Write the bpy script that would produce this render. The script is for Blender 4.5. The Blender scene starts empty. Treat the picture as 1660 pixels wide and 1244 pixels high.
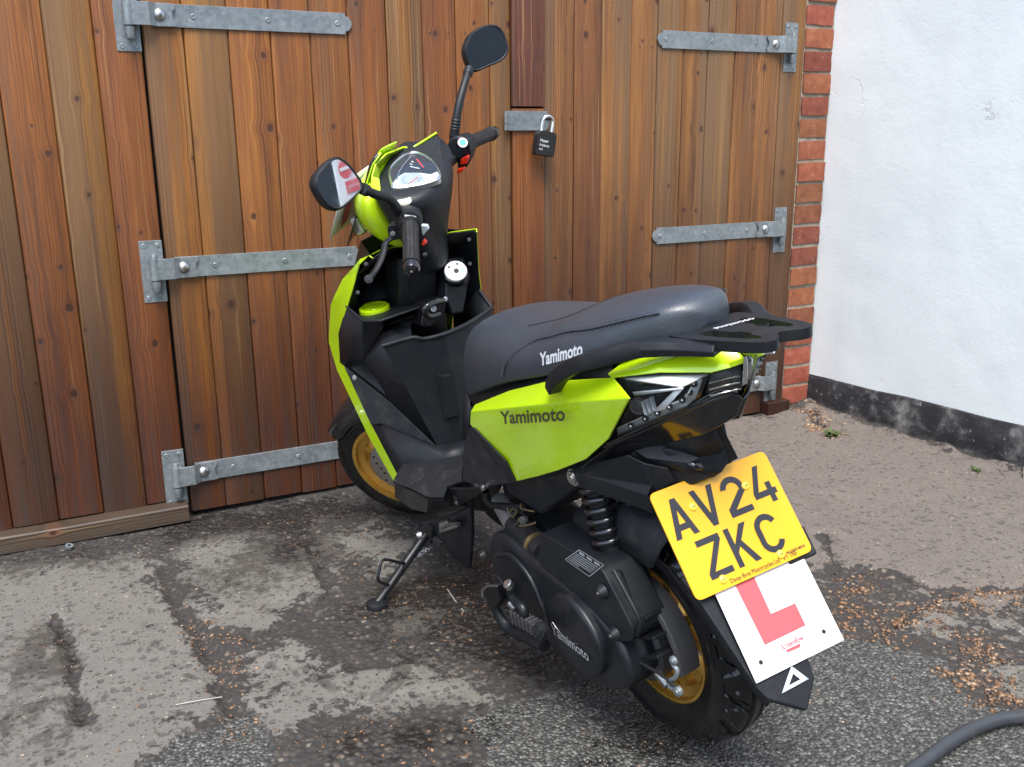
import bpy, bmesh, math, random
import numpy as np
from mathutils import Vector, Matrix
from math import sin, cos, pi, radians

scene = bpy.context.scene
col = scene.collection
rng = random.Random(7)
nrng = np.random.RandomState(11)

# ------------------------------------------------------------------ camera
CAM_ROT = [[0.888551, 0.12317, -0.441935], [-0.458665, 0.217145, -0.861669], [-0.010168, 0.968337, 0.249438]]
CAM_LOC = [0.0, -2.83605, 1.09626]
cam_data = bpy.data.cameras.new("camera")
cam_data.sensor_width = 36.0
cam_data.lens = 32.979
cam_data.clip_start = 0.02
cam_data.clip_end = 400.0
cam = bpy.data.objects.new("camera", cam_data)
col.objects.link(cam)
cm = Matrix(CAM_ROT).to_4x4()
cm.translation = Vector(CAM_LOC)
cam.matrix_world = cm
scene.camera = cam

# ------------------------------------------------------------------ light
SUN_EL, SUN_AZ = radians(62), radians(206)      # azimuth clockwise from +Y
world = bpy.data.worlds.new("World")
scene.world = world
world.use_nodes = True
wn = world.node_tree.nodes
wl = world.node_tree.links
wn.clear()
sky = wn.new("ShaderNodeTexSky")
sky.sky_type = 'NISHITA'
sky.sun_disc = False
sky.sun_elevation = SUN_EL
sky.sun_rotation = SUN_AZ
sky.air_density = 1.0
sky.dust_density = 1.5
sky.ozone_density = 0.6
bgn = wn.new("ShaderNodeBackground")
bgn.inputs['Strength'].default_value = 0.11
hs = wn.new("ShaderNodeHueSaturation")
hs.inputs['Saturation'].default_value = 0.9
wo = wn.new("ShaderNodeOutputWorld")
wl.new(sky.outputs[0], hs.inputs['Color'])
wl.new(hs.outputs[0], bgn.inputs['Color'])
wl.new(bgn.outputs[0], wo.inputs['Surface'])

sd = bpy.data.lights.new("sun", 'SUN')
sd.energy = 1.5
sd.angle = radians(30)
sd.color = (1.0, 0.97, 0.92)
sun = bpy.data.objects.new("sun", sd)
col.objects.link(sun)
to_sun = Vector((sin(SUN_AZ) * cos(SUN_EL), cos(SUN_AZ) * cos(SUN_EL), sin(SUN_EL)))
sun.rotation_euler = to_sun.to_track_quat('Z', 'Y').to_euler()
sun.location = (0, -4, 6)

vs = scene.view_settings
vs.view_transform = 'Standard'
vs.look = 'None'
vs.exposure = 1.9
vs.gamma = 1.0
vs.use_curve_mapping = False

# ------------------------------------------------------------------ node helpers
def new_mat(name):
    m = bpy.data.materials.new(name)
    m.use_nodes = True
    nt = m.node_tree
    b = nt.nodes["Principled BSDF"]
    return m, nt, b

def N(nt, kind, **kw):
    n = nt.nodes.new(kind)
    for k, v in kw.items():
        if k in n.inputs.keys():
            n.inputs[k].default_value = v
        else:
            setattr(n, k, v)
    return n

def ramp(nt, stops, interp='LINEAR'):
    r = nt.nodes.new("ShaderNodeValToRGB")
    cr_ = r.color_ramp
    cr_.interpolation = interp
    while len(cr_.elements) < len(stops):
        cr_.elements.new(0.5)
    for e, (p, c) in zip(cr_.elements, stops):
        e.position = p
        e.color = (c[0], c[1], c[2], 1) if not isinstance(c, (int, float)) else (c, c, c, 1)
    return r

def mth(nt, op, a, b=None, c=None, clamp=False):
    n = nt.nodes.new("ShaderNodeMath")
    n.operation = op
    n.use_clamp = clamp
    for i, v in enumerate((a, b, c)):
        if v is None:
            continue
        if isinstance(v, (int, float)):
            n.inputs[i].default_value = v
        else:
            nt.links.new(v, n.inputs[i])
    return n.outputs[0]

def mixc(nt, fac, a, b, mode='MIX'):
    n = nt.nodes.new("ShaderNodeMix")
    n.data_type = 'RGBA'
    n.blend_type = mode
    n.clamp_factor = True
    for sock, v in ((n.inputs[0], fac), (n.inputs[6], a), (n.inputs[7], b)):
        if isinstance(v, (int, float)):
            sock.default_value = v
        elif isinstance(v, tuple):
            sock.default_value = (v[0], v[1], v[2], 1)
        else:
            nt.links.new(v, sock)
    return n.outputs[2]

def sstep(nt, x, lo, hi):
    n = nt.nodes.new("ShaderNodeMapRange")
    n.interpolation_type = 'SMOOTHSTEP'
    nt.links.new(x, n.inputs[0])
    n.inputs[1].default_value = lo
    n.inputs[2].default_value = hi
    return n.outputs[0]

def mapping(nt, vec, scale=(1, 1, 1), loc=(0, 0, 0)):
    n = nt.nodes.new("ShaderNodeMapping")
    n.inputs['Scale'].default_value = scale
    n.inputs['Location'].default_value = loc
    nt.links.new(vec, n.inputs['Vector'])
    return n.outputs[0]

def noise(nt, vec, scale, detail=3, rough=0.55, dist=0.0):
    n = nt.nodes.new("ShaderNodeTexNoise")
    n.inputs['Scale'].default_value = scale
    n.inputs['Detail'].default_value = detail
    n.inputs['Roughness'].default_value = rough
    n.inputs['Distortion'].default_value = dist
    nt.links.new(vec, n.inputs['Vector'])
    return n.outputs[0]

def bump(nt, b, height, strength, dist):
    n = nt.nodes.new("ShaderNodeBump")
    n.inputs['Strength'].default_value = strength
    n.inputs['Distance'].default_value = dist
    nt.links.new(height, n.inputs['Height'])
    nt.links.new(n.outputs[0], b.inputs['Normal'])
    return n

# ------------------------------------------------------------------ materials
def simple(name, colr, rough=0.5, metal=0.0, coat=0.0, grain=0.0, gscale=900.0, wear=0.0, dust=0.0, spec=0.5, vary=0.17, even=False):
    m, nt, b = new_mat(name)
    tc = N(nt, "ShaderNodeTexCoord").outputs['Object']
    b.inputs['Roughness'].default_value = rough
    b.inputs['Metallic'].default_value = metal
    b.inputs['Specular IOR Level'].default_value = spec
    if coat:
        b.inputs['Coat Weight'].default_value = coat
        b.inputs['Coat Roughness'].default_value = 0.04
    n1 = noise(nt, tc, 9, 4, 0.6)
    c1 = tuple(x * (1 - vary) for x in colr)
    c2 = tuple(min(1, x * (1 + vary)) for x in colr)
    r = ramp(nt, [(0.3, c1), (0.7, c2)])
    nt.links.new(n1, r.inputs[0])
    out = r.outputs[0]
    if dust:
        nd = noise(nt, tc, 26, 6, 0.7)
        f = mth(nt, 'MULTIPLY', sstep(nt, nd, 0.48, 0.72), dust)
        out = mixc(nt, f, out, (0.16, 0.14, 0.12))
    if even:
        # fine pale scuffs and a little road film
        sc_ = noise(nt, mapping(nt, tc, (60, 60, 320)), 1.0, 3, 0.6, 0.6)
        pt_ = noise(nt, tc, 11, 3, 0.6)
        fs_ = mth(nt, 'MULTIPLY', sstep(nt, sc_, 0.62, 0.70), sstep(nt, pt_, 0.60, 0.68))
        out = mixc(nt, mth(nt, 'MULTIPLY', fs_, 0.55), out, (0.55, 0.60, 0.36))
        film = sstep(nt, noise(nt, tc, 5, 6, 0.7), 0.5, 0.75)
        out = mixc(nt, mth(nt, 'MULTIPLY', film, 0.10), out, (0.20, 0.20, 0.10))
    nt.links.new(out, b.inputs['Base Color'])
    if even:
        return m
    rr = noise(nt, tc, 40, 4, 0.65)
    rv = N(nt, "ShaderNodeMapRange")
    nt.links.new(rr, rv.inputs[0])
    rv.inputs[3].default_value = max(0.02, rough - 0.08)
    rv.inputs[4].default_value = min(1, rough + 0.10)
    nt.links.new(rv.outputs[0], b.inputs['Roughness'])
    if grain:
        g = noise(nt, tc, gscale, 2, 0.5)
        bump(nt, b, g, grain, 0.0006)
    return m

MT = {}
MT['lime'] = simple('lime_metallic_paint', (0.52, 0.77, 0.005), 0.24, 0.12, 1.0, even=True, vary=0.04)
MT['plastic'] = simple('textured_black_plastic', (0.0085, 0.0100, 0.0125), 0.46, spec=0.34, grain=0.35, gscale=1100, dust=0.06)
MT['plastic_dull'] = simple('dull_black_plastic', (0.0105, 0.012, 0.0145), 0.56, spec=0.35, grain=0.35, gscale=700, dust=0.14)
MT['gloss'] = simple('gloss_black_plastic', (0.008, 0.008, 0.009), 0.14, coat=0.5, dust=0.08)
MT['rubber'] = simple('black_rubber', (0.010, 0.010, 0.0105), 0.55, spec=0.35, grain=0.3, dust=0.1)
MT['tyre'] = simple('wet_tyre_rubber', (0.004, 0.004, 0.0044), 0.24, coat=0.25, grain=0.12, gscale=300, dust=0.04, spec=0.35)
MT['cast'] = simple('black_painted_casting', (0.0075, 0.0090, 0.0115), 0.38, spec=0.38, grain=0.3, gscale=450, dust=0.08)
MT['gold'] = simple('gold_wheel_paint', (0.58, 0.31, 0.05), 0.28, 0.6, 0.3, dust=0.08)
MT['steel'] = simple('plain_steel', (0.48, 0.48, 0.47), 0.32, 1.0)
MT['dark_steel'] = simple('dark_steel', (0.10, 0.10, 0.10), 0.42, 0.8, dust=0.2)
MT['chrome'] = simple('chrome', (0.80, 0.81, 0.82), 0.08, 1.0)
MT['alu'] = simple('cast_aluminium', (0.25, 0.25, 0.25), 0.45, 0.7, grain=0.3, gscale=400, dust=0.15)
MT['drum'] = simple('grey_drum_casting', (0.050, 0.050, 0.052), 0.5, 0.2, grain=0.3, gscale=400, dust=0.1)
MT['brass'] = simple('zinc_plated_clamp', (0.40, 0.32, 0.17), 0.35, 0.9)
MT['red'] = simple('red_switch_plastic', (0.75, 0.035, 0.012), 0.3)
MT['pale_switch'] = simple('pale_grey_switch', (0.45, 0.50, 0.52), 0.35)
MT['white_print'] = simple('white_print', (0.72, 0.73, 0.74), 0.5)
MT['grey_print'] = simple('grey_print', (0.30, 0.31, 0.32), 0.5)
MT['olive_print'] = simple('dark_olive_lettering', (0.045, 0.05, 0.012), 0.35)
MT['plate_yellow'] = simple('yellow_plate_acrylic', (0.76, 0.375, 0.001), 0.25, coat=0.3, vary=0.03)
MT['plate_black'] = simple('black_plate_print', (0.022, 0.022, 0.024), 0.28)
MT['sign_white'] = simple('white_sign_plastic', (0.68, 0.665, 0.665), 0.4, vary=0.02)
MT['sign_red'] = simple('faded_red_print', (0.56, 0.085, 0.095), 0.45, vary=0.03)
MT['stitch'] = simple('dark_stitching', (0.07, 0.072, 0.075), 0.6)
MT['reflector'] = simple('pale_reflector', (0.62, 0.70, 0.76), 0.25)
MT['screw_cap'] = simple('yellow_screw_cap', (0.88, 0.58, 0.06), 0.3, vary=.05)
MT['teal'] = simple('teal_sticker', (0.03, 0.42, 0.48), 0.4)
MT['cream'] = simple('cream_badge', (0.72, 0.72, 0.56), 0.35)
MT['dial'] = simple('black_dial', (0.01, 0.01, 0.011), 0.4)
MT['dial_grey'] = simple('pale_dial', (0.42, 0.46, 0.50), 0.4)
MT['needle'] = simple('red_needle', (0.7, 0.04, 0.03), 0.4)
MT['hose'] = simple('grey_black_hose_rubber', (0.030, 0.034, 0.040), 0.42, grain=0.2, gscale=300, dust=0.12)
MT['silver_lamp'] = simple('silvered_lamp_moulding', (0.78, 0.80, 0.81), 0.28, 0.12)
MT['reflect_bowl'] = simple('silver_lamp_reflector', (0.55, 0.57, 0.58), 0.22, 0.9)

def mirror_mat():
    m, nt, b = new_mat('mirror_glass')
    tc = N(nt, "ShaderNodeTexCoord").outputs['Object']
    b.inputs['Metallic'].default_value = 1.0
    b.inputs['Base Color'].default_value = (0.82, 0.84, 0.85, 1)
    r = ramp(nt, [(0.45, 0.01), (0.75, 0.06)])
    nt.links.new(noise(nt, tc, 30, 3), r.inputs[0])
    nt.links.new(r.outputs[0], b.inputs['Roughness'])
    return m
MT['mirror'] = mirror_mat()

def glass_mat():
    # thin moulded clear cover: lets light straight through, keeps the surface gloss
    m = bpy.data.materials.new('clear_cover')
    m.use_nodes = True
    nt = m.node_tree
    nt.nodes.clear()
    out = nt.nodes.new("ShaderNodeOutputMaterial")
    tr = nt.nodes.new("ShaderNodeBsdfTransparent")
    tr.inputs['Color'].default_value = (0.93, 0.95, 0.95, 1)
    gl = nt.nodes.new("ShaderNodeBsdfGlossy")
    gl.inputs['Roughness'].default_value = 0.04
    lw = nt.nodes.new("ShaderNodeLayerWeight")
    lw.inputs['Blend'].default_value = 0.5
    fac = mth(nt, 'ADD', mth(nt, 'MULTIPLY', mth(nt, 'POWER', lw.outputs['Facing'], 4.0), 0.8), 0.045)
    mx = nt.nodes.new("ShaderNodeMixShader")
    nt.links.new(fac, mx.inputs[0])
    nt.links.new(tr.outputs[0], mx.inputs[1])
    nt.links.new(gl.outputs[0], mx.inputs[2])
    nt.links.new(mx.outputs[0], out.inputs['Surface'])
    return m
MT['lens'] = glass_mat()

def seat_mat():
    m, nt, b = new_mat('seat_vinyl')
    tc = N(nt, "ShaderNodeTexCoord").outputs['Object']
    n1 = noise(nt, tc, 7, 4, 0.6)
    r = ramp(nt, [(0.3, (0.022, 0.028, 0.037)), (0.7, (0.032, 0.040, 0.052))])
    nt.links.new(n1, r.inputs[0])
    nt.links.new(r.outputs[0], b.inputs['Base Color'])
    b.inputs['Roughness'].default_value = 0.42
    b.inputs['Specular IOR Level'].default_value = 0.8
    v = N(nt, "ShaderNodeTexVoronoi", Scale=420.0)
    nt.links.new(mapping(nt, tc, (1, 1, 1)), v.inputs['Vector'])
    bump(nt, b, v.outputs['Distance'], 0.35, 0.0008)
    return m
MT['vinyl'] = seat_mat()

def galv_mat():
    m, nt, b = new_mat('galvanised_steel')
    tc = N(nt, "ShaderNodeTexCoord").outputs['Object']
    v = N(nt, "ShaderNodeTexVoronoi", Scale=90.0)
    nt.links.new(tc, v.inputs['Vector'])
    n1 = noise(nt, tc, 14, 6, 0.7)
    f = mth(nt, 'ADD', mth(nt, 'MULTIPLY', v.outputs['Color'], 0.35), mth(nt, 'MULTIPLY', n1, 0.8))
    r = ramp(nt, [(0.25, (0.13, 0.155, 0.165)), (0.55, (0.21, 0.235, 0.245)), (0.9, (0.30, 0.325, 0.335))])
    nt.links.new(f, r.inputs[0])
    sp = noise(nt, tc, 120, 3, 0.6)
    out = mixc(nt, mth(nt, 'MULTIPLY', sstep(nt, sp, 0.62, 0.72), 0.5), r.outputs[0], (0.10, 0.11, 0.11))
    nt.links.new(out, b.inputs['Base Color'])
    b.inputs['Metallic'].default_value = 0.55
    rr = ramp(nt, [(0.3, 0.38), (0.7, 0.58)])
    nt.links.new(n1, rr.inputs[0])
    nt.links.new(rr.outputs[0], b.inputs['Roughness'])
    bump(nt, b, n1, 0.15, 0.002)
    return m
MT['galv'] = galv_mat()

def wood_mat(name, light, mid, dark, grey, greyamt, darker_low=True, knots=0.50):
    m, nt, b = new_mat(name)
    tc = N(nt, "ShaderNodeTexCoord").outputs['Object']
    oi = N(nt, "ShaderNodeObjectInfo")
    rnd = oi.outputs['Random']
    rnd2 = mth(nt, 'FRACT', mth(nt, 'MULTIPLY', rnd, 7.13))
    rnd3 = mth(nt, 'FRACT', mth(nt, 'MULTIPLY', rnd, 23.7))
    cmb = N(nt, "ShaderNodeCombineXYZ")
    nt.links.new(mth(nt, 'MULTIPLY', rnd, 91.7), cmb.inputs[0])
    nt.links.new(mth(nt, 'MULTIPLY', rnd, 37.0), cmb.inputs[2])
    off = N(nt, "ShaderNodeVectorMath", operation='ADD')
    nt.links.new(tc, off.inputs[0])
    nt.links.new(cmb.outputs[0], off.inputs[1])
    P = off.outputs[0]
    sp0 = N(nt, "ShaderNodeSeparateXYZ"); nt.links.new(P, sp0.inputs[0])
    x, z = sp0.outputs[0], sp0.outputs[2]
    lx = N(nt, "ShaderNodeSeparateXYZ"); nt.links.new(tc, lx.inputs[0])
    # knots: one possible per cell of about 7 by 24 cm
    KX, KZ = 14.0, 4.2
    kc = N(nt, "ShaderNodeCombineXYZ")
    nt.links.new(mth(nt, 'MULTIPLY', x, KX), kc.inputs[0])
    nt.links.new(mth(nt, 'MULTIPLY', z, KZ), kc.inputs[1])
    kv = N(nt, "ShaderNodeTexVoronoi", Scale=1.0)
    kv.voronoi_dimensions = '2D'
    nt.links.new(kc.outputs[0], kv.inputs['Vector'])
    kp = N(nt, "ShaderNodeSeparateXYZ"); nt.links.new(kv.outputs['Position'], kp.inputs[0])
    dx = mth(nt, 'SUBTRACT', x, mth(nt, 'DIVIDE', kp.outputs[0], KX))
    dz = mth(nt, 'SUBTRACT', z, mth(nt, 'DIVIDE', kp.outputs[1], KZ))
    kr = N(nt, "ShaderNodeSeparateXYZ"); nt.links.new(kv.outputs['Color'], kr.inputs[0])
    has = mth(nt, 'GREATER_THAN', kr.outputs[0], knots)
    rad = mth(nt, 'ADD', mth(nt, 'MULTIPLY', mth(nt, 'POWER', kr.outputs[1], 2.0), 0.0062), 0.0036)
    dist = mth(nt, 'SQRT', mth(nt, 'ADD', mth(nt, 'MULTIPLY', dx, dx), mth(nt, 'MULTIPLY', mth(nt, 'MULTIPLY', dz, dz), 0.6)))
    kn_in = noise(nt, P, 120, 3, 0.6)
    q = mth(nt, 'ADD', mth(nt, 'DIVIDE', dist, rad), mth(nt, 'MULTIPLY', mth(nt, 'SUBTRACT', kn_in, 0.5), 0.9))
    kmask = mth(nt, 'MULTIPLY', has, mth(nt, 'SUBTRACT', 1.0, sstep(nt, q, 0.70, 1.25)))
    khalo = mth(nt, 'MULTIPLY', has, mth(nt, 'SUBTRACT', 1.0, sstep(nt, q, 1.0, 3.2)))
    # grain lines are pushed aside by each knot
    ez = mth(nt, 'DIVIDE', dz, 0.026)
    bulge = mth(nt, 'MULTIPLY', mth(nt, 'MULTIPLY', has, mth(nt, 'MULTIPLY', rad, 0.95)), mth(nt, 'DIVIDE', 1.0, mth(nt, 'ADD', 1.0, mth(nt, 'MULTIPLY', mth(nt, 'MULTIPLY', ez, ez), mth(nt, 'ADD', 1.0, mth(nt, 'MULTIPLY', ez, ez))))))
    cl = mth(nt, 'MAXIMUM', mth(nt, 'MINIMUM', dx, bulge), mth(nt, 'MULTIPLY', bulge, -1.0))
    u = mth(nt, 'SUBTRACT', x, cl)
    cu_ = N(nt, "ShaderNodeCombineXYZ")
    nt.links.new(u, cu_.inputs[0]); nt.links.new(z, cu_.inputs[2])
    U = cu_.outputs[0]
    warp = noise(nt, mapping(nt, U, (9, 9, 0.55)), 1.0, 2, 0.5)
    ph = mth(nt, 'ADD', mth(nt, 'MULTIPLY', u, 620.0), mth(nt, 'ADD', mth(nt, 'MULTIPLY', warp, 10.0), mth(nt, 'MULTIPLY', noise(nt, mapping(nt, U, (70, 70, 0.45), (4, 0, 9)), 1.0, 2, 0.5), 11.0)))
    wv = mth(nt, 'ADD', mth(nt, 'MULTIPLY', mth(nt, 'SINE', ph), 0.5), 0.5)
    lines = mth(nt, 'POWER', wv, 5.0)
    lamp_ = sstep(nt, noise(nt, mapping(nt, U, (20, 20, 0.5), (7, 0, 2)), 1.0, 3, 0.6), 0.38, 0.66)
    lines = mth(nt, 'MULTIPLY', lines, lamp_)
    fine = noise(nt, mapping(nt, U, (330, 330, 7)), 1.0, 3, 0.65)
    streak = noise(nt, mapping(nt, U, (34, 34, 0.7)), 1.0, 4, 0.6)
    broad = noise(nt, mapping(nt, U, (9, 9, 0.9), (1, 0, 5)), 1.0, 3, 0.55)
    g = mth(nt, 'ADD', mth(nt, 'MULTIPLY', fine, 0.32), mth(nt, 'ADD', mth(nt, 'MULTIPLY', streak, 0.45), mth(nt, 'MULTIPLY', broad, 0.42)))
    r = ramp(nt, [(0.40, light), (0.57, mid), (0.76, dark)])
    nt.links.new(g, r.inputs[0])
    c = r.outputs[0]
    hsv = N(nt, "ShaderNodeHueSaturation")
    nt.links.new(c, hsv.inputs['Color'])
    nt.links.new(mth(nt, 'ADD', mth(nt, 'MULTIPLY', rnd, 0.32), 0.84), hsv.inputs['Value'])
    nt.links.new(mth(nt, 'ADD', 0.490, mth(nt, 'MULTIPLY', rnd2, 0.018)), hsv.inputs['Hue'])
    c = hsv.outputs[0]
    # weathered grey: some boards mostly, others only along one edge
    edge = mth(nt, 'MULTIPLY', mth(nt, 'SUBTRACT', rnd3, 0.5), mth(nt, 'MULTIPLY', lx.outputs[0], 9.0))
    gw = mth(nt, 'ADD', noise(nt, mapping(nt, U, (24, 24, 0.5)), 1.0, 5, 0.62), mth(nt, 'ADD', edge, mth(nt, 'MULTIPLY', mth(nt, 'SUBTRACT', rnd2, 0.55), 0.35)))
    fg = sstep(nt, gw, 0.44, 0.66)
    gcol = mixc(nt, fine, grey, tuple(v * 1.9 for v in grey))
    c = mixc(nt, mth(nt, 'MULTIPLY', fg, greyamt), c, gcol)
    # dark late-wood lines, a few bleached ones
    c = mixc(nt, mth(nt, 'MULTIPLY', lines, 0.70), c, mixc(nt, 1.0, c, (0.30, 0.21, 0.17), 'MULTIPLY'))
    pw = noise(nt, mapping(nt, U, (95, 95, 1.0), (3, 0, 1)), 1.0, 3, 0.6)
    c = mixc(nt, mth(nt, 'MULTIPLY', sstep(nt, pw, 0.60, 0.69), 0.34), c, (0.42, 0.25, 0.11))
    kmsk = sstep(nt, noise(nt, mapping(nt, U, (40, 40, 5)), 1.0, 3), 0.35, 0.6)
    c = mixc(nt, mth(nt, 'MULTIPLY', mth(nt, 'MULTIPLY', khalo, kmsk), 0.55), c, (0.11, 0.036, 0.018))
    c = mixc(nt, mth(nt, 'MULTIPLY', kmask, 0.88), c, (0.044, 0.015, 0.006))
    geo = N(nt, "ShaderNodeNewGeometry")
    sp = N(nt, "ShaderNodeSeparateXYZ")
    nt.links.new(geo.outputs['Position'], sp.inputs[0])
    if darker_low:
        # timber darker and redder towards the ground, with a ragged edge and blotches
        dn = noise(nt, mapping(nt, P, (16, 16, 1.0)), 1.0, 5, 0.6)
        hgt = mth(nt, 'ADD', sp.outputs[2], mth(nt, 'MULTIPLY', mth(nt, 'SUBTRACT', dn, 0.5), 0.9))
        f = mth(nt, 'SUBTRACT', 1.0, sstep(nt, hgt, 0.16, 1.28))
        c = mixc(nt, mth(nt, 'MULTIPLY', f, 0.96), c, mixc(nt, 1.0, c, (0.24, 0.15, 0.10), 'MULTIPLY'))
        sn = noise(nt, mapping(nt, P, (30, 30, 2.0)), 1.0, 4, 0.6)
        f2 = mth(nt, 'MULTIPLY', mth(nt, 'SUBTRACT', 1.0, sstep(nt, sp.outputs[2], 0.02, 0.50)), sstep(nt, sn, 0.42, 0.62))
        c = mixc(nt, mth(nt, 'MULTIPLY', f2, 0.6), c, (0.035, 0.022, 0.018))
    nt.links.new(c, b.inputs['Base Color'])
    rr = ramp(nt, [(0.3, 0.42), (0.7, 0.62)])
    nt.links.new(streak, rr.inputs[0])
    nt.links.new(rr.outputs[0], b.inputs['Roughness'])
    hb = mth(nt, 'SUBTRACT', mth(nt, 'SUBTRACT', mth(nt, 'MULTIPLY', fine, 0.6), mth(nt, 'MULTIPLY', lines, 0.6)), mth(nt, 'MULTIPLY', kmask, 0.5))
    bump(nt, b, hb, 0.45, 0.0022)
    return m
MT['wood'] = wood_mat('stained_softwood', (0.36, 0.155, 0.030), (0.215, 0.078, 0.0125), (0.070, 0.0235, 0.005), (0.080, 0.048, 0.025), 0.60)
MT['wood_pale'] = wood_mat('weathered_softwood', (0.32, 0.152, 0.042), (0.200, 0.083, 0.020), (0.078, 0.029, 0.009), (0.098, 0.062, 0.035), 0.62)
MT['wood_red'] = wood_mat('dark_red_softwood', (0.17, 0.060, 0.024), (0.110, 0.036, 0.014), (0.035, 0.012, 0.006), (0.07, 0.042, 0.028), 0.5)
MT['wood_raw'] = wood_mat('grey_raw_softwood', (0.105, 0.072, 0.048), (0.066, 0.041, 0.026), (0.032, 0.018, 0.012), (0.034, 0.027, 0.022), 0.6, darker_low=False)

def brick_mat():
    m, nt, b = new_mat('red_brick')
    tc = N(nt, "ShaderNodeTexCoord").outputs['Object']
    oi = N(nt, "ShaderNodeObjectInfo")
    add = N(nt, "ShaderNodeVectorMath", operation='ADD')
    cmb = N(nt, "ShaderNodeCombineXYZ")
    nt.links.new(mth(nt, 'MULTIPLY', oi.outputs['Random'], 50.0), cmb.inputs[0])
    nt.links.new(tc, add.inputs[0]); nt.links.new(cmb.outputs[0], add.inputs[1])
    P = add.outputs[0]
    n1 = noise(nt, P, 22, 6, 0.7)
    r = ramp(nt, [(0.25, (0.13, 0.034, 0.018)), (0.5, (0.225, 0.064, 0.029)), (0.78, (0.30, 0.115, 0.062))])
    nt.links.new(n1, r.inputs[0])
    hsv = N(nt, "ShaderNodeHueSaturation")
    nt.links.new(r.outputs[0], hsv.inputs['Color'])
    nt.links.new(mth(nt, 'ADD', 0.72, mth(nt, 'MULTIPLY', oi.outputs['Random'], 0.5)), hsv.inputs['Value'])
    nt.links.new(mth(nt, 'ADD', 0.488, mth(nt, 'MULTIPLY', mth(nt, 'FRACT', mth(nt, 'MULTIPLY', oi.outputs['Random'], 5.3)), 0.022)), hsv.inputs['Hue'])
    c = hsv.outputs[0]
    n2 = noise(nt, P, 45, 5, 0.7)
    c = mixc(nt, mth(nt, 'MULTIPLY', sstep(nt, n2, 0.60, 0.75), 0.5), c, (0.50, 0.40, 0.34))
    n3 = noise(nt, P, 60, 3, 0.7)
    c = mixc(nt, mth(nt, 'MULTIPLY', sstep(nt, n3, 0.63, 0.72), 0.7), c, (0.09, 0.04, 0.035))
    nt.links.new(c, b.inputs['Base Color'])
    b.inputs['Roughness'].default_value = 0.85
    bump(nt, b, mth(nt, 'ADD', n1, mth(nt, 'MULTIPLY', noise(nt, P, 160, 3), 0.5)), 0.5, 0.004)
    return m
MT['brick'] = brick_mat()

def mortar_mat():
    m, nt, b = new_mat('lime_mortar')
    tc = N(nt, "ShaderNodeTexCoord").outputs['Object']
    n1 = noise(nt, tc, 30, 6, 0.7)
    r = ramp(nt, [(0.3, (0.16, 0.135, 0.10)), (0.55, (0.30, 0.255, 0.195)), (0.8, (0.42, 0.37, 0.30))])
    nt.links.new(n1, r.inputs[0])
    nt.links.new(r.outputs[0], b.inputs['Base Color'])
    b.inputs['Roughness'].default_value = 0.95
    bump(nt, b, noise(nt, tc, 140, 5, 0.7), 0.7, 0.004)
    return m
MT['mortar'] = mortar_mat()

def render_wall_mat():
    m, nt, b = new_mat('white_masonry_paint')
    tc = N(nt, "ShaderNodeTexCoord").outputs['Object']
    n1 = noise(nt, tc, 1.6, 5, 0.6)
    r = ramp(nt, [(0.3, (0.71, 0.765, 0.765)), (0.7, (0.79, 0.835, 0.825))])
    nt.links.new(n1, r.inputs[0])
    c = r.outputs[0]
    # grubby scuffs
    n2 = noise(nt, mapping(nt, tc, (1, 5, 14)), 1.0, 6, 0.7, 1.2)
    c = mixc(nt, mth(nt, 'MULTIPLY', sstep(nt, n2, 0.63, 0.78), 0.30), c, (0.45, 0.44, 0.44))
    n4 = noise(nt, mapping(nt, tc, (1, 3.2, 0.25)), 1.0, 4, 0.6)
    c = mixc(nt, mth(nt, 'MULTIPLY', sstep(nt, n4, 0.55, 0.72), 0.22), c, (0.62, 0.57, 0.56))
    v = N(nt, "ShaderNodeTexVoronoi", Scale=4.3)
    nt.links.new(tc, v.inputs['Vector'])
    chip = mth(nt, 'SUBTRACT', 1.0, sstep(nt, mth(nt, 'ADD', v.outputs['Distance'], mth(nt, 'MULTIPLY', noise(nt, tc, 60, 3), 0.05)), 0.028, 0.040))
    c = mixc(nt, mth(nt, 'MULTIPLY', chip, 0.7), c, (0.20, 0.18, 0.17))
    vc = N(nt, "ShaderNodeTexVoronoi", Scale=1.15, feature='DISTANCE_TO_EDGE')
    wob = N(nt, "ShaderNodeVectorMath", operation='ADD')
    nz = N(nt, "ShaderNodeTexNoise", Scale=5.0, Detail=5.0)
    nt.links.new(tc, nz.inputs['Vector'])
    sc = N(nt, "ShaderNodeVectorMath", operation='SCALE')
    sc.inputs['Scale'].default_value = 0.5
    nt.links.new(nz.outputs['Color'], sc.inputs[0])
    nt.links.new(tc, wob.inputs[0]); nt.links.new(sc.outputs[0], wob.inputs[1])
    nt.links.new(wob.outputs[0], vc.inputs['Vector'])
    crack = mth(nt, 'MULTIPLY', mth(nt, 'SUBTRACT', 1.0, sstep(nt, vc.outputs['Distance'], 0.0015, 0.006)), sstep(nt, noise(nt, tc, 1.9, 3), 0.53, 0.60))
    c = mixc(nt, mth(nt, 'MULTIPLY', crack, 0.28), c, (0.30, 0.30, 0.31))
    nt.links.new(c, b.inputs['Base Color'])
    b.inputs['Roughness'].default_value = 0.62
    h = mth(nt, 'ADD', noise(nt, tc, 9, 5, 0.6), mth(nt, 'MULTIPLY', noise(nt, tc, 70, 4, 0.65), 0.35))
    h = mth(nt, 'SUBTRACT', h, mth(nt, 'MULTIPLY', crack, 0.6))
    bump(nt, b, h, 0.20, 0.010)
    return m
MT['render'] = render_wall_mat()

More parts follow.
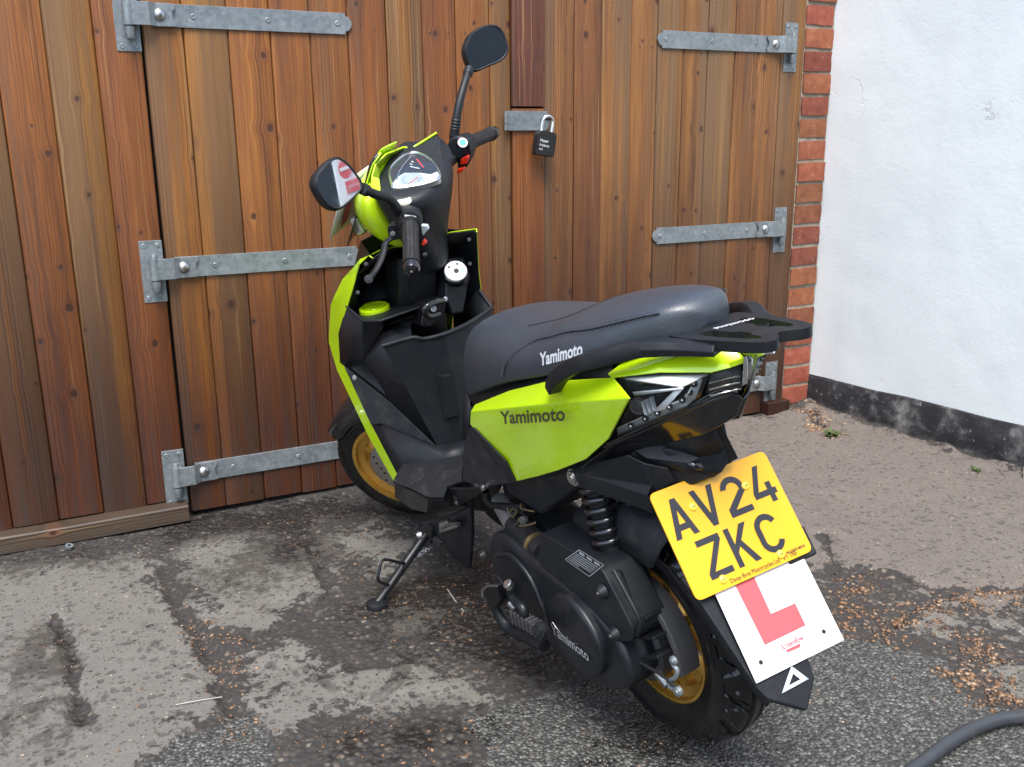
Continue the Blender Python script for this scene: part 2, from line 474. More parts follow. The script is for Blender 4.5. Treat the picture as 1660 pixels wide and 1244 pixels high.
def plinth_mat():
    m, nt, b = new_mat('weathered_black_bitumen_paint')
    tc = N(nt, "ShaderNodeTexCoord").outputs['Object']
    n1 = noise(nt, tc, 7, 7, 0.72)
    r = ramp(nt, [(0.42, (0.010, 0.011, 0.013)), (0.52, (0.022, 0.023, 0.026)), (0.58, (0.070, 0.069, 0.068)), (0.70, (0.20, 0.195, 0.19))])
    nt.links.new(n1, r.inputs[0])
    c = r.outputs[0]
    n2 = noise(nt, tc, 55, 5, 0.7)
    c = mixc(nt, mth(nt, 'MULTIPLY', sstep(nt, n2, 0.60, 0.72), 0.55), c, (0.33, 0.32, 0.31))
    geo = N(nt, "ShaderNodeNewGeometry")
    sp = N(nt, "ShaderNodeSeparateXYZ")
    nt.links.new(geo.outputs['Position'], sp.inputs[0])
    hz = mth(nt, 'ADD', sp.outputs[2], mth(nt, 'MULTIPLY', mth(nt, 'SUBTRACT', noise(nt, tc, 20, 4), 0.5), 0.05))
    c = mixc(nt, mth(nt, 'MULTIPLY', mth(nt, 'SUBTRACT', 1.0, sstep(nt, hz, 0.0, 0.035)), 0.8), c, (0.17, 0.145, 0.12))
    nt.links.new(c, b.inputs['Base Color'])
    b.inputs['Roughness'].default_value = 0.6
    bump(nt, b, mth(nt, 'ADD', n1, mth(nt, 'MULTIPLY', n2, 0.4)), 0.6, 0.008)
    return m
MT['plinth'] = plinth_mat()

def ground_mat():
    m, nt, b = new_mat('old_patched_asphalt')
    geo = N(nt, "ShaderNodeNewGeometry")
    P = geo.outputs['Position']
    def att(nm):
        a = N(nt, "ShaderNodeAttribute")
        a.attribute_name = nm
        return a.outputs['Fac']
    skim, tar, wet, brown = att('skim'), att('tar'), att('wet'), att('brown')
    nb = noise(nt, P, 9, 8, 0.68)
    nm_ = noise(nt, P, 34, 6, 0.7)
    nf = noise(nt, P, 150, 4, 0.7)
    edge = mth(nt, 'ADD', mth(nt, 'MULTIPLY', mth(nt, 'SUBTRACT', nb, 0.5), 1.9), mth(nt, 'MULTIPLY', mth(nt, 'SUBTRACT', nm_, 0.5), 1.7))
    fskim = sstep(nt, mth(nt, 'ADD', skim, edge), 0.44, 0.56)
    ftar = sstep(nt, mth(nt, 'ADD', tar, mth(nt, 'MULTIPLY', edge, 0.5)), 0.42, 0.55)
    fwet = sstep(nt, mth(nt, 'ADD', wet, mth(nt, 'MULTIPLY', edge, 0.9)), 0.30, 0.75)
    # aggregate: small stones set in binder
    v = N(nt, "ShaderNodeTexVoronoi", Scale=150.0)
    nt.links.new(P, v.inputs['Vector'])
    v2 = N(nt, "ShaderNodeTexVoronoi", Scale=70.0)
    nt.links.new(P, v2.inputs['Vector'])
    vcol = N(nt, "ShaderNodeSeparateXYZ")
    nt.links.new(v.outputs['Color'], vcol.inputs[0])
    v2col = N(nt, "ShaderNodeSeparateXYZ")
    nt.links.new(v2.outputs['Color'], v2col.inputs[0])
    # tarmac with fine grey chips
    rt = ramp(nt, [(0.0, (0.032, 0.032, 0.029)), (0.45, (0.060, 0.060, 0.054)), (0.8, (0.105, 0.104, 0.095)), (1.0, (0.19, 0.185, 0.17))])
    nt.links.new(vcol.outputs[0], rt.inputs[0])
    ctar = mixc(nt, mth(nt, 'MULTIPLY', sstep(nt, v.outputs['Distance'], 0.45, 0.75), 0.8), rt.outputs[0], (0.022, 0.021, 0.020))
    # worn base: dark binder with brown and pale pebbles
    rb = ramp(nt, [(0.0, (0.022, 0.020, 0.018)), (0.5, (0.040, 0.035, 0.031)), (0.80, (0.068, 0.056, 0.046)), (0.93, (0.115, 0.088, 0.066)), (1.0, (0.20, 0.17, 0.135))])
    nt.links.new(v2col.outputs[0], rb.inputs[0])
    cbase = mixc(nt, sstep(nt, v2.outputs['Distance'], 0.25, 0.6), rb.outputs[0], (0.024, 0.021, 0.019))
    cbase = mixc(nt, mth(nt, 'MULTIPLY', nb, 0.4), cbase, (0.052, 0.047, 0.042))
    # pale skim coat with pits
    rs = ramp(nt, [(0.25, (0.085, 0.079, 0.068)), (0.5, (0.125, 0.117, 0.102)), (0.78, (0.165, 0.153, 0.134))])
    nt.links.new(mth(nt, 'ADD', mth(nt, 'MULTIPLY', nb, 0.36), mth(nt, 'MULTIPLY', nf, 0.66)), rs.inputs[0])
    rsb = ramp(nt, [(0.25, (0.085, 0.070, 0.060)), (0.5, (0.122, 0.103, 0.089)), (0.78, (0.160, 0.137, 0.118))])
    nt.links.new(mth(nt, 'ADD', mth(nt, 'MULTIPLY', nb, 0.36), mth(nt, 'MULTIPLY', nf, 0.66)), rsb.inputs[0])
    cskim = mixc(nt, brown, rs.outputs[0], rsb.outputs[0])
    pv_ = N(nt, "ShaderNodeTexVoronoi", Scale=46.0)
    nt.links.new(mapping(nt, P, (1.0, 1.0, 1.0), (3.1, 1.7, 0)), pv_.inputs['Vector'])
    pvc = N(nt, "ShaderNodeSeparateXYZ"); nt.links.new(pv_.outputs['Color'], pvc.inputs[0])
    pq = mth(nt, 'ADD', pv_.outputs['Distance'], mth(nt, 'MULTIPLY', mth(nt, 'SUBTRACT', noise(nt, P, 130, 4, 0.7), 0.5), 0.55))
    psz = mth(nt, 'MULTIPLY', mth(nt, 'POWER', pvc.outputs[0], 1.3), 0.40)
    pit = mth(nt, 'SUBTRACT', 1.0, sstep(nt, mth(nt, 'SUBTRACT', pq, psz), -0.03, 0.05))
    pit = mth(nt, 'MULTIPLY', pit, sstep(nt, noise(nt, P, 12, 4, 0.6), 0.30, 0.50))
    pv2 = N(nt, "ShaderNodeTexVoronoi", Scale=105.0)
    nt.links.new(mapping(nt, P, (1.0, 1.0, 1.0), (9.1, 4.7, 0)), pv2.inputs['Vector'])
    pv2c = N(nt, "ShaderNodeSeparateXYZ"); nt.links.new(pv2.outputs['Color'], pv2c.inputs[0])
    pit2 = mth(nt, 'MULTIPLY', mth(nt, 'GREATER_THAN', pv2c.outputs[0], 0.62), mth(nt, 'SUBTRACT', 1.0, sstep(nt, mth(nt, 'ADD', pv2.outputs['Distance'], mth(nt, 'MULTIPLY', mth(nt, 'SUBTRACT', nf, 0.5), 0.5)), 0.18, 0.34)))
    pit = mth(nt, 'MAXIMUM', pit, mth(nt, 'MULTIPLY', pit2, 0.75))
    cskim = mixc(nt, mth(nt, 'MULTIPLY', pit, 0.58), cskim, (0.040, 0.037, 0.034))
    pale = mth(nt, 'MULTIPLY', mth(nt, 'GREATER_THAN', v2col.outputs[1], 0.955), mth(nt, 'SUBTRACT', 1.0, sstep(nt, v2.outputs['Distance'], 0.16, 0.26)))
    cskim = mixc(nt, mth(nt, 'MULTIPLY', pale, 0.8), cskim, (0.32, 0.28, 0.22))
    c = mixc(nt, fskim, cbase, cskim)
    c = mixc(nt, ftar, c, ctar)
    # ragged water stains
    wn_ = noise(nt, P, 5.5, 7, 0.66, 0.6)
    spot = mth(nt, 'MULTIPLY', sstep(nt, wn_, 0.60, 0.64), mth(nt, 'SUBTRACT', 1.0, mth(nt, 'MULTIPLY', ftar, 0.9)))
    spot = mth(nt, 'MULTIPLY', spot, mth(nt, 'SUBTRACT', 1.0, mth(nt, 'MULTIPLY', brown, 0.75)))
    fw = mth(nt, 'MAXIMUM', fwet, mth(nt, 'MULTIPLY', spot, 0.8))
    c = mixc(nt, mth(nt, 'MULTIPLY', fw, 0.9), c, mixc(nt, 1.0, c, (0.42, 0.41, 0.405), 'MULTIPLY'))
    nt.links.new(c, b.inputs['Base Color'])
    rough = mth(nt, 'SUBTRACT', 0.86, mth(nt, 'MULTIPLY', fw, 0.46))
    rough = mth(nt, 'SUBTRACT', rough, mth(nt, 'MULTIPLY', ftar, 0.20))
    nt.links.new(mth(nt, 'ADD', rough, mth(nt, 'MULTIPLY', mth(nt, 'SUBTRACT', nf, 0.5), 0.25)), b.inputs['Roughness'])
    htar = mth(nt, 'MULTIPLY', mth(nt, 'SUBTRACT', 1.0, v.outputs['Distance']), 0.85)
    hbase = mth(nt, 'ADD', mth(nt, 'MULTIPLY', mth(nt, 'SUBTRACT', 1.0, v2.outputs['Distance']), 0.9), mth(nt, 'MULTIPLY', nf, 0.3))
    hskim = mth(nt, 'SUBTRACT', mth(nt, 'ADD', 0.75, mth(nt, 'MULTIPLY', nf, 0.35)), mth(nt, 'MULTIPLY', pit, 0.45))
    h = N(nt, "ShaderNodeMix")
    nt.links.new(fskim, h.inputs[0]); nt.links.new(hbase, h.inputs[2]); nt.links.new(hskim, h.inputs[3])
    h2 = N(nt, "ShaderNodeMix")
    nt.links.new(ftar, h2.inputs[0]); nt.links.new(h.outputs[0], h2.inputs[2]); nt.links.new(htar, h2.inputs[3])
    bump(nt, b, h2.outputs[0], 0.9, 0.007)
    return m
MT['ground'] = ground_mat()

def stone_mat():
    m, nt, b = new_mat('loose_stone')
    a = N(nt, "ShaderNodeAttribute")
    a.attribute_name = 'tone'
    r = ramp(nt, [(0.0, (0.030, 0.023, 0.018)), (0.3, (0.075, 0.046, 0.028)), (0.55, (0.15, 0.075, 0.033)), (0.75, (0.22, 0.12, 0.06)), (1.0, (0.34, 0.26, 0.18))])
    nt.links.new(a.outputs['Fac'], r.inputs[0])
    nt.links.new(r.outputs[0], b.inputs['Base Color'])
    b.inputs['Roughness'].default_value = 0.5
    return m
MT['stone'] = stone_mat()

def leaf_mat():
    m, nt, b = new_mat('weed_leaf')
    tc = N(nt, "ShaderNodeTexCoord").outputs['Object']
    r = ramp(nt, [(0.3, (0.030, 0.055, 0.012)), (0.7, (0.080, 0.115, 0.028))])
    nt.links.new(noise(nt, tc, 60, 3), r.inputs[0])
    nt.links.new(r.outputs[0], b.inputs['Base Color'])
    b.inputs['Roughness'].default_value = 0.5
    return m
MT['leaf'] = leaf_mat()
MT['lamp_back'] = simple('dark_lamp_housing', (0.030, 0.032, 0.034), 0.25)
MT['lamp_strip'] = simple('grey_lamp_strip', (0.34, 0.36, 0.37), 0.35, 0.2, grain=0.8, gscale=260)
MT['yard_wall'] = simple('pale_yard_render', (0.70, 0.70, 0.69), 0.8, grain=0.3, gscale=60)
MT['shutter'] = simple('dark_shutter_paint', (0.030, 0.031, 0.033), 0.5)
MT['concrete'] = simple('pale_concrete', (0.36, 0.34, 0.31), 0.9, grain=0.5, gscale=120)

# ------------------------------------------------------------------ geometry helpers
def link(name, me, mat, parent=None, loc=None):
    o = bpy.data.objects.new(name, me)
    col.objects.link(o)
    if mat is not None and len(me.materials) == 0:
        me.materials.append(mat)
    if parent is not None:
        o.parent = parent
    if loc is not None:
        o.location = loc
    return o

def tag(o, label=None, cat=None, group=None, kind=None):
    if label: o['label'] = label
    if cat: o['category'] = cat
    if group: o['group'] = group
    if kind: o['kind'] = kind
    return o

def thing(name, label, cat, loc=(0, 0, 0), group=None):
    o = bpy.data.objects.new(name, None)
    o.empty_display_size = 0.1
    col.objects.link(o)
    o.location = loc
    return tag(o, label, cat, group)

STEER, RAKE, AX0 = 0.75, radians(25), 1.27
_axis = Vector((-sin(RAKE), 0, cos(RAKE)))
_A = Vector((AX0, 0, 0))
_SR = Matrix.Rotation(STEER, 3, _axis)
def ST(p):
    return _A + _SR @ (Vector(p) - _A)

def flip(p):
    return (p[0], -p[1], p[2])

def meshdata(name, verts, faces, smooth=True, sharp=32, fixn=True):
    me = bpy.data.meshes.new(name)
    me.from_pydata([tuple(v) for v in verts], [], faces)
    bm = bmesh.new()
    bm.from_mesh(me)
    bmesh.ops.remove_doubles(bm, verts=bm.verts, dist=1e-5)
    if fixn:
        bmesh.ops.recalc_face_normals(bm, faces=bm.faces)
    for f in bm.faces:
        f.smooth = smooth
    bm.to_mesh(me)
    bm.free()
    if smooth and sharp:
        me.set_sharp_from_angle(angle=radians(sharp))
    return me

def mods(o, thick=0, bevel=0, sub=0, segs=2, ang=25, off=0.0):
    if sub:
        m = o.modifiers.new('sub', 'SUBSURF'); m.levels = sub; m.render_levels = sub
    if thick:
        m = o.modifiers.new('solid', 'SOLIDIFY'); m.thickness = thick; m.offset = off
    if bevel:
        m = o.modifiers.new('bevel', 'BEVEL'); m.width = bevel; m.segments = segs
        m.limit_method = 'ANGLE'; m.angle_limit = radians(ang); m.harden_normals = True
    return o

def mesh(name, verts, faces, mat, parent=None, thick=0, bevel=0, sub=0, steer=False, mir=False,
         segs=2, ang=25, off=0.0, smooth=True, sharp=32, fixn=True):
    vv = [Vector(v) for v in verts]
    if mir: vv = [Vector(flip(v)) for v in vv]
    if steer: vv = [ST(v) for v in vv]
    me = meshdata(name, vv, faces, smooth, None if (bevel or sub) else sharp, fixn)
    o = link(name, me, mat, parent)
    return mods(o, thick, bevel, sub, segs, ang, off)

def cr(pts, n=6, closed=False):
    """Catmull-Rom curve through pts"""
    P = [Vector(p) for p in pts]
    out = []
    L = len(P)
    rngi = range(L) if closed else range(L - 1)
    for i in rngi:
        p0 = P[(i - 1) % L] if closed or i > 0 else P[0] * 2 - P[1]
        p1 = P[i]; p2 = P[(i + 1) % L]
        p3 = P[(i + 2) % L] if closed or i + 2 < L else P[-1] * 2 - P[-2]
        for k in range(n):
            t = k / n
            out.append(0.5 * ((2 * p1) + (p2 - p0) * t + (2 * p0 - 5 * p1 + 4 * p2 - p3) * t * t + (3 * p1 - p0 - 3 * p2 + p3) * t ** 3))
    if not closed: out.append(P[-1])
    return out

def tube_data(pts, r, n=10, closed=False):
    P = [Vector(p) for p in pts]
    L = len(P)
    rs = r if isinstance(r, (list, tuple)) else [r] * L
    verts, faces = [], []
    up = None
    for i in range(L):
        if closed: d = (P[(i + 1) % L] - P[i - 1]).normalized()
        else: d = (P[min(i + 1, L - 1)] - P[max(i - 1, 0)]).normalized()
        if up is None:
            up = d.orthogonal().normalized()
        up = (up - d * up.dot(d))
        up = up.normalized() if up.length > 1e-6 else d.orthogonal().normalized()
        s = d.cross(up)
        for k in range(n):
            a = 2 * pi * k / n
            verts.append(P[i] + (up * cos(a) + s * sin(a)) * rs[i])
    m = L if closed else L - 1
    for i in range(m):
        j = (i + 1) % L
        for k in range(n):
            k2 = (k + 1) % n
            faces.append((i * n + k, i * n + k2, j * n + k2, j * n + k))
    if not closed:
        faces.append(tuple(range(n - 1, -1, -1)))
        faces.append(tuple((L - 1) * n + k for k in range(n)))
    return verts, faces

def tube(name, pts, r, mat, parent=None, n=10, steer=False, mir=False, closed=False):
    v, f = tube_data(pts, r, n, closed)
    return mesh(name, v, f, mat, parent, steer=steer, mir=mir, sharp=50)

def join_data(parts):
    V, Fs = [], []
    for v, f in parts:
        b = len(V)
        V += [Vector(x) for x in v]
        Fs += [tuple(i + b for i in q) for q in f]
    return V, Fs

def lathe_data(profile, origin, axis, n=32, ref=None, closed_profile=False):
    """profile = [(radius, along axis)]"""
    ax = Vector(axis).normalized()
    u = Vector(ref).normalized() if ref else ax.orthogonal().normalized()
    w = ax.cross(u)
    O = Vector(origin)
    verts, faces = [], []
    m = len(profile)
    for k in range(n):
        a = 2 * pi * k / n
        d = u * cos(a) + w * sin(a)
        for (r, h) in profile:
            verts.append(O + d * r + ax * h)
    for k in range(n):
        k2 = (k + 1) % n
        for i in range(m if closed_profile else m - 1):
            j = (i + 1) % m
            faces.append((k * m + i, k * m + j, k2 * m + j, k2 * m + i))
    return verts, faces

def lathe(name, profile, origin, axis, mat, parent=None, n=32, steer=False, sharp=35, mir=False, closed_profile=False):
    v, f = lathe_data(profile, origin, axis, n, None, closed_profile)
    return mesh(name, v, f, mat, parent, steer=steer, sharp=sharp, mir=mir)

def bolt(name, origin, axis, r, h, mat, parent, steer=False):
    return lathe(name, [(0, h), (r * 0.55, h), (r * 0.6, h * 0.8), (r * 0.95, h * 0.75), (r, h * 0.4), (r, 0), (0, 0)], origin, axis, mat, parent, 14, steer)

def prism_data(outline, off):
    P = [Vector(p) for p in outline]
    o = Vector(off)
    n = len(P)
    verts = P + [p + o for p in P]
    faces = [tuple(range(n)), tuple(range(2 * n - 1, n - 1, -1))]
    for i in range(n):
        j = (i + 1) % n
        faces.append((i, j, n + j, n + i))
    return verts, faces

def prism(name, outline, off, mat, parent=None, bevel=0, steer=False, mir=False, segs=2):
    v, f = prism_data(outline, off)
    return mesh(name, v, f, mat, parent, bevel=bevel, steer=steer, mir=mir, segs=segs)

def box_data(c, s, R=None):
    c = Vector(c)
    v = []
    for dx in (-.5, .5):
        for dy in (-.5, .5):
            for dz in (-.5, .5):
                d = Vector((dx * s[0], dy * s[1], dz * s[2]))
                v.append(c + (R @ d if R else d))
    f = [(0, 1, 3, 2), (4, 6, 7, 5), (0, 4, 5, 1), (2, 3, 7, 6), (0, 2, 6, 4), (1, 5, 7, 3)]
    return v, f

def box(name, c, s, mat, parent=None, bevel=0, R=None, steer=False, mir=False, segs=2):
    v, f = box_data(c, s, R)
    return mesh(name, v, f, mat, parent, bevel=bevel, steer=steer, mir=mir, segs=segs)

def loft_data(secs, cap=True, closed=True):
    n = len(secs[0])
    V = [Vector(p) for s in secs for p in s]
    Fs = []
    for i in range(len(secs) - 1):
        for k in range(n if closed else n - 1):
            k2 = (k + 1) % n
            Fs.append((i * n + k, i * n + k2, (i + 1) * n + k2, (i + 1) * n + k))
    if cap:
        Fs.append(tuple(range(n)))
        Fs.append(tuple((len(secs) - 1) * n + k for k in range(n - 1, -1, -1)))
    return V, Fs

def loft(name, secs, mat, parent=None, cap=True, closed=True, **kw):
    v, f = loft_data(secs, cap, closed)
    return mesh(name, v, f, mat, parent, **kw)

def round_poly(pts, r, n=4):
    """round the corners of a planar polygon"""
    P = [Vector(p) for p in pts]
    out = []
    L = len(P)
    for i in range(L):
        a, b, c = P[i - 1], P[i], P[(i + 1) % L]
        d1 = (a - b); d2 = (c - b)
        rr = min(r, d1.length * .45, d2.length * .45)
        s, e = b + d1.normalized() * rr, b + d2.normalized() * rr
        for k in range(n + 1):
            t = k / n
            out.append((1 - t) ** 2 * s + 2 * t * (1 - t) * b + t * t * e)
    return out

def text_mesh(name, body, origin, xdir, ydir, size, mat, parent, width=1.0, depth=0.0004, bold=0.0, shear=0.0, align='LEFT', steer=False):
    """flat lettering laid on a surface"""
    cu = bpy.data.curves.new(name, 'FONT')
    cu.body = body
    cu.size = 1.0
    cu.align_x = align
    cu.offset = bold
    cu.shear = shear
    cu.resolution_u = 3
    cu.fill_mode = 'FRONT'
    to = bpy.data.objects.new(name, cu)
    col.objects.link(to)
    dg = bpy.context.evaluated_depsgraph_get()
    src = to.evaluated_get(dg).to_mesh()
    x, y = Vector(xdir).normalized(), Vector(ydir).normalized()
    z = x.cross(y).normalized()
    O = Vector(origin)
    vv = [O + x * (v.co.x * size * width) + y * (v.co.y * size) + z * depth for v in src.vertices]
    ff = [tuple(p.vertices) for p in src.polygons]
    to.evaluated_get(dg).to_mesh_clear()
    bpy.data.objects.remove(to)
    bpy.data.curves.remove(cu)
    if steer: vv = [ST(v) for v in vv]
    me = meshdata(name, vv, ff, False, None, fixn=False)
    return link(name, me, mat, parent)

# ================================================================== SETTING
# ---- the yard: near patch as a fine grid, then plain sheets out to the horizon
def poly_dist(px, py, poly):
    """signed distance (positive inside) of many points to a polygon"""
    poly = np.array([(p[0], p[1]) for p in poly], float)
    inside = np.zeros(px.shape, bool)
    dmin = np.full(px.shape, 1e9)
    n = len(poly)
    for i in range(n):
        ax_, ay_ = poly[i]; bx_, by_ = poly[(i + 1) % n]
        cond = ((ay_ > py) != (by_ > py))
        with np.errstate(divide='ignore', invalid='ignore'):
            xin = (bx_ - ax_) * (py - ay_) / (by_ - ay_ + 1e-12) + ax_
        inside ^= cond & (px < xin)
        dx, dy = bx_ - ax_, by_ - ay_
        t = np.clip(((px - ax_) * dx + (py - ay_) * dy) / (dx * dx + dy * dy + 1e-12), 0, 1)
        dmin = np.minimum(dmin, np.hypot(px - ax_ - t * dx, py - ay_ - t * dy))
    return np.where(inside, dmin, -dmin)

def line_dist(px, py, pl):
    pl = np.array([(p[0], p[1]) for p in pl], float)
    dmin = np.full(px.shape, 1e9)
    for i in range(len(pl) - 1):
        ax_, ay_ = pl[i]; bx_, by_ = pl[i + 1]
        dx, dy = bx_ - ax_, by_ - ay_
        t = np.clip(((px - ax_) * dx + (py - ay_) * dy) / (dx * dx + dy * dy + 1e-12), 0, 1)
        dmin = np.minimum(dmin, np.hypot(px - ax_ - t * dx, py - ay_ - t * dy))
    return dmin

def vnoise(x, y, seed):
    r = np.random.RandomState(seed)
    g = r.rand(64, 64)
    xi = np.floor(x).astype(int); yi = np.floor(y).astype(int)
    fx = x - xi; fy = y - yi
    fx = fx * fx * (3 - 2 * fx); fy = fy * fy * (3 - 2 * fy)
    a = g[xi % 64, yi % 64]; b = g[(xi + 1) % 64, yi % 64]
    c = g[xi % 64, (yi + 1) % 64]; d = g[(xi + 1) % 64, (yi + 1) % 64]
    return (a * (1 - fx) + b * fx) * (1 - fy) + (c * (1 - fx) + d * fx) * fy

GX0, GX1, GY0, GY1, ST_ = -1.70, 2.868, -2.35, 0.10, 0.0085
SKIM = [
    [(-1.6, -0.2), (-0.1701,-0.1106,0), (0.1604,-0.1773,0), (0.2112,-0.3818,0), (0.223,-0.6004,0), (0.2491,-0.7502,0), (0.2512,-0.9446,0), (0.2418,-1.0887,0), (0.1668,-1.1408,0), (0.09,-1.2167,0), (0.1, -1.5), (-1.6, -1.6)],
    [(0.2909,-0.2484,0), (0.3772,-0.1887,0), (0.5019,-0.2264,0), (0.5405,-0.4304,0), (0.5989,-0.5287,0), (0.5876,-0.7055,0), (0.5301,-0.7665,0), (0.4635,-0.7305,0), (0.4233,-0.8017,0), (0.3639,-0.8408,0), (0.2825,-0.7585,0), (0.2658,-0.6236,0), (0.2604,-0.4496,0)],
    [(0.3215,-0.9405,0), (0.3664,-0.8914,0), (0.4416,-0.9764,0), (0.5007,-1.0566,0), (0.5924,-1.1142,0), (0.6722,-1.1291,0), (0.7228,-1.2116,0), (0.7378,-1.2853,0), (0.682,-1.3294,0), (0.6031,-1.2629,0), (0.5332,-1.2733,0), (0.4565,-1.1965,0), (0.3737,-1.2224,0), (0.3027,-1.2179,0), (0.2898,-1.0703,0)],
    [(0.6511,-0.3482,0), (0.8062,-0.3303,0), (0.8855,-0.525,0), (0.755,-0.6771,0), (0.6694,-0.5231,0)],
    [(0.6244,-0.9036,0), (0.7559,-0.8886,0), (0.7904,-0.9595,0), (0.6579,-1.0179,0)],
    [(2.30, -0.02), (2.87, -0.02), (2.87, -2.4), (2.0239,-1.5744,0), (1.9082,-1.4941,0), (1.8433,-1.4045,0), (1.8575,-1.2961,0), (1.7598,-1.2227,0), (1.6071,-1.1602,0), (1.6245,-1.0205,0), (1.6073,-0.7685,0), (1.2658,-0.6336,0), (1.8281,-0.107,0)],
    [(1.7912,-1.4485,0), (1.8815,-1.5148,0), (1.8551,-1.5844,0), (1.7441,-1.5566,0)],
    [(1.8809,-1.5487,0), (2.0239,-1.5744,0), (1.95, -1.6), (1.9035,-1.6583,0)],
    [(1.7062,-1.7399,0), (1.7624,-1.7566,0), (1.6786,-1.815,0), (1.6603,-1.7802,0)],
]
BROWN = [[(2.0, 0.1), (3.0, 0.1), (3.0, -2.4), (1.9822,-1.6034,0), (1.7648,-1.4165,0), (1.6392,-1.237,0), (1.5014,-0.7623,0), (1.8681,-0.0465,0)]]
TAR = [
    [(0.6363,-1.3561,0), (0.7146,-1.3468,0), (0.8533,-1.3523,0), (1.0174,-1.3564,0), (1.2621,-1.4033,0), (1.5038,-1.4206,0), (1.567,-1.4893,0), (1.6274,-1.5705,0), (1.6642,-1.6371,0), (1.6056,-1.6992,0), (1.5864,-1.7972,0), (1.613,-1.8607,0), (1.9, -1.9), (2.0, -2.6), (0.5, -2.6), (0.6255,-1.5025,0), (0.648,-1.4349,0)],
    [(0.078,-1.2103,0), (0.155,-1.1433,0), (0.2737,-1.1343,0), (0.2899,-1.2328,0), (0.287,-1.3219,0), (0.3, -1.7), (0.1, -1.7)],
]
WET = [
    [(0.5767,-0.7917,0), (0.73,-0.7441,0), (0.8692,-0.7391,0), (0.9833,-0.801,0), (0.9274,-1.2232,0), (0.8442,-1.3166,0), (0.7742,-1.2257,0), (0.6869,-1.0937,0), (0.6038,-1.0041,0)],
    [(0.2095,-0.1071,0), (0.3806,-0.0157,0), (0.6613,-0.0362,0), (0.9598,-0.1264,0), (0.8959,-0.298,0), (0.693,-0.2035,0), (0.6197,-0.331,0), (0.5275,-0.2707,0), (0.3504,-0.194,0), (0.2756,-0.24,0)],
    [(0.295,-0.4273,0), (0.5104,-0.414,0), (0.5112,-0.5447,0), (0.3841,-0.6142,0), (0.2909,-0.5448,0)],
    [(0.4255,-1.2945,0), (0.5979,-1.3079,0), (0.6414,-1.388,0), (0.5268,-1.4498,0), (0.3982,-1.3812,0)],
    [(0.4577,-0.2673,0), (0.6536,-0.3396,0), (0.6575,-0.4481,0), (0.5065,-0.5628,0), (0.3816,-0.4743,0)],
    [(-0.0977,-1.0038,0), (-0.0186,-0.954,0), (-0.0011,-1.0332,0), (-0.0781,-1.068,0)],
    [(-0.1641,-0.6936,0), (-0.0757,-0.5588,0), (-0.0324,-0.7643,0), (-0.0963,-0.9362,0), (-0.1614,-0.9474,0)],
    [(0.9897,-1.4204,0), (1.1066,-1.6258,0), (0.9695,-1.686,0), (0.8059,-1.571,0)],
    [(0.9163,-0.5418,0), (1.182,-0.7796,0), (1.2682,-1.2176,0), (1.0232,-1.4384,0), (0.8439,-1.2631,0)],
    [(-0.1705,-0.066,0), (0.2041,-0.1534,0), (0.0975,-0.2561,0), (-0.0376,-0.2257,0), (-0.169,-0.2166,0)],
]
CRACKS = [
    [(0.2225,-0.3669,0), (0.2186,-0.5801,0), (0.2491,-0.7502,0), (0.2512,-0.9446,0), (0.2454,-1.0954,0), (0.2689,-1.2638,0)],
    [(-0.0542,-0.5033,0), (-0.0334,-0.6454,0), (-0.0215,-0.7417,0), (-0.0223,-0.8515,0), (-0.0151,-0.9913,0)],
    [(0.2491,-0.7502,0), (0.3627,-0.8464,0), (0.4517,-0.7766,0), (0.5661,-0.7499,0), (0.5989,-0.5287,0)],
    [(1.9058,-1.0331,0), (1.8369,-1.1361,0), (1.7598,-1.2227,0)],
    [(1.7256,-1.2245,0), (1.8717,-1.2835,0), (1.9236,-1.4293,0), (2.1124,-1.5127,0)],
    [(1.5792,-1.4834,0), (1.7912,-1.4485,0), (1.9097,-1.4405,0)],
    [(2.7988,-0.0766,0), (2.6871,-0.2341,0), (2.6803,-0.3686,0)],
]
xs = np.arange(GX0, GX1, ST_)
ys = np.arange(GY0, GY1, ST_)
XX, YY = np.meshgrid(xs, ys, indexing='ij')
def field(polys, soft):
    d = np.full(XX.shape, -1e9)
    for p in polys:
        d = np.maximum(d, poly_dist(XX, YY, p))
    return np.clip(0.5 + d / soft, 0, 1)
f_skim = field(SKIM, 0.26)
f_tar = field(TAR, 0.10)
f_wet = field(WET, 0.30)
f_brown = field(BROWN, 0.25)
cd = np.full(XX.shape, 9.0)
for c_ in CRACKS:
    cd = np.minimum(cd, line_dist(XX, YY, c_))
wob = (vnoise(XX * 22, YY * 22, 3) - 0.5) * 0.03
crk = np.clip(1 - np.maximum(cd + wob, 0) / 0.028, 0, 1)
f_skim = f_skim * (1 - 0.9 * crk)
nz1 = vnoise(XX * 3.1, YY * 3.1, 1); nz2 = vnoise(XX * 13, YY * 13, 2); nz3 = vnoise(XX * 60, YY * 60, 4)
mix_ = np.clip((f_skim + (nz2 - 0.5) * 0.8 - 0.42) / 0.16, 0, 1)
ZZ = (nz1 - 0.5) * 0.010 + (nz2 - 0.5) * 0.005 * (1 - 0.6 * mix_) + (nz3 - 0.5) * 0.0035 * (1 - 0.5 * mix_) + 0.005 * mix_ - 0.010 * crk
ZZ = np.where(f_tar > 0.5, (nz1 - 0.5) * 0.006 + (nz3 - 0.5) * 0.002, ZZ)
# the yard falls level under the tyres and the foot of the walls
def flat(cx, cy, r):
    return np.clip((np.hypot(XX - cx, YY - cy) - r) / 0.08, 0, 1)
ZZ *= flat(0.95, -1.6, 0.05) * flat(0.65, -0.82, 0.04)
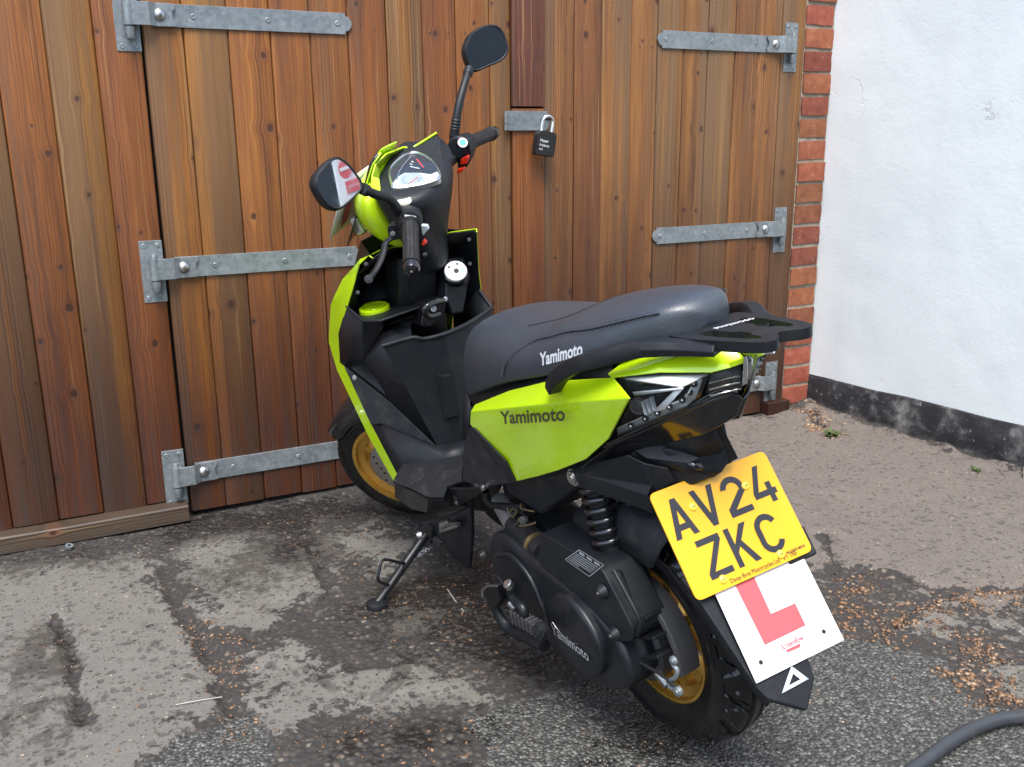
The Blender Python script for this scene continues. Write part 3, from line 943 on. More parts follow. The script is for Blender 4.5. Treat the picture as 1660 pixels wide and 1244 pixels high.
# rubble bank in the corner and along the plinth
ZZ += 0.022 * np.clip(1 - (2.868 - XX) / 0.16, 0, 1) * (0.5 + nz2)
ZZ += 0.02 * np.clip(1 - np.hypot(XX - 2.78, YY + 0.10) / 0.16, 0, 1) * (0.3 + nz2)
ni, nj = XX.shape
me = bpy.data.meshes.new('ground')
verts = np.stack([XX.ravel(), YY.ravel(), ZZ.ravel()], 1)
idx = np.arange(ni * nj).reshape(ni, nj)
quads = np.stack([idx[:-1, :-1].ravel(), idx[1:, :-1].ravel(), idx[1:, 1:].ravel(), idx[:-1, 1:].ravel()], 1)
# outer sheets (continue the same ground to the horizon, a few millimetres lower)
xe = [-200, GX0 + 0.02, GX1 - 0.02, 200]
ye = [-200, GY0 + 0.02, GY1 - 0.02, 200]
ov, oq = [], []
for i in range(3):
    for j in range(3):
        if i == 1 and j == 1: continue
        b = len(verts) + len(ov)
        ov += [(xe[i], ye[j], -0.012), (xe[i + 1], ye[j], -0.012), (xe[i + 1], ye[j + 1], -0.012), (xe[i], ye[j + 1], -0.012)]
        oq.append((b, b + 1, b + 2, b + 3))
allv = np.concatenate([verts, np.array(ov)], 0)
allq = np.concatenate([quads, np.array(oq)], 0)
me.vertices.add(len(allv)); me.vertices.foreach_set('co', allv.ravel())
me.loops.add(allq.size); me.loops.foreach_set('vertex_index', allq.ravel().astype(np.int32))
me.polygons.add(len(allq))
me.polygons.foreach_set('loop_start', np.arange(0, allq.size, 4, dtype=np.int32))
me.polygons.foreach_set('loop_total', np.full(len(allq), 4, dtype=np.int32))
me.polygons.foreach_set('use_smooth', np.ones(len(allq), bool))
for nm, f in (('skim', f_skim), ('tar', f_tar), ('wet', f_wet), ('brown', f_brown)):
    a = me.attributes.new(nm, 'FLOAT', 'POINT')
    a.data.foreach_set('value', np.concatenate([f.ravel(), np.full(len(ov), 0.5 if nm == 'tar' else 0.3)]).astype(np.float32))
me.update(); me.validate()
tag(link('ground', me, MT['ground']), kind='structure')

def ground_z(x, y):
    i = int(min(max((x - GX0) / ST_, 0), ni - 1)); j = int(min(max((y - GY0) / ST_, 0), nj - 1))
    return float(ZZ[i, j])

# ---- loose stones and grit swept into the hollows
GRAVEL = [  # polygon, count, tone range, size range
    ([(0.5833,-0.7953,0), (0.7423,-0.7111,0), (0.9741,-0.6664,0), (0.9034,-1.2103,0), (0.7535,-1.2679,0), (0.6628,-1.0807,0)], 330, (0.0, 0.8), (0.0012, 0.0048)),
    ([(0.547,-0.1885,0), (0.8973,-0.1837,0), (0.8855,-0.525,0), (0.6082,-0.7167,0), (0.5405,-0.4304,0)], 110, (0.0, 0.9), (0.0018, 0.005)),
    ([(0.2363,-0.6077,0), (0.2808,-0.7674,0), (0.3602,-0.8575,0), (0.2744,-1.0107,0), (0.2878,-1.2317,0), (0.2566,-1.215,0), (0.2489,-0.9434,0)], 280, (0.2, 0.9), (0.0018, 0.005)),
    ([(0.2862,-1.1869,0), (0.548,-1.2334,0), (0.6839,-1.354,0), (0.6157,-1.4972,0), (0.2791,-1.3176,0)], 150, (0.0, 0.8), (0.0014, 0.005)),
    ([(1.7742,-1.2509,0), (1.8437,-1.2886,0), (1.6558,-1.4439,0), (1.5619,-1.4164,0)], 240, (0.1, 0.9), (0.0025, 0.007)),
    ([(1.5778,-1.4574,0), (1.7782,-1.4415,0), (1.923,-1.4477,0), (2.1435,-1.491,0), (2.0526,-1.5544,0), (1.8815,-1.5148,0), (1.718,-1.5104,0), (1.6049,-1.5221,0)], 560, (0.1, 0.95), (0.0025, 0.007)),
    ([(1.7559,-1.547,0), (1.8303,-1.6188,0), (1.7624,-1.7566,0), (1.6916,-1.6773,0)], 260, (0.2, 0.9), (0.002, 0.006)),
    ([(1.616,-1.6834,0), (1.6713,-1.7077,0), (1.6786,-1.815,0), (1.6341,-1.8394,0), (1.5942,-1.7942,0), (1.6082,-1.7267,0)], 300, (0.15, 0.95), (0.0025, 0.007)),
    ([(2.77,-0.0286,0), (2.8709,-0.0314,0), (2.7397,-0.2635,0), (2.6803,-0.3686,0), (2.5695,-0.3684,0), (2.6345,-0.2047,0)], 320, (0.3, 0.95), (0.0025, 0.009)),
    ([(-0.1703,-0.0885,0), (0.319,-0.0638,0), (0.3481,-0.9114,0), (0.0401,-1.1901,0), (-0.16,-1.0833,0)], 330, (0.1, 1.0), (0.0012, 0.0035)),
    ([(2.2677,-0.2688,0), (2.7158,-1.0922,0), (2.0972,-1.5233,0), (1.7871,-1.196,0)], 420, (0.2, 1.0), (0.0012, 0.0038)),
    ([(0.7054,-1.3655,0), (1.6002,-1.6421,0), (1.5838,-1.8811,0), (1.4178,-1.9252,0), (0.6354,-1.5078,0)], 130, (0.2, 1.0), (0.001, 0.003)),
]
GRAVEL += [
    ([(0.2863,-0.0459,0), (0.9407,-0.1776,0), (1.182,-0.7796,0), (0.8668,-1.3287,0), (0.65,-1.4253,0), (0.2774,-1.2261,0), (0.2605,-0.8038,0)], 1500, (0.0, 0.42), (0.001, 0.0036)),
    ([(1.7587,-1.1805,0), (2.1594,-1.48,0), (1.6395,-1.8423,0), (1.6557,-1.6439,0), (1.5608,-1.4735,0)], 700, (0.0, 0.45), (0.001, 0.0036)),
]
ico = bmesh.new()
bmesh.ops.create_icosphere(ico, subdivisions=1, radius=1.0)
iv = np.array([v.co[:] for v in ico.verts]); ifc = np.array([[v.index for v in f.verts] for f in ico.faces])
ico.free()
SV, SF, STn = [], [], []
cnt = 0
for poly, count, tr, sr in GRAVEL:
    P2 = np.array([(p[0], p[1]) for p in poly])
    lo, hi = P2.min(0), P2.max(0)
    k = 0
    while k < count:
        c2 = lo - 0.06 + nrng.rand(400, 2) * (hi - lo + 0.12)
        ok = poly_dist(c2[:, 0], c2[:, 1], P2) > 0.02 - nrng.rand(400) ** 2 * 0.07
        cl = vnoise(c2[:, 0] * 25, c2[:, 1] * 25, 9) > nrng.rand(400) * 0.95
        for (x, y) in c2[ok & cl]:
            if k >= count: break
            s = sr[0] + (sr[1] - sr[0]) * nrng.rand() ** 2.2
            a = nrng.rand() * 6.28
            R2 = np.array([[cos(a), -sin(a), 0], [sin(a), cos(a), 0], [0, 0, 1]])
            v = (iv * (0.8 + 0.45 * nrng.rand(len(iv), 1))) * np.array([s * (0.8 + 0.7 * nrng.rand()), s * 0.8, s * (0.35 + 0.35 * nrng.rand())])
            v = v @ R2.T + np.array([x, y, ground_z(x, y) + s * 0.15])
            SV.append(v); SF.append(ifc + cnt * len(iv)); STn.append(np.full(len(iv), tr[0] + (tr[1] - tr[0]) * nrng.rand()))
            cnt += 1; k += 1
me = bpy.data.meshes.new('loose_gravel')
sv = np.concatenate(SV); sf = np.concatenate(SF)
me.vertices.add(len(sv)); me.vertices.foreach_set('co', sv.ravel())
me.loops.add(sf.size); me.loops.foreach_set('vertex_index', sf.ravel().astype(np.int32))
me.polygons.add(len(sf))
me.polygons.foreach_set('loop_start', np.arange(0, sf.size, 3, dtype=np.int32))
me.polygons.foreach_set('loop_total', np.full(len(sf), 3, dtype=np.int32))
a = me.attributes.new('tone', 'FLOAT', 'POINT')
a.data.foreach_set('value', np.concatenate(STn).astype(np.float32))
me.update(); me.validate()
tag(link('loose_gravel', me, MT['stone']), 'scattered orange and brown grit lying in the worn hollows of the yard', 'gravel', kind='stuff')

# ---- timber gates
GTOP = 2.35
def plank_mesh(name, w, h, t, z0, seed, bow=0.0):
    """one board: eased edges with a small vee, end grain slightly out of square"""
    r = random.Random(seed)
    hw = w / 2
    e = 0.0028
    prof = [(-hw, t * 0.35), (-hw, t), (hw, t), (hw, t * 0.35), (hw, e * 1.6), (hw - e, e * 0.45), (hw - e * 2.2, 0.0),
            (0, -bow), (-hw + e * 2.2, 0.0), (-hw + e, e * 0.45), (-hw, e * 1.6)]
    zb = z0 + r.uniform(-0.003, 0.004)
    secs = []
    for z in (zb, zb + h * 0.33, zb + h * 0.66, z0 + h):
        dx = r.uniform(-0.0006, 0.0006)
        secs.append([(x + dx, y, z) for x, y in prof])
    v, f = loft_data(secs)
    return meshdata(name, v, f, True, 20)

def planks(parent, edges, z0, h, mats, y=0.0, t=0.022, gap=0.0016, seed=0, labels=None):
    for i in range(len(edges) - 1):
        x0, x1 = edges[i] + gap / 2, edges[i + 1] - gap / 2
        o = link('plank', plank_mesh('plank', x1 - x0, h, t, z0, seed + i, 0.0008), mats[i % len(mats)] if isinstance(mats, list) else mats, parent)
        rr = random.Random(seed * 31 + i)
        o.location = ((x0 + x1) / 2, y + rr.uniform(-0.0012, 0.0012), 0)
        if labels and i in labels: o['label'] = labels[i]

def screw(parent, x, z, y, r=0.0062):
    v, f = lathe_data([(0, 0.0006), (r * 0.25, 0.0006), (r * 0.3, 0.0018), (r * 0.8, 0.0022), (r, 0.0010), (r, -0.001), (0, -0.001)], (x, y, z), (0, -1, 0), 12)
    return mesh('screw', v, f, MT['dark_steel' if False else 'galv'], parent)

def strap_hinge(parent, xp, z, sgn, length, label=None):
    """galvanised band and hook on plate; sgn = direction of the band"""
    y0 = -0.0035
    plate = prism('strap_hinge', [(xp - .031, y0, z - .095), (xp + .031, y0, z - .095), (xp + .031, y0, z + .080), (xp - .031, y0, z + .080)], (0, 0.0035 - 0.0006, 0), MT['galv'], parent, 0.0008)
    if label: plate['label'] = label
    for sx in (-.018, .018):
        screw(plate, xp + sx, z + .066, y0); screw(plate, xp + sx, z - .082, y0)
    # hook pin standing on the plate
    px = xp + sgn * 0.004
    lathe('pin', [(0, .042), (.0075, .042), (.0085, .039), (.0085, -.032), (.0125, -.034), (.0125, -.062), (.010, -.066), (0, -.066)], (px, y0 - 0.016, z), (0, 0, 1), MT['galv'], plate, 20)
    # knuckle wrapped round the pin
    lathe('knuckle', [(.0095, .030), (.0150, .030), (.0150, -.030), (.0095, -.030)], (px, y0 - 0.016, z), (0, 0, 1), MT['galv'], plate, 24, closed_profile=True)
    # cranked band: joggles back to the timber after the knuckle
    x1 = px + sgn * 0.014; x2 = xp + sgn * 0.055; x3 = xp + sgn * 0.075; xe_ = xp + sgn * length
    w = 0.0295
    yk = y0 - 0.0285
    pa = [(x1 - sgn * 0.012, yk), (x2, yk), (x3, -0.0145)]
    pb = [(x3 + sgn * 0.040, -0.0145)]
    cen = pa + pb
    th = 0.0055
    secs = []
    for (x, y) in cen:
        secs.append([(x, y, z - w), (x, y, z + w), (x, y + th, z + w), (x, y + th, z - w)])
    loft('collar', secs, MT['galv'], plate, bevel=0.0008)
    # long leaf with a stepped tip
    t0 = xp + sgn * 0.060
    tip = [(xe_ - sgn * .020, z + w), (xe_ - sgn * .020, z + .021), (xe_ - sgn * .012, z + .020), (xe_ - sgn * .003, z + .010), (xe_, z), (xe_ - sgn * .003, z - .010), (xe_ - sgn * .012, z - .020), (xe_ - sgn * .020, z - .021), (xe_ - sgn * .020, z - w)]
    out = [(t0, z - w), (t0, z + w)] + tip
    prism('band', [(x, -0.0072, zz) for x, zz in out], (0, 0.0060, 0), MT['galv'], plate, 0.0006)
    # scalloped end of the collar
    cx = x3 + sgn * 0.040
    so = [(cx - sgn * .002, z - w + .001), (cx + sgn * .010, z - w + .001), (cx + sgn * .010, z - .017), (cx + sgn * .003, z - .010), (cx + sgn * .001, z), (cx + sgn * .003, z + .010), (cx + sgn * .010, z + .017), (cx + sgn * .010, z + w - .001), (cx - sgn * .002, z + w - .001)]
    prism('collar_end', [(x, -0.0143, zz) for x, zz in so], (0, 0.0050, 0), MT['galv'], plate, 0.0006)
    lathe('coach_bolt', [(0, .0095), (.006, .0088), (.012, .006), (.0165, .0015), (.017, 0), (0, 0)], (xp + sgn * 0.083, -0.0145, z), (0, -1, 0), MT['steel'], plate, 24)
    for d in (0.172, 0.375, 0.578):
        if d < length: screw(plate, xp + sgn * d, z, -0.0073, 0.0075)
    return plate

fixed = thing('fence_panel', 'fixed timber panel of vertical boards left of the gate, carrying the left hinge plates', 'fence panel', (0.0, 0, 0))
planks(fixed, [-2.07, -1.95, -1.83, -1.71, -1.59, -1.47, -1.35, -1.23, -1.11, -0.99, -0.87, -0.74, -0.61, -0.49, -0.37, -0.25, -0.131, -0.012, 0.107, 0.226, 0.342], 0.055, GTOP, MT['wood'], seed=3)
lg = thing('wooden_gate', 'left gate leaf of warm brown boards with three long galvanised straps, behind the scooter', 'gate', (0.35, 0, 0))
LX = [0.349, 0.454, 0.574, 0.692, 0.808, 0.922, 1.042, 1.158, 1.271, 1.388, 1.462]
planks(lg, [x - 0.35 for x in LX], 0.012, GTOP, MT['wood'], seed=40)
rg = thing('wooden_gate', 'right gate leaf of greyer boards hung beside the red brick pier', 'gate', (1.584, 0, 0))
RX = [1.462, 1.584, 1.702, 1.81, 1.931, 2.04, 2.151, 2.261, 2.384, 2.493, 2.605]
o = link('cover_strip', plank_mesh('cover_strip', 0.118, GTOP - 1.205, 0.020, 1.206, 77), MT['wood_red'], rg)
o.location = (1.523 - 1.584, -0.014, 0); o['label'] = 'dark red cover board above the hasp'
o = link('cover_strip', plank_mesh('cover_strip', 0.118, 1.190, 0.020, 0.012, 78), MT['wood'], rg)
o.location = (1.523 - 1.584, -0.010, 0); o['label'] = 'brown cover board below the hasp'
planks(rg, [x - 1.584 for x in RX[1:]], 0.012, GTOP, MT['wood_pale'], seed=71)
post = thing('gate_post', 'narrow timber post board between the right gate leaf and the brick pier', 'post', (2.663, 0, 0))
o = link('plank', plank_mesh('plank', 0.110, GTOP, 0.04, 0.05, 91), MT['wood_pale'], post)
box('packing_block', (0.002, -0.016, 0.022), (0.115, 0.05, 0.062), MT['wood_red'], post, 0.003)
# hinges belong to what they swing: plates sit on the fixed timber, bands on the leaf
for z in (1.437, 0.757, 0.136):
    h = strap_hinge(lg, 0.311 - 0.35, z, 1, 0.622)
    h = strap_hinge(rg, 2.647 - 1.584, z, -1, 0.614)
def nails(parent, xs_, zs_, y, seed):
    r = random.Random(seed)
    pr_ = []
    for x in xs_:
        for z in zs_:
            for dx_ in (-.026, .028):
                pr_.append(lathe_data([(0, .0007), (.0024, .0005), (.0030, -.0006)], (x + dx_ + r.uniform(-.006, .006), y, z + r.uniform(-.012, .012)), (0, -1, 0), 8))
    tag(mesh('nail_heads', *join_data(pr_), MT['dark_steel'], parent), kind='stuff')
mids = lambda e, o: [(e[i] + e[i + 1]) / 2 - o for i in range(len(e) - 1)]
nails(lg, mids(LX, .35), (1.43, .10), -.0006, 1)
nails(rg, mids(RX, 1.584)[1:], (1.40, .70, .10), -.0006, 2)
# hasp across the cover strip
hz = 1.163
hs_ = prism('hasp', round_poly([(1.440 - 1.584, -0.0185, hz - .031), (1.585 - 1.584, -0.0185, hz - .031), (1.600 - 1.584, -0.0185, hz), (1.585 - 1.584, -0.0185, hz + .031), (1.440 - 1.584, -0.0185, hz + .031)], .006, 3), (0, .0035, 0), MT['galv'], rg, 0.0006)
for k in range(3):
    lathe('hasp_knuckle', [(0, .0095), (.0065, .0095), (.0065, -.0095), (0, -.0095)], (1.432 - 1.584, -0.0215, hz + (k - 1) * 0.0205), (0, 0, 1), MT['galv'], hs_, 16)
tube('staple', cr([(1.566 - 1.584, -0.012, hz + .004), (1.566 - 1.584, -0.040, hz + .004), (1.578 - 1.584, -0.045, hz + .004), (1.590 - 1.584, -0.040, hz + .004), (1.590 - 1.584, -0.012, hz + .004)], 4), 0.0040, MT['dark_steel'], hs_)
# padlock
pk = thing('padlock', 'black square padlock with bright shackle hanging from the hasp', 'padlock', (1.566, -0.052, 1.150))
rot = Matrix.Rotation(radians(9), 3, 'Y')
def pl_(p): return rot @ Vector(p)
body_o = [pl_(p) for p in round_poly([(-.034, -.016, -.100), (.034, -.016, -.100), (.036, -.016, -.030), (.024, -.016, -.022), (-.024, -.016, -.022), (-.034, -.016, -.034)], .006, 3)]
prism('lock_body', body_o, pl_((0, .032, 0)), MT['rubber'], pk, 0.003)
sh = [pl_(p) for p in cr([(-.016, 0, -.03), (-.017, 0, .006), (-.010, 0, .022), (.004, 0, .028), (.018, 0, .020), (.022, 0, .004), (.021, 0, -.03)], 5)]
tube('shackle', sh, .0052, MT['chrome'], pk, 12)
for k, (dz, s, w_) in enumerate(((-.058, .011, 'Master'), (-.072, .009, 'ProSeries'), (-.084, .007, '6121'))):
    text_mesh('print', w_, pl_((-.026, -.0165, dz)), pl_((1, 0, 0)), pl_((0, 0, 1)), s * 1.25, MT['white_print'], pk, 0.85, 0.0006)
# sole beam under the fixed panel
bm_ = thing('timber_sill', 'grey weathered timber sill lying along the ground under the left fixed panel', 'beam', (0, -0.03, 0))
secs = []
for x, dz in ((-2.0, 0), (-1.2, .001), (-0.3, .001), (0.0, -.001), (0.336, .001)):
    # modelled upright along z so that the grain follows its length, then laid down
    secs.append([(-h_ - dz, y_, x) for y_, h_ in ((-0.022, 0.002), (-0.022, 0.048), (-0.018, 0.052), (0.05, 0.054), (0.05, 0.002))])
bo_ = loft('beam', secs, MT['wood_raw'], bm_, bevel=0.002)
bo_.rotation_euler = (0, pi / 2, 0)
# dark sheet added behind the boards, its colour standing for shade in the gaps
tag(box('shade_backing', (0.4, 0.12, 1.17), (5.2, 0.02, 2.36), MT['shutter'], None), kind='structure')

# ---- brick pier
pier = thing('brick_pier', 'red brick pier with pale mortar between the gate post and the white wall', 'pier', (2.796, 0, 0))
mort = box('mortar', (0, 0.112, 1.2), (0.146, 0.206, 2.4), MT['mortar'], pier)
bz0 = 1.592
def brick_mesh(seed, w, h):
    r = random.Random(seed)
    bm = bmesh.new()
    bmesh.ops.create_cube(bm, size=1.0)
    bmesh.ops.subdivide_edges(bm, edges=bm.edges, cuts=2, use_grid_fill=True)
    for vtx in bm.verts:
        c = vtx.co
        c.x *= w; c.y *= 0.10; c.z *= h
        ex = (abs(c.x) > w * .49) + (abs(c.z) > h * .49) + (abs(c.y) > 0.049)
        c.x += r.uniform(-.0016, .0016); c.z += r.uniform(-.0016, .0016)
        if c.y < 0: c.y += r.uniform(-.001, .0015)
        if ex >= 2:
            c.x *= 0.988; c.z *= 0.98
            if c.y < 0: c.y += 0.0016
    for f_ in bm.faces: f_.smooth = True
    me_ = bpy.data.meshes.new('brick'); bm.to_mesh(me_); bm.free()
    me_.set_sharp_from_angle(angle=radians(28))
    return me_
for i in range(-9, 19):
    zc = bz0 - 0.083 * i - 0.0415
    if zc - .036 < 0.018: continue
    o = link('brick', brick_mesh(i + 20, 0.140 + rng.uniform(-.004, .003), 0.0705 + rng.uniform(-.0025, .002)), MT['brick'], pier)
    o.location = (rng.uniform(-.003, .003) - 0.001, 0.051 + rng.uniform(-.003, .003), zc)
    o.rotation_euler = (0, rng.uniform(-.012, .012), rng.uniform(-.01, .01))
# ---- white rendered wall with a black tarred plinth
ww = thing('rendered_wall', 'white painted rendered wall with a peeling black plinth, right of the brick pier', 'wall', (2.87, 0, 0))
nx, nyy = 150, 110
v, f = [], []
r_ = np.random.RandomState(5)
for i in range(nx + 1):
    for j in range(nyy + 1):
        y = 0.06 - 3.405 * i / nx
        z = 0.135 + (3.2 - 0.135) * j / nyy
        zl = z + (vnoise(np.array(y * 9.0), np.array(3.0), 8) - .5) * 0.012 * (1 if j == 0 else 0)
        yl = y + ((vnoise(np.array(z * 26.0), np.array(1.0), 12) - .5) * 0.014 if i == 0 else 0)
        d = (vnoise(np.array(y * 2.2 + 9), np.array(z * 2.2), 21) - .5) * 0.008 + (vnoise(np.array(y * 11 + 9), np.array(z * 11), 22) - .5) * 0.0018
        v.append((float(d), float(yl), float(zl)))
for i in range(nx):
    for j in range(nyy):
        a_ = i * (nyy + 1) + j
        f.append((a_, a_ + 1, a_ + nyy + 2, a_ + nyy + 1))
o = mesh('white_render', v, f, MT['render'], ww, sharp=None)
secs = []
for i in range(61):
    y = 0.05 - 3.39 * i / 60
    d = -0.006 + (float(vnoise(np.array(y * 7.0), np.array(2.0), 31)) - .5) * 0.006
    zt = 0.135 - max(0, -y) * -0.034 + (float(vnoise(np.array(y * 6.0), np.array(5.0), 33)) - .5) * 0.010
    zt = 0.133 + max(0, -y) * 0.036 + (float(vnoise(np.array(y * 6.0), np.array(5.0), 33)) - .5) * 0.008
    secs.append([(d - .010, y, -0.03), (d - .004, y, 0.03), (d, y, zt - .006), (d + .006, y, zt), (0.06, y, zt), (0.06, y, -0.03)])
loft('plinth', secs, MT['plinth'], ww, sharp=50)
box('core', (0.065, -1.65, 1.6), (0.06, 3.36, 3.2), MT['mortar'], ww)

# ---- weeds at the foot of the wall
def weed(loc, n, size, label, seed):
    r = random.Random(seed)
    w_ = thing('weed', label, 'weed', loc, 'small weeds at the foot of the white wall')
    vs_, fs_ = [], []
    for k in range(n):
        a = r.uniform(0, 6.28); L = size * r.uniform(.4, 1.0); up = r.uniform(.25, .9)
        d = Vector((cos(a), sin(a), 0)); s = Vector((-sin(a), cos(a), 0)) * L * .16
        b0 = Vector((r.uniform(-1, 1), r.uniform(-1, 1), 0)) * size * .35
        m1 = b0 + d * L * .5 + Vector((0, 0, L * up * .7)); e1 = b0 + d * L + Vector((0, 0, L * up * .75))
        i0 = len(vs_)
        vs_ += [b0 - s * .3, b0 + s * .3, m1 + s, e1, m1 - s]
        fs_ += [(i0, i0 + 1, i0 + 2, i0 + 4), (i0 + 4, i0 + 2, i0 + 3)]
    mesh('leaves', vs_, fs_, MT['leaf'], w_, sharp=None)
weed((2.6143,-0.3764,0.005), 46, 0.042, 'bright green tuft of weed in the corner crack by the brick pier', 1)
weed((2.7469,-0.8955,0.005), 26, 0.026, 'smaller green weed in the yard part way along the black plinth', 2)
# ---- chips of concrete
o = prism('concrete_chunk', [(2.795, -1.03, 0.0), (2.86, -0.985, 0.0), (2.86, -1.12, 0.0), (2.80, -1.10, 0.0)], (0, 0, 0.035), MT['concrete'], None, 0.004)
tag(o, 'pale concrete chunk lying against the plinth at the right edge', 'concrete')
nut = lathe('hex_nut', [(.005, .010), (.011, .010), (.012, .005), (.011, 0), (.005, 0)], (0.002, -0.095, 0.004), (0.2, -0.3, 1), MT['galv'], None, 6)
tag(nut, 'loose steel nut on the ground in front of the timber sill', 'nut')
# ---- hose
hp = cr([(1.1987,-1.8963,0.02), (1.2912,-1.8824,0.02), (1.3755,-1.8659,0.02), (1.4684,-1.8566,0.02), (1.537,-1.8603,0.02), (1.5992,-1.8778,0.02), (1.80, -1.93, 0.02), (2.0, -2.1, 0.02)], 8)
hs2 = tube('hose', hp, 0.0125, MT['hose'], None, 16)
tag(hs2, 'grey black rubber hose curving over the tarmac in the near right corner', 'hose')

# ================================================================== SCOOTER
# bike frame: x forward from the rear axle, y to the rider's left, z up; leaned on its side stand
BR = Matrix([[-0.065254, -0.984609, -0.16213], [0.997869, -0.064387, -0.010602], [0.0, -0.162477, 0.986712]])
bk = thing('scooter', 'lime green and black scooter on its side stand, yellow plate AV24 ZKC and learner plate', 'scooter', [1.01233, -1.56788, 0.01294])
bk.rotation_euler = BR.to_euler()
RZ = 0.222

# ---- wheels
def tyre_data(R, r_rim, hw, cx, cz, seed, nseg=440):
    """road tyre with cut tread grooves; axle at (cx,0,cz)"""
    prof = []
    K_ = 64
    for i in range(K_ + 1):
        t = -1 + 2 * i / K_
        a = t * 1.95
        # crown to sidewall to bead
        y = hw * sin(min(abs(a), pi * .5 + .38) if True else a) * (1 if a > 0 else -1)
        if abs(a) <= pi / 2:
            rr = R - (R - r_rim) * 0.56 * (1 - cos(a)) ** 1.15
        else:
            q = (abs(a) - pi / 2) / (1.95 - pi / 2)
            rr = R - (R - r_rim) * (0.56 + 0.44 * q)
            y = hw * (1 - 0.22 * q ** 1.5) * (1 if a > 0 else -1)
        prof.append((y, rr, a))
    V, Fs = [], []
    m = len(prof)
    for k in range(nseg):
        th = 2 * pi * k / nseg
        for (y, rr, a) in prof:
            aa = abs(a)
            g = 0
            if aa < 1.25:
                s = 1 if a > 0 else -1
                ph = (th * 17 / (2 * pi) + aa * 0.75 + (0.5 if s > 0 else 0)) % 1.0
                if 0.22 < aa < 1.2 and min(ph, 1 - ph) < 0.11: g = 1
                ph2 = (th * 34 / (2 * pi) - aa * 0.5) % 1.0
                if 0.62 < aa < 1.2 and min(ph2, 1 - ph2) < 0.07: g = 1
                if 0.16 < aa < 0.25: g = 1
            rr2 = rr - 0.0058 * g
            V.append((cx + rr2 * cos(th), y, cz + rr2 * sin(th)))
    for k in range(nseg):
        k2 = (k + 1) % nseg
        for i in range(m - 1):
            Fs.append((k * m + i, k * m + i + 1, k2 * m + i + 1, k2 * m + i))
    return V, Fs

def rim_data(cx, cz, r, hw, nsp=5, hub_y=0.0):
    O = (cx, 0, cz)
    parts = []
    prof = [(r * 0.90, -hw), (r, -hw), (r + .002, -hw + .004), (r - .006, -hw + .012), (r * .86, -hw * .55), (r * .82, -hw * .2), (r * .82, hw * .2), (r * .86, hw * .55), (r - .006, hw - .012), (r + .002, hw - .004), (r, hw), (r * 0.93, hw), (r * .915, hw - .012), (r * .80, hw * .5), (r * .765, 0.0), (r * .80, -hw * .5)]
    parts.append(lathe_data(prof, O, (0, 1, 0), 72, (1, 0, 0), True))
    for k in range(nsp):
        a = 2 * pi * k / nsp + 0.3
        for s in (-1, 1):
            a1 = a + s * 0.16; a2 = a + s * 0.27
            p = []
            w = 0.011
            for (rad, aa, yy) in ((r * .22, a1, hub_y + .012), (r * .80, a2, 0.006)):
                c = Vector((cx + rad * cos(aa), yy, cz + rad * sin(aa)))
                tg = Vector((-sin(aa), 0, cos(aa)))
                p.append([c - tg * w + Vector((0, -.014, 0)), c + tg * w + Vector((0, -.014, 0)), c + tg * w * .8 + Vector((0, .014, 0)), c - tg * w * .8 + Vector((0, .014, 0))])
            parts.append(loft_data(p))
    parts.append(lathe_data([(0, -.045), (r * .24, -.045), (r * .3, -.02), (r * .3, .02), (r * .24, .045), (0, .045)], O, (0, 1, 0), 28, (1, 0, 0)))
    return join_data(parts)

rw = bpy.data.objects.new('wheel', None); col.objects.link(rw); rw.parent = bk
rw['label'] = 'rear wheel with gold rim'
v, f = tyre_data(0.222, 0.138, 0.058, 0, RZ, 1)
mesh('tyre', v, f, MT['tyre'], rw, sharp=40)
v, f = rim_data(0, RZ, 0.1425, 0.043)
mesh('rim', v, f, MT['gold'], rw, sharp=30)
fw = bpy.data.objects.new('wheel', None); col.objects.link(fw); fw.parent = bk
fw['label'] = 'front wheel turned left, gold rim and drilled brake disc'
WB, FZ = 1.176, 0.203
v, f = tyre_data(0.206, 0.146, 0.046, WB, FZ, 2)
mesh('tyre', v, f, MT['tyre'], fw, steer=True, sharp=40)
v, f = rim_data(WB, FZ, 0.150, 0.038)
mesh('rim', v, f, MT['gold'], fw, steer=True, sharp=30)
dp = []
dp.append(lathe_data([(.048, .036), (.095, .036), (.095, .040), (.048, .040)], (WB, 0, FZ), (0, 1, 0), 48, (1, 0, 0), True))
mesh('brake_disc', *join_data(dp), MT['steel'], fw, steer=True)
hv = []
for k in range(22):
    a = 2 * pi * k / 22; rr_ = .066 + .009 * (k % 3)
    hv.append(lathe_data([(0, .0405), (.0042, .0405), (.0042, .0395)], (WB + rr_ * cos(a), 0, FZ + rr_ * sin(a)), (0, 1, 0), 8))
mesh('disc_hole', *join_data(hv), MT['rubber'], fw, steer=True)
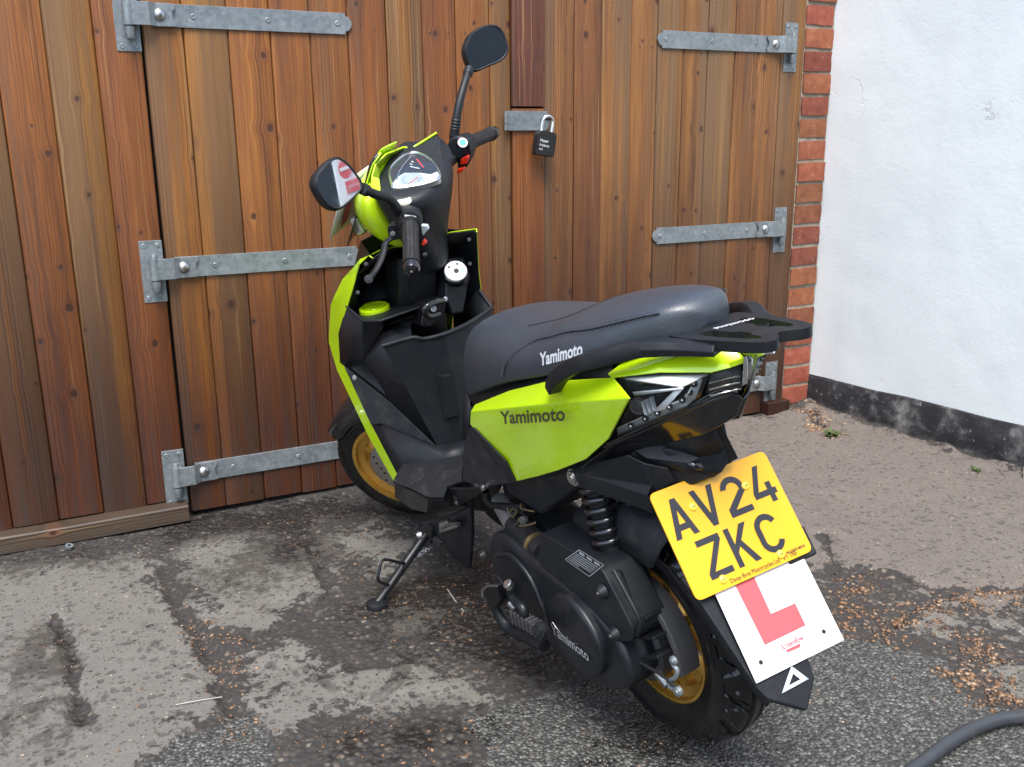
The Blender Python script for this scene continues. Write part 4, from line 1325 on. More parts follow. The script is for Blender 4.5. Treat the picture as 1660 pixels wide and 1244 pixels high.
# fork, caliper, front mudguard
for s in (1, -1):
    tube('fork_leg', [(WB - .015, .068 * s, FZ + .02), (WB - .06, .068 * s, FZ + .10), (WB - .14, .066 * s, .50)], [.019, .019, .016], MT['plastic_dull'], bk, 14, steer=True)
bolt('axle_nut', (WB - .005, .085, FZ), (0, 1, 0), .013, .010, MT['steel'], bk, steer=True)
prism('brake_caliper', round_poly([(WB - .125, .030, FZ + .00), (WB - .062, .030, FZ - .035), (WB - .030, .030, FZ + .045), (WB - .06, .030, FZ + .095), (WB - .115, .030, FZ + .085)], .015), (0, .045, 0), MT['cast'], bk, .006, steer=True)
bolt('caliper_bolt', (WB - .062, .080, FZ + .088), (0, 1, 0), .0075, .007, MT['steel'], bk, steer=True)
secs = []
for i in range(15):
    a = radians(38 + i * 8.0)       # angle from forward, over the top
    R_ = .230 + (.005 if i > 2 else 0)
    w = .058 if i > 1 else .040 + .009 * i
    c = Vector((WB + R_ * cos(a), 0, FZ + R_ * sin(a)))
    rd = Vector((cos(a), 0, sin(a)))
    secs.append([c + Vector((0, w, 0)) - rd * .045, c + Vector((0, w * .96, 0)) - rd * .012, c + Vector((0, w * .6, 0)) + rd * .006, c + rd * .010,
                 c + Vector((0, -w * .6, 0)) + rd * .006, c + Vector((0, -w * .96, 0)) - rd * .012, c + Vector((0, -w, 0)) - rd * .045])
v, f = loft_data(secs, False, False)
mesh('front_mudguard', v, f, MT['gloss'], bk, thick=.003, steer=True, sub=1)

# ---- engine and transmission
oc = [(.417, .243), (.41, .29), (.375, .325), (.322, .333), (.253, .322), (.158, .319), (.051, .306), (-.023, .28), (-.06, .232), (-.052, .184), (.009, .142), (.083, .117), (.147, .115), (.232, .137), (.327, .145), (.386, .174)]
prism('transmission_cover', cr([(x, .150, z) for x, z in oc], 4, True), (0, -.105, 0), MT['cast'], bk, .014, segs=3)
oo = [(.165, .246), (.133, .296), (.085, .311), (.037, .296), (0, .257), (0, .207), (.027, .169), (.069, .151), (.117, .158), (.151, .188)]
prism('clutch_cover', cr([(x, .168, z) for x, z in oo], 4, True), (0, -.03, 0), MT['cast'], bk, .010, segs=3)
# raised ribs on the cover
tube('cover_rib', cr([(.375, .150, .274), (.301, .153, .304), (.237, .153, .280), (.206, .152, .227), (.195, .151, .184)], 6), .0055, MT['cast'], bk, 8)
tube('cover_rib', cr([(.391, .148, .216), (.359, .152, .202), (.343, .151, .174)], 5), .0045, MT['cast'], bk, 8)
text_mesh('cover_lettering', 'Yamimoto', (0.15,0.169,0.204), Vector((0.065,0.17,0.204)) - Vector((0.149,0.17,0.204)), (0.1, 0, 1), .031, MT['grey_print'], bk, .92, .0010, .015)
tube('cover_trim', cr([(0.148,0.168,0.229), (0.122,0.168,0.217), (0.091,0.168,0.216), (0.064,0.168,0.223)], 5), .0012, MT['steel'], bk, 6)
box('engine_block', (.25, .015, .25), (.26, .12, .17), MT['plastic_dull'], bk, .02)
box('engine_mount', (.475, -.02, .335), (.17, .09, .19), MT['plastic_dull'], bk, .02)
box('engine_cylinder', (.42, 0, .26), (.14, .11, .13), MT['dark_steel'], bk, .01)
# air filter box
fb = [(.184, 0, .400), (-.013, 0, .404), (-.085, 0, .319), (-.078, 0, .291), (.030, 0, .235), (.072, 0, .259), (.208, 0, .326)]
prism('air_filter_box', [(p.x, .145, p.z) for p in round_poly(fb, .012, 3)], (0, -.075, 0), MT['plastic'], bk, .008, segs=3)
ra = [(0.072,0.125,0.397), (-0.027,0.125,0.398), (-0.083,0.125,0.322), (-0.059,0.12,0.281), (0.008,0.11,0.242)]
rb = [(0.046,0.045,0.367), (-0.007,0.045,0.368), (-0.05,0.045,0.301), (-0.021,0.045,0.273), (0.031,0.045,0.235)]
loft('filter_box_back', [ra, rb], MT['plastic'], bk, bevel=.008, segs=3)
tube('filter_box_seam', cr([(-0.047,0.143,0.416), (-0.073,0.144,0.389), (-0.105,0.143,0.345), (-0.086,0.138,0.306)], 4), .0042, MT['plastic'], bk, 8)
for (a_, b_) in ((770, 690), (855, 960)):
    pass
for pnt in ((-0.011,0.146,0.36), (-0.032,0.146,0.284)):
    lathe('screw_boss', [(0, .012), (.008, .012), (.010, .009), (.014, 0)], pnt, (0, 1, 0), MT['plastic'], bk, 18)
    bolt('screw', Vector(pnt) + Vector((0, .010, 0)), (0, 1, 0), .005, .004, MT['dark_steel'], bk)
# warning label
lb = [(0.049,0.146,0.417), (-0.023,0.146,0.417), (0.028,0.146,0.372), (0.102,0.146,0.375)]
L0, L1, L2, L3 = [Vector(p) for p in lb]
parts = []
def bar(a, b, w):
    d = (b - a).normalized(); n_ = Vector((0, 1, 0)).cross(d) * w
    return ([a - n_, b - n_, b + n_, a + n_], [(0, 1, 2, 3)])
for a_, b_ in ((L0, L1), (L1, L2), (L2, L3), (L3, L0)):
    parts.append(bar(a_, b_, .0008))
for k in range(6):
    t = .30 + .115 * k
    a_ = L0.lerp(L3, t); b_ = L1.lerp(L2, t)
    parts.append(bar(a_.lerp(b_, .06), a_.lerp(b_, .93 if k < 5 else .5), .0011))
for q in range(3):
    a_ = L0.lerp(L3, .14); b_ = L1.lerp(L2, .14)
    parts.append(bar(a_.lerp(b_, .08 + .31 * q), a_.lerp(b_, .30 + .31 * q), .0028))
mesh('warning_label', *join_data(parts), MT['grey_print'], bk, sharp=None, fixn=False) if False else mesh('warning_label', *join_data(parts), MT['grey_print'], bk, sharp=None)
# intake boot and clamp
bp = [(0.368,0.1,0.329), (0.352,0.105,0.327), (0.28,0.11,0.326), (0.237,0.112,0.318)]
b0, b1 = Vector(bp[0]), Vector(bp[3])
ln = (b1 - b0)
rib = []
for i in range(26):
    t = i / 25
    rib.append(b0 + ln * t)
tube('intake_boot', rib, [.0235 + .0022 * (i % 2) for i in range(26)], MT['rubber'], bk, 22)
tube('hose_clamp', [b0 + ln * .70, b0 + ln * .78], .0275, MT['brass'], bk, 24)
tube('carburettor_body', [b0 - ln.normalized() * .09 + Vector((0, -.01, .01)), b0], [.02, .024], MT['alu'], bk, 14)
for pts in ([(0.375,0.115,0.311), (0.316,0.12,0.361), (0.305,0.12,0.374)], [(0.291,0.13,0.366), (0.262,0.13,0.378), (0.223,0.13,0.399)], [(0.37,0.11,0.37), (0.355,0.115,0.366), (0.332,0.12,0.367), (0.311,0.12,0.388), (0.338,0.115,0.381), (0.35,0.115,0.37)], [(0.305,0.11,0.404), (0.307,0.11,0.392), (0.257,0.11,0.403)]):
    tube('linkage_wire', cr(pts, 4), .0019, MT['brass'], bk, 6)
bolt('linkage_screw', (0.274,0.125,0.384), (-.3, 1, .3), .009, .010, MT['dark_steel'], bk)
bolt('cover_bolt', (0.547,0.1,0.182), (0, 1, 0), .014, .01, MT['dark_steel'], bk)
bolt('mount_bolt', (0.379,0.11,0.298), (0, 1, 0), .008, .008, MT['steel'], bk)
# kick start lever with its rubber, return spring, centre stand foot
tube('kick_start_lever', cr([(0.253,0.19,0.276), (0.246,0.192,0.247), (0.208,0.195,0.245), (0.206,0.195,0.224), (0.203,0.19,0.208)], 5), [.010] * 21, MT['cast'], bk, 12)
bolt('kick_bolt', (0.24,0.198,0.28), (0, .6, 1), .010, .014, MT['steel'], bk)
kp0, kp1 = Vector((0.245,0.195,0.21)), Vector((0.143,0.195,0.225))
ribs = []
for i in range(8):
    c = kp0.lerp(kp1, i / 7)
    ribs.append(box_data(c, (.0075, .022, .028), Matrix.Rotation(math.atan2((kp1 - kp0).x, (kp1 - kp0).z), 3, 'Y') @ Matrix.Rotation(pi / 2, 3, 'Y')))
mesh('kick_pedal_rubber', *join_data(ribs), MT['pale_switch'] if False else MT['drum'], bk, bevel=.0015)
tube('kick_pedal_core', [kp0, kp1], .009, MT['cast'], bk, 10)
bolt('kick_pivot', (0.129,0.2,0.238), (-.2, 1, .3), .016, .016, MT['cast'], bk)
sp_ = []
s0, s1 = Vector((0.281,0.185,0.218)), Vector((0.247,0.185,0.209))
ax_ = (s1 - s0); u_ = ax_.orthogonal().normalized(); w_ = ax_.normalized().cross(u_)
for i in range(90):
    t = i / 89; a = t * 2 * pi * 9
    sp_.append(s0 + ax_ * t + (u_ * cos(a) + w_ * sin(a)) * .006)
tube('return_spring', sp_, .0016, MT['steel'], bk, 6)
# centre stand leg folded under the engine
tube('centre_stand', cr([(0.395,0.17,0.184), (0.385,0.165,0.135), (0.354,0.16,0.107), (0.29,0.155,0.116), (0.229,0.15,0.124)], 5), .013, MT['cast'], bk, 12)
prism('stand_foot', [(0.367,0.2,0.214), (0.34,0.2,0.236), (0.298,0.2,0.256), (0.318,0.185,0.21), (0.36,0.18,0.165), (0.38,0.19,0.164)], (0, -.02, 0), MT['cast'], bk, .004)
tube('stand_foot_rim', cr([(0.36,0.205,0.204), (0.356,0.205,0.221), (0.325,0.205,0.246), (0.285,0.205,0.264)], 4), .003, MT['steel'], bk, 6)
# rear shock absorber with coil
ca, cb = Vector((.064, .085, .542)), Vector((.042, .085, .404))
tube('shock_absorber', [ca * 1.2 - cb * .2, ca, cb, cb * 1.45 - ca * .45, cb * 1.8 - ca * .8], [.020, .022, .022, .024, .018], MT['plastic_dull'], bk, 18)
ax_ = (cb - ca); u_ = ax_.orthogonal().normalized(); w_ = ax_.normalized().cross(u_)
hl = [ca + ax_ * (i / 139) + (u_ * cos(i / 139 * 2 * pi * 7) + w_ * sin(i / 139 * 2 * pi * 7)) * .027 for i in range(140)]
tube('shock_spring', hl, .0066, MT['gloss'], bk, 10)
# final drive, brake drum plate, brake arm
lathe('brake_drum', [(.030, .050), (.070, .050), (.076, .056), (.076, .084), (.070, .090), (.05, .094), (.03, .108), (0, .108)], (0, 0, RZ), (0, 1, 0), MT['drum'], bk, 56)
box('final_drive', (.012, .098, .235), (.15, .05, .11), MT['cast'], bk, .02, Matrix.Rotation(radians(18), 3, 'Y'))
for k, (x_, z_) in enumerate(((-.10, .335), (-.118, .30), (-.125, .262))):
    box('cooling_rib', (x_ + .05, .100, z_ - .02), (.075, .036, .007), MT['cast'], bk, .002, Matrix.Rotation(radians(18 + 6 * k), 3, 'Y'))
secs = []
for i in range(12):
    a = radians(58 + i * 11.3)
    c = Vector((cos(a), 0, sin(a)))
    O_ = Vector((0, 0, RZ))
    secs.append([O_ + c * .128 + Vector((0, .045, 0)), O_ + c * .131 + Vector((0, .088, 0)), O_ + c * .122 + Vector((0, .092, 0)), O_ + c * .118 + Vector((0, .045, 0))])
loft('dust_shield', secs, MT['drum'], bk, bevel=.002)
ba = cr([(-0.143,0.11,0.275), (-0.145,0.115,0.265), (-0.154,0.115,0.26), (-0.146,0.115,0.24), (-0.129,0.115,0.225), (-0.129,0.115,0.212), (-0.153,0.115,0.219)], 4)
tube('brake_arm', ba, .0042, MT['galv'], bk, 8)
bolt('arm_bolt', (-0.146,0.112,0.274), (0, 1, 0), .008, .008, MT['galv'], bk)
bolt('adjuster_nut', (-0.151,0.112,0.216), (0, 1, 0), .009, .010, MT['galv'], bk)
sp_ = []
s0, s1 = Vector((-0.093,0.112,0.219)), Vector((-0.118,0.112,0.207))
ax_ = (s1 - s0); u_ = ax_.orthogonal().normalized(); w_ = ax_.normalized().cross(u_)
for i in range(100):
    t = i / 99; a = t * 2 * pi * 10
    sp_.append(s0 + ax_ * t + (u_ * cos(a) + w_ * sin(a)) * .0062)
tube('brake_spring', sp_, .0015, MT['steel'], bk, 6)
tube('brake_cable', cr([(-0.155,0.115,0.22), (-0.101,0.12,0.23), (.10, .12, .21), (.30, .08, .24)], 6), .003, MT['rubber'], bk, 8)
bolt('drain_bolt', (0.02,0.13,0.162), (0, .5, -1), .009, .012, MT['steel'], bk)
# exhaust on the far side
tube('exhaust_pipe', cr([(.36, -.03, .24), (.25, -.07, .16), (.10, -.11, .17), (.05, -.12, .20)], 5), .014, MT['dark_steel'], bk, 12)
tube('silencer', [(.10, -.12, .18), (.07, -.125, .19), (-.13, -.125, .26), (-.15, -.125, .266)], [.025, .045, .05, .03], MT['cast'], bk, 20)

# ---- frame and dark inner structure
tube('frame_tube', cr([(.90, 0, .40), (.72, 0, .24), (.52, 0, .23), (.36, 0, .38), (.15, 0, .57), (-.12, 0, .68)], 6), .022, MT['cast'], bk, 12)
tube('frame_hose', cr([(0.48,0.1,0.367), (0.478,0.1,0.346), (0.448,0.1,0.345), (0.388,0.1,0.362), (0.342,0.09,0.372)], 5), .009, MT['rubber'], bk, 10)
# under-seat bucket closes the body from below
loft('seat_bucket', [[(.41, .10, .56), (.41, -.10, .56), (.41, -.085, .38), (.41, .085, .38)], [(.27, .12, .63), (.27, -.12, .63), (.27, -.09, .38), (.27, .09, .38)], [(.08, .12, .70), (.08, -.12, .70), (.08, -.08, .52), (.08, .08, .52)], [(-.14, .06, .78), (-.14, -.06, .78), (-.14, -.04, .68), (-.14, .04, .68)]], MT['plastic_dull'], bk, bevel=.01)

# ---- seat
SS = [  # x, top z, seam half width, seam z, side half width, bottom z
    (.588, .606, .022, .598, .030, .550), (.568, .660, .040, .646, .050, .545), (.538, .700, .056, .679, .072, .552), (.490, .740, .078, .714, .100, .568), (.423, .770, .098, .741, .124, .600),
    (.330, .788, .110, .757, .138, .642), (.225, .797, .115, .766, .142, .684), (.150, .808, .114, .779, .142, .706), (.105, .820, .114, .791, .141, .720), (.064, .841, .112, .808, .138, .733), (-.018, .862, .106, .826, .126, .757),
    (-.072, .872, .095, .842, .108, .780), (-.114, .876, .080, .854, .089, .797), (-.146, .875, .062, .861, .068, .808), (-.163, .868, .042, .857, .046, .815), (-.173, .856, .020, .850, .022, .824), (-.177, .844, .007, .841, .009, .830)]
secs = []
for (x, zt, ws, zs, wb, zb) in SS:
    half = [(0, zt), (ws * .5, zt - (zt - zs) * .18), (ws * .82, zt - (zt - zs) * .52), (ws, zs), (ws + (wb - ws) * .62, zs - (zs - zb) * .22), (wb, zs - (zs - zb) * .55), (wb * .99, zs - (zs - zb) * .85), (wb * .95, zb)]
    ring = [(x, y, z) for y, z in half] + [(x, -y, z) for y, z in reversed(half)]
    ring = ring[:-1]
    secs.append(ring)
seat = loft('seat', secs, MT['vinyl'], bk, sub=2)
def seat_pt(x, k):
    xs_ = [s[0] for s in SS]
    for i in range(len(SS) - 1):
        if SS[i][0] >= x >= SS[i + 1][0]:
            t = (SS[i][0] - x) / (SS[i][0] - SS[i + 1][0])
            a = [SS[i][q] * (1 - t) + SS[i + 1][q] * t for q in range(6)]
            return a
    return SS[-1]
for s in (1, -1):
    pts = [Vector((.236, .1455 * s, .700)), Vector((.222, .140 * s, .728)), Vector((.190, .129 * s, .755))]
    for x in (.14, .09, .04, -.01, -.05, -.09, -.12, -.140):
        q = seat_pt(x, 0)
        pts.append(Vector((x, (q[2] + .0015) * s, q[3] - .0005)))
    path = cr(pts, 5)
    tube('seat_piping', path, .0020, MT['vinyl'], seat, 8)
    sv_ = []
    for off_ in (.0050, -.0050):
        for i in range(1, len(path) - 2):
            d = (path[i + 1] - path[i])
            nrm = Vector((0, .65 * s, .75)); side = d.normalized().cross(nrm).normalized()
            c = path[i] + side * off_ + nrm * .0006
            sv_.append(tube_data([c - d * .3, c + d * .3], .0006, 4))
    mesh('stitching', *join_data(sv_), MT['stitch'], seat, sharp=None)
from mathutils.bvhtree import BVHTree
dgs = bpy.context.evaluated_depsgraph_get()
seat_bvh = BVHTree.FromObject(seat, dgs)
CAMB = BR.transposed() @ (Vector(CAM_LOC) - Vector([1.01233, -1.56788, 0.01294]))
def drape(bvh, p, lift=.001):
    # the point of a surface met when looking down through p from well above it
    p = Vector(p)
    hit = bvh.ray_cast(p + Vector((0, 0, .3)), Vector((0, 0, -1)))
    if hit[0] is None: return p
    return hit[0] + hit[1] * lift * (1 if hit[1].z > 0 else -1)
cp = [(.215, .085), (.170, .070), (.120, .052), (.075, .030), (.050, .0), (.075, -.030), (.120, -.052), (.170, -.070), (.215, -.085)]
path = [drape(seat_bvh, (p.x, p.y, .9), .0004) for p in cr([(x, y, 0) for x, y in cp], 6)]
tube('seat_crease', path, .0009, MT['rubber'], seat, 8)
text_mesh('seat_lettering', 'Yamimoto', Vector((0.084,0.146,0.755)), Vector((-0.049,0.146,0.8)) - Vector((0.084,0.146,0.755)), (-.05, -.12, 1), .031, MT['white_print'], bk, 1.06, .0028, .028)
prism('seat_base', [(.545, .07, .552), (.545, -.07, .552), (.10, -.135, .722), (-.15, -.055, .808), (-.15, .055, .808), (.10, .135, .722)], (0, 0, -.012), MT['plastic_dull'], bk, .003)

# ---- lime side panels
a0, a1, a2 = (0.379,0.15,0.598), (0.072,0.156,0.692), (-0.154,0.148,0.753)
b0, b1, b2, b3 = (0.373,0.14,0.612), (0.226,0.14,0.675), (0.092,0.138,0.722), (-0.09,0.128,0.766)
c0, c1, c2, c3 = (0.392,0.15,0.568), (0.256,0.152,0.575), (0.186,0.149,0.568), (0.087,0.142,0.558)
d0, d1, d2, d3 = (0.263,0.138,0.476), (0.166,0.14,0.52), (0.006,0.134,0.601), (-0.063,0.132,0.656)
pv = [a0, a1, a2, b0, b1, b2, b3, c0, c1, c2, c3, d0, d1, d2, d3]
pf = [(3, 4, 1, 0), (4, 5, 1), (5, 6, 2, 1), (0, 1, 10, 9, 8, 7), (1, 2, 14, 13, 10), (7, 8, 9, 12, 11), (9, 10, 12)]
for mr in (False, True):
    sp1 = mesh('side_panel', pv, pf, MT['lime'], bk, thick=.004, bevel=.0045, mir=mr, segs=3, ang=11, off=-1)
    if not mr: left_panel = sp1
tl0, tl1 = Vector((0.217,0.168,0.622)), Vector((0.009,0.168,0.683))
text_mesh('panel_lettering', 'Yamimoto', (0.22,0.166,0.62), tl1 - tl0, (-.12, 0, 1), .036, MT['olive_print'], left_panel, 1.52, .0020, .030)
# dark lower trim running down from the panel's nose
for mr in (False, True):
    mesh('lower_trim', [(0.403,0.149,0.555), (0.379,0.152,0.56), (0.279,0.15,0.524), (0.259,0.139,0.476), (0.285,0.141,0.467), (0.365,0.15,0.436), (0.488,0.146,0.406), (0.457,0.15,0.476), (0.421,0.15,0.531)],
         [(0, 1, 2, 3, 4, 5, 6, 7, 8)], MT['plastic_dull'], bk, thick=.004, bevel=.002, mir=mr, off=-1)
    mesh('trim_edge', [(0.391,0.152,0.56), (0.371,0.154,0.566), (0.263,0.152,0.526), (0.254,0.141,0.48), (0.281,0.143,0.469), (0.31,0.152,0.521)], [(0, 1, 2, 5), (5, 2, 3, 4)], MT['plastic'], bk, thick=.004, bevel=.001, mir=mr, off=-1)

for mr in (False, True):
    mesh('under_seat_trim', [(0.402,0.128,0.591), (0.251,0.128,0.654), (0.115,0.126,0.704), (-0.059,0.108,0.743), (0.444,0.112,0.607), (0.266,0.116,0.671), (0.119,0.114,0.723), (-0.046,0.092,0.783)], [(0, 1, 5, 4), (1, 2, 6, 5), (2, 3, 7, 6)], MT['rubber'], bk, thick=.003, mir=mr)
# ---- tail: green strip, lamps, dark underside
TS_top = [(-0.07,0.112,0.769), (-0.132,0.09,0.792), (-0.187,0.066,0.807), (-0.226,0.034,0.81), (-0.246,0.012,0.802)]
TS_mid = [(-0.072,0.124,0.767), (-0.169,0.1,0.79), (-0.225,0.056,0.787), (-0.243,0.034,0.792), (-0.251,0.01,0.794)]
TS_low = [(-0.084,0.127,0.763), (-0.171,0.102,0.783), (-0.231,0.056,0.781), (-0.246,0.032,0.784), (-0.247,0.008,0.784)]
tv = TS_top + TS_mid + TS_low
tv += [(-.06, 0, .800), (-.12, 0, .812), (-.17, 0, .820), (-.22, 0, .818), (-.245, 0, .808)]
tf = []
for i in range(4):
    tf += [(i, i + 1, 6 + i, 5 + i), (5 + i, 6 + i, 11 + i, 10 + i), (15 + i, 16 + i, i + 1, i)]
for mr in (False, True):
    mesh('tail_cover', tv, tf, MT['lime'], bk, thick=.004, bevel=.002, mir=mr, ang=38, off=-1)
# lamp unit each side
def lamp(mr):
    root = mesh('tail_lamp', [(-0.083,0.114,0.756), (-0.104,0.113,0.766), (-0.157,0.092,0.775), (-0.217,0.046,0.774), (-0.191,0.046,0.731), (-0.152,0.07,0.703), (-0.047,0.104,0.645), (-0.106,0.114,0.73)],
                [(0, 1, 2, 3, 4, 5, 6, 7)], MT['lamp_back'], bk, thick=.016, mir=mr, off=-1)
    T2 = [
        ('lamp_chrome', [(-0.107,0.117,0.763), (-0.169,0.094,0.775), (-0.217,0.05,0.774), (-0.212,0.072,0.769), (-0.208,0.092,0.766), (-0.196,0.1,0.767), (-0.165,0.113,0.769)], 'silver_lamp'),
        ('lamp_chrome', [(-0.123,0.117,0.746), (-0.208,0.092,0.765), (-0.208,0.09,0.762), (-0.126,0.117,0.741)], 'silver_lamp'),
        ('lamp_wedge', [(-0.164,0.092,0.758), (-0.19,0.082,0.762), (-0.186,0.082,0.758), (-0.132,0.106,0.756)], 'gloss'),
        ('lamp_bowl', [(-0.185,0.088,0.754), (-0.198,0.08,0.758), (-0.163,0.092,0.72), (-0.14,0.098,0.711)], 'silver_lamp'),
        ('lamp_strip', [(-0.204,0.062,0.767), (-0.211,0.056,0.767), (-0.193,0.056,0.733), (-0.184,0.068,0.721), (-0.145,0.086,0.702), (-0.058,0.11,0.654), (-0.064,0.112,0.668), (-0.145,0.09,0.715), (-0.18,0.074,0.733)], 'lamp_strip'),
        ('lamp_edge', [(-0.186,0.074,0.733), (-0.203,0.064,0.765), (-0.204,0.064,0.763), (-0.187,0.074,0.732)], 'silver_lamp'),
        ('lamp_edge', [(-0.065,0.113,0.67), (-0.148,0.092,0.717), (-0.184,0.075,0.736), (-0.185,0.075,0.733), (-0.147,0.092,0.714), (-0.065,0.113,0.667)], 'silver_lamp'),
    ]
    for nm, pts, mt in T2:
        mesh(nm, pts, [tuple(range(len(pts)))], MT[mt], root, thick=.003, mir=mr)
    leds = [(-0.203,0.066,0.761), (-0.194,0.068,0.747), (-0.188,0.078,0.736), (-0.17,0.089,0.724), (-0.149,0.096,0.711), (-0.124,0.101,0.697), (-0.096,0.109,0.68), (-0.188,0.083,0.754)]
    for p in leds:
        lathe('led', [(0, .0016), (.0016, .0014), (.0024, .0004), (.0052, .0009), (.0058, 0), (0, 0)], p, (-.5, .85, .2), MT['plastic'], root, 12, mir=mr)
        lathe('led_chip', [(0, .0024), (.0014, .0020), (.0016, .0012)], p, (-.5, .85, .2), MT['silver_lamp'], root, 8, mir=mr)
    bul = (-0.116,0.106,0.718)
    lathe('lamp_bulb', [(0, .004), (.007, .0035), (.010, .002), (.013, .0025), (.0145, 0), (0, 0)], bul, (-.5, .85, .1), MT['drum'], root, 20, mir=mr)
    for k in range(3):
        p = Vector(bul) + Vector((-.014 - .007 * k, -.002 - .003 * k, .004 * k))
        box('lamp_fin', p, (.0024, .008, .022), MT['lamp_strip'], root, .001, Matrix.Rotation(radians(15), 3, 'Y'), mir=mr)
    mesh('lamp_lens', [(-0.092,0.122,0.761), (-0.114,0.12,0.771), (-0.168,0.101,0.781), (-0.231,0.058,0.78), (-0.205,0.058,0.738), (-0.169,0.084,0.711), (-0.064,0.116,0.653), (-0.117,0.122,0.735), (-0.17,0.106,0.749)],
         [(0, 1, 8, 7), (1, 2, 8), (2, 3, 4, 8), (4, 5, 8), (5, 6, 7, 8)], MT['lens'], root, mir=mr)
for mr in (False, True):
    lamp(mr)
# brake lamp wrapping the very tail
BL = [(-0.218,0.046,0.773), (-0.234,0.03,0.779), (-0.24,0.006,0.781), (-0.237,0.006,0.739), (-0.227,0.026,0.747), (-0.204,0.046,0.74)]
for mr in (False, True):
    mesh('brake_lamp', BL, [(0, 1, 4, 5), (1, 2, 3, 4)], MT['drum'], bk, thick=.004, off=-1, mir=mr)
for dv in (0, 1, 2):
    tube('lamp_rib', [Vector(q) + Vector((0, .001, -.010 * dv)) for q in ((-0.217,0.049,0.76), (-0.234,0.031,0.765), (-0.237,0.008,0.763))], .0014, MT['reflect_bowl'], bk, 6)
tube('tail_ridge', [(-0.245,0.004,0.794), (-0.245,0.004,0.779), (-0.241,0.004,0.751)], .0038, MT['chrome'], bk, 10)
mesh('tail_reflector', [(-0.243,0.006,0.794), (-0.247,-0.016,0.79), (-0.232,-0.01,0.74), (-0.244,0.003,0.777)], [(0, 1, 3), (1, 2, 3)], MT['reflect_bowl'], bk, thick=.003)
mesh('tail_trim', [(-0.246,0.008,0.798), (-0.25,-0.018,0.793), (-0.222,-0.008,0.718), (-0.227,-0.008,0.733), (-0.246,-0.017,0.789)], [(0, 1, 4), (1, 2, 3, 4)], MT['lime'], bk, thick=.003)
# dark underside shell below the lamps
US_top = [(0.019,0.126,0.591), (-0.058,0.112,0.648), (-0.157,0.074,0.706), (-0.195,0.05,0.729), (-0.222,0.024,0.743), (-0.233,0.006,0.732), (-0.23,0,0.724)]
US_low = [(0.094,0.108,0.535), (-0.008,0.082,0.59), (-0.111,0.058,0.64), (-0.178,0.036,0.666), (-0.196,0.02,0.678), (-0.215,0.005,0.694), (-0.214,0,0.694)]
uv_ = US_top + US_low
uf = [(i, i + 1, 8 + i, 7 + i) for i in range(6)]
for mr in (False, True):
    mesh('tail_underside', uv_, uf, MT['gloss'], bk, thick=.005, bevel=.002, mir=mr, off=-1)
tube('underside_rib', cr([(-0.045,0.122,0.64), (-0.131,0.09,0.69), (-0.187,0.056,0.723), (-0.214,0.03,0.742), (-0.232,0.01,0.737)], 5), .0032, MT['gloss'], bk, 8)
tube('underside_rib', cr([(-0.035,0.122,0.631), (-0.127,0.088,0.681), (-0.193,0.052,0.72), (-0.228,0.018,0.737)], 5), .0026, MT['gloss'], bk, 8)

# ---- grab rail and rack
RT = -.012
rackz = lambda x: .826 + (-.165 - x) * .085
ro = [(-.158, .068), (-.200, .070), (-.260, .062), (-.305, .054), (-.331, .045), (-.336, .028), (-.322, .012), (-.311, .004)]
outline = [Vector((x, y, rackz(x) + .002)) for x, y in ro] + [Vector((x, -y, rackz(x) + .002)) for x, y in reversed(ro)]
outline += [Vector((-.150, -.055, rackz(-.15))), Vector((-.150, .055, rackz(-.15)))]
def hole(s):
    h_ = [(-.200, .024), (-.243, .022), (-.250, .016), (-.275, .016), (-.283, .023), (-.304, .025), (-.309, .033), (-.294, .040), (-.258, .046), (-.222, .050), (-.196, .046)]
    return [Vector((x, y * s, rackz(x) + .002)) for x, y in h_]
def plate_with_holes(name, outer, holes, depth, mat, parent, bevel):
    bm = bmesh.new()
    es = []
    for loop in [outer] + holes:
        vs_ = [bm.verts.new(p) for p in loop]
        es += [bm.edges.new((vs_[i], vs_[(i + 1) % len(vs_)])) for i in range(len(vs_))]
    bmesh.ops.triangle_fill(bm, use_beauty=True, use_dissolve=False, edges=es)
    r = bmesh.ops.extrude_face_region(bm, geom=bm.faces[:])
    for g in r['geom']:
        if isinstance(g, bmesh.types.BMVert): g.co.z -= depth
    bmesh.ops.recalc_face_normals(bm, faces=bm.faces)
    for f_ in bm.faces: f_.smooth = True
    me_ = bpy.data.meshes.new(name); bm.to_mesh(me_); bm.free()
    o_ = link(name, me_, mat, parent)
    return mods(o_, bevel=bevel, segs=3, ang=30)
rack = plate_with_holes('luggage_rack', [p for p in round_poly(outline, .008, 3)], [round_poly(hole(1), .006, 3), round_poly(hole(-1), .006, 3)], .016, MT['plastic'], bk, .005)
text_mesh('rack_lettering', 'Yamimoto', (-0.189,0.023,0.831), Vector((-0.219,-0.012,0.839)) - Vector((-0.189,0.023,0.831)), (-1, .1, .1), .019, MT["white_print"], bk, 0.84, .0022, .010)
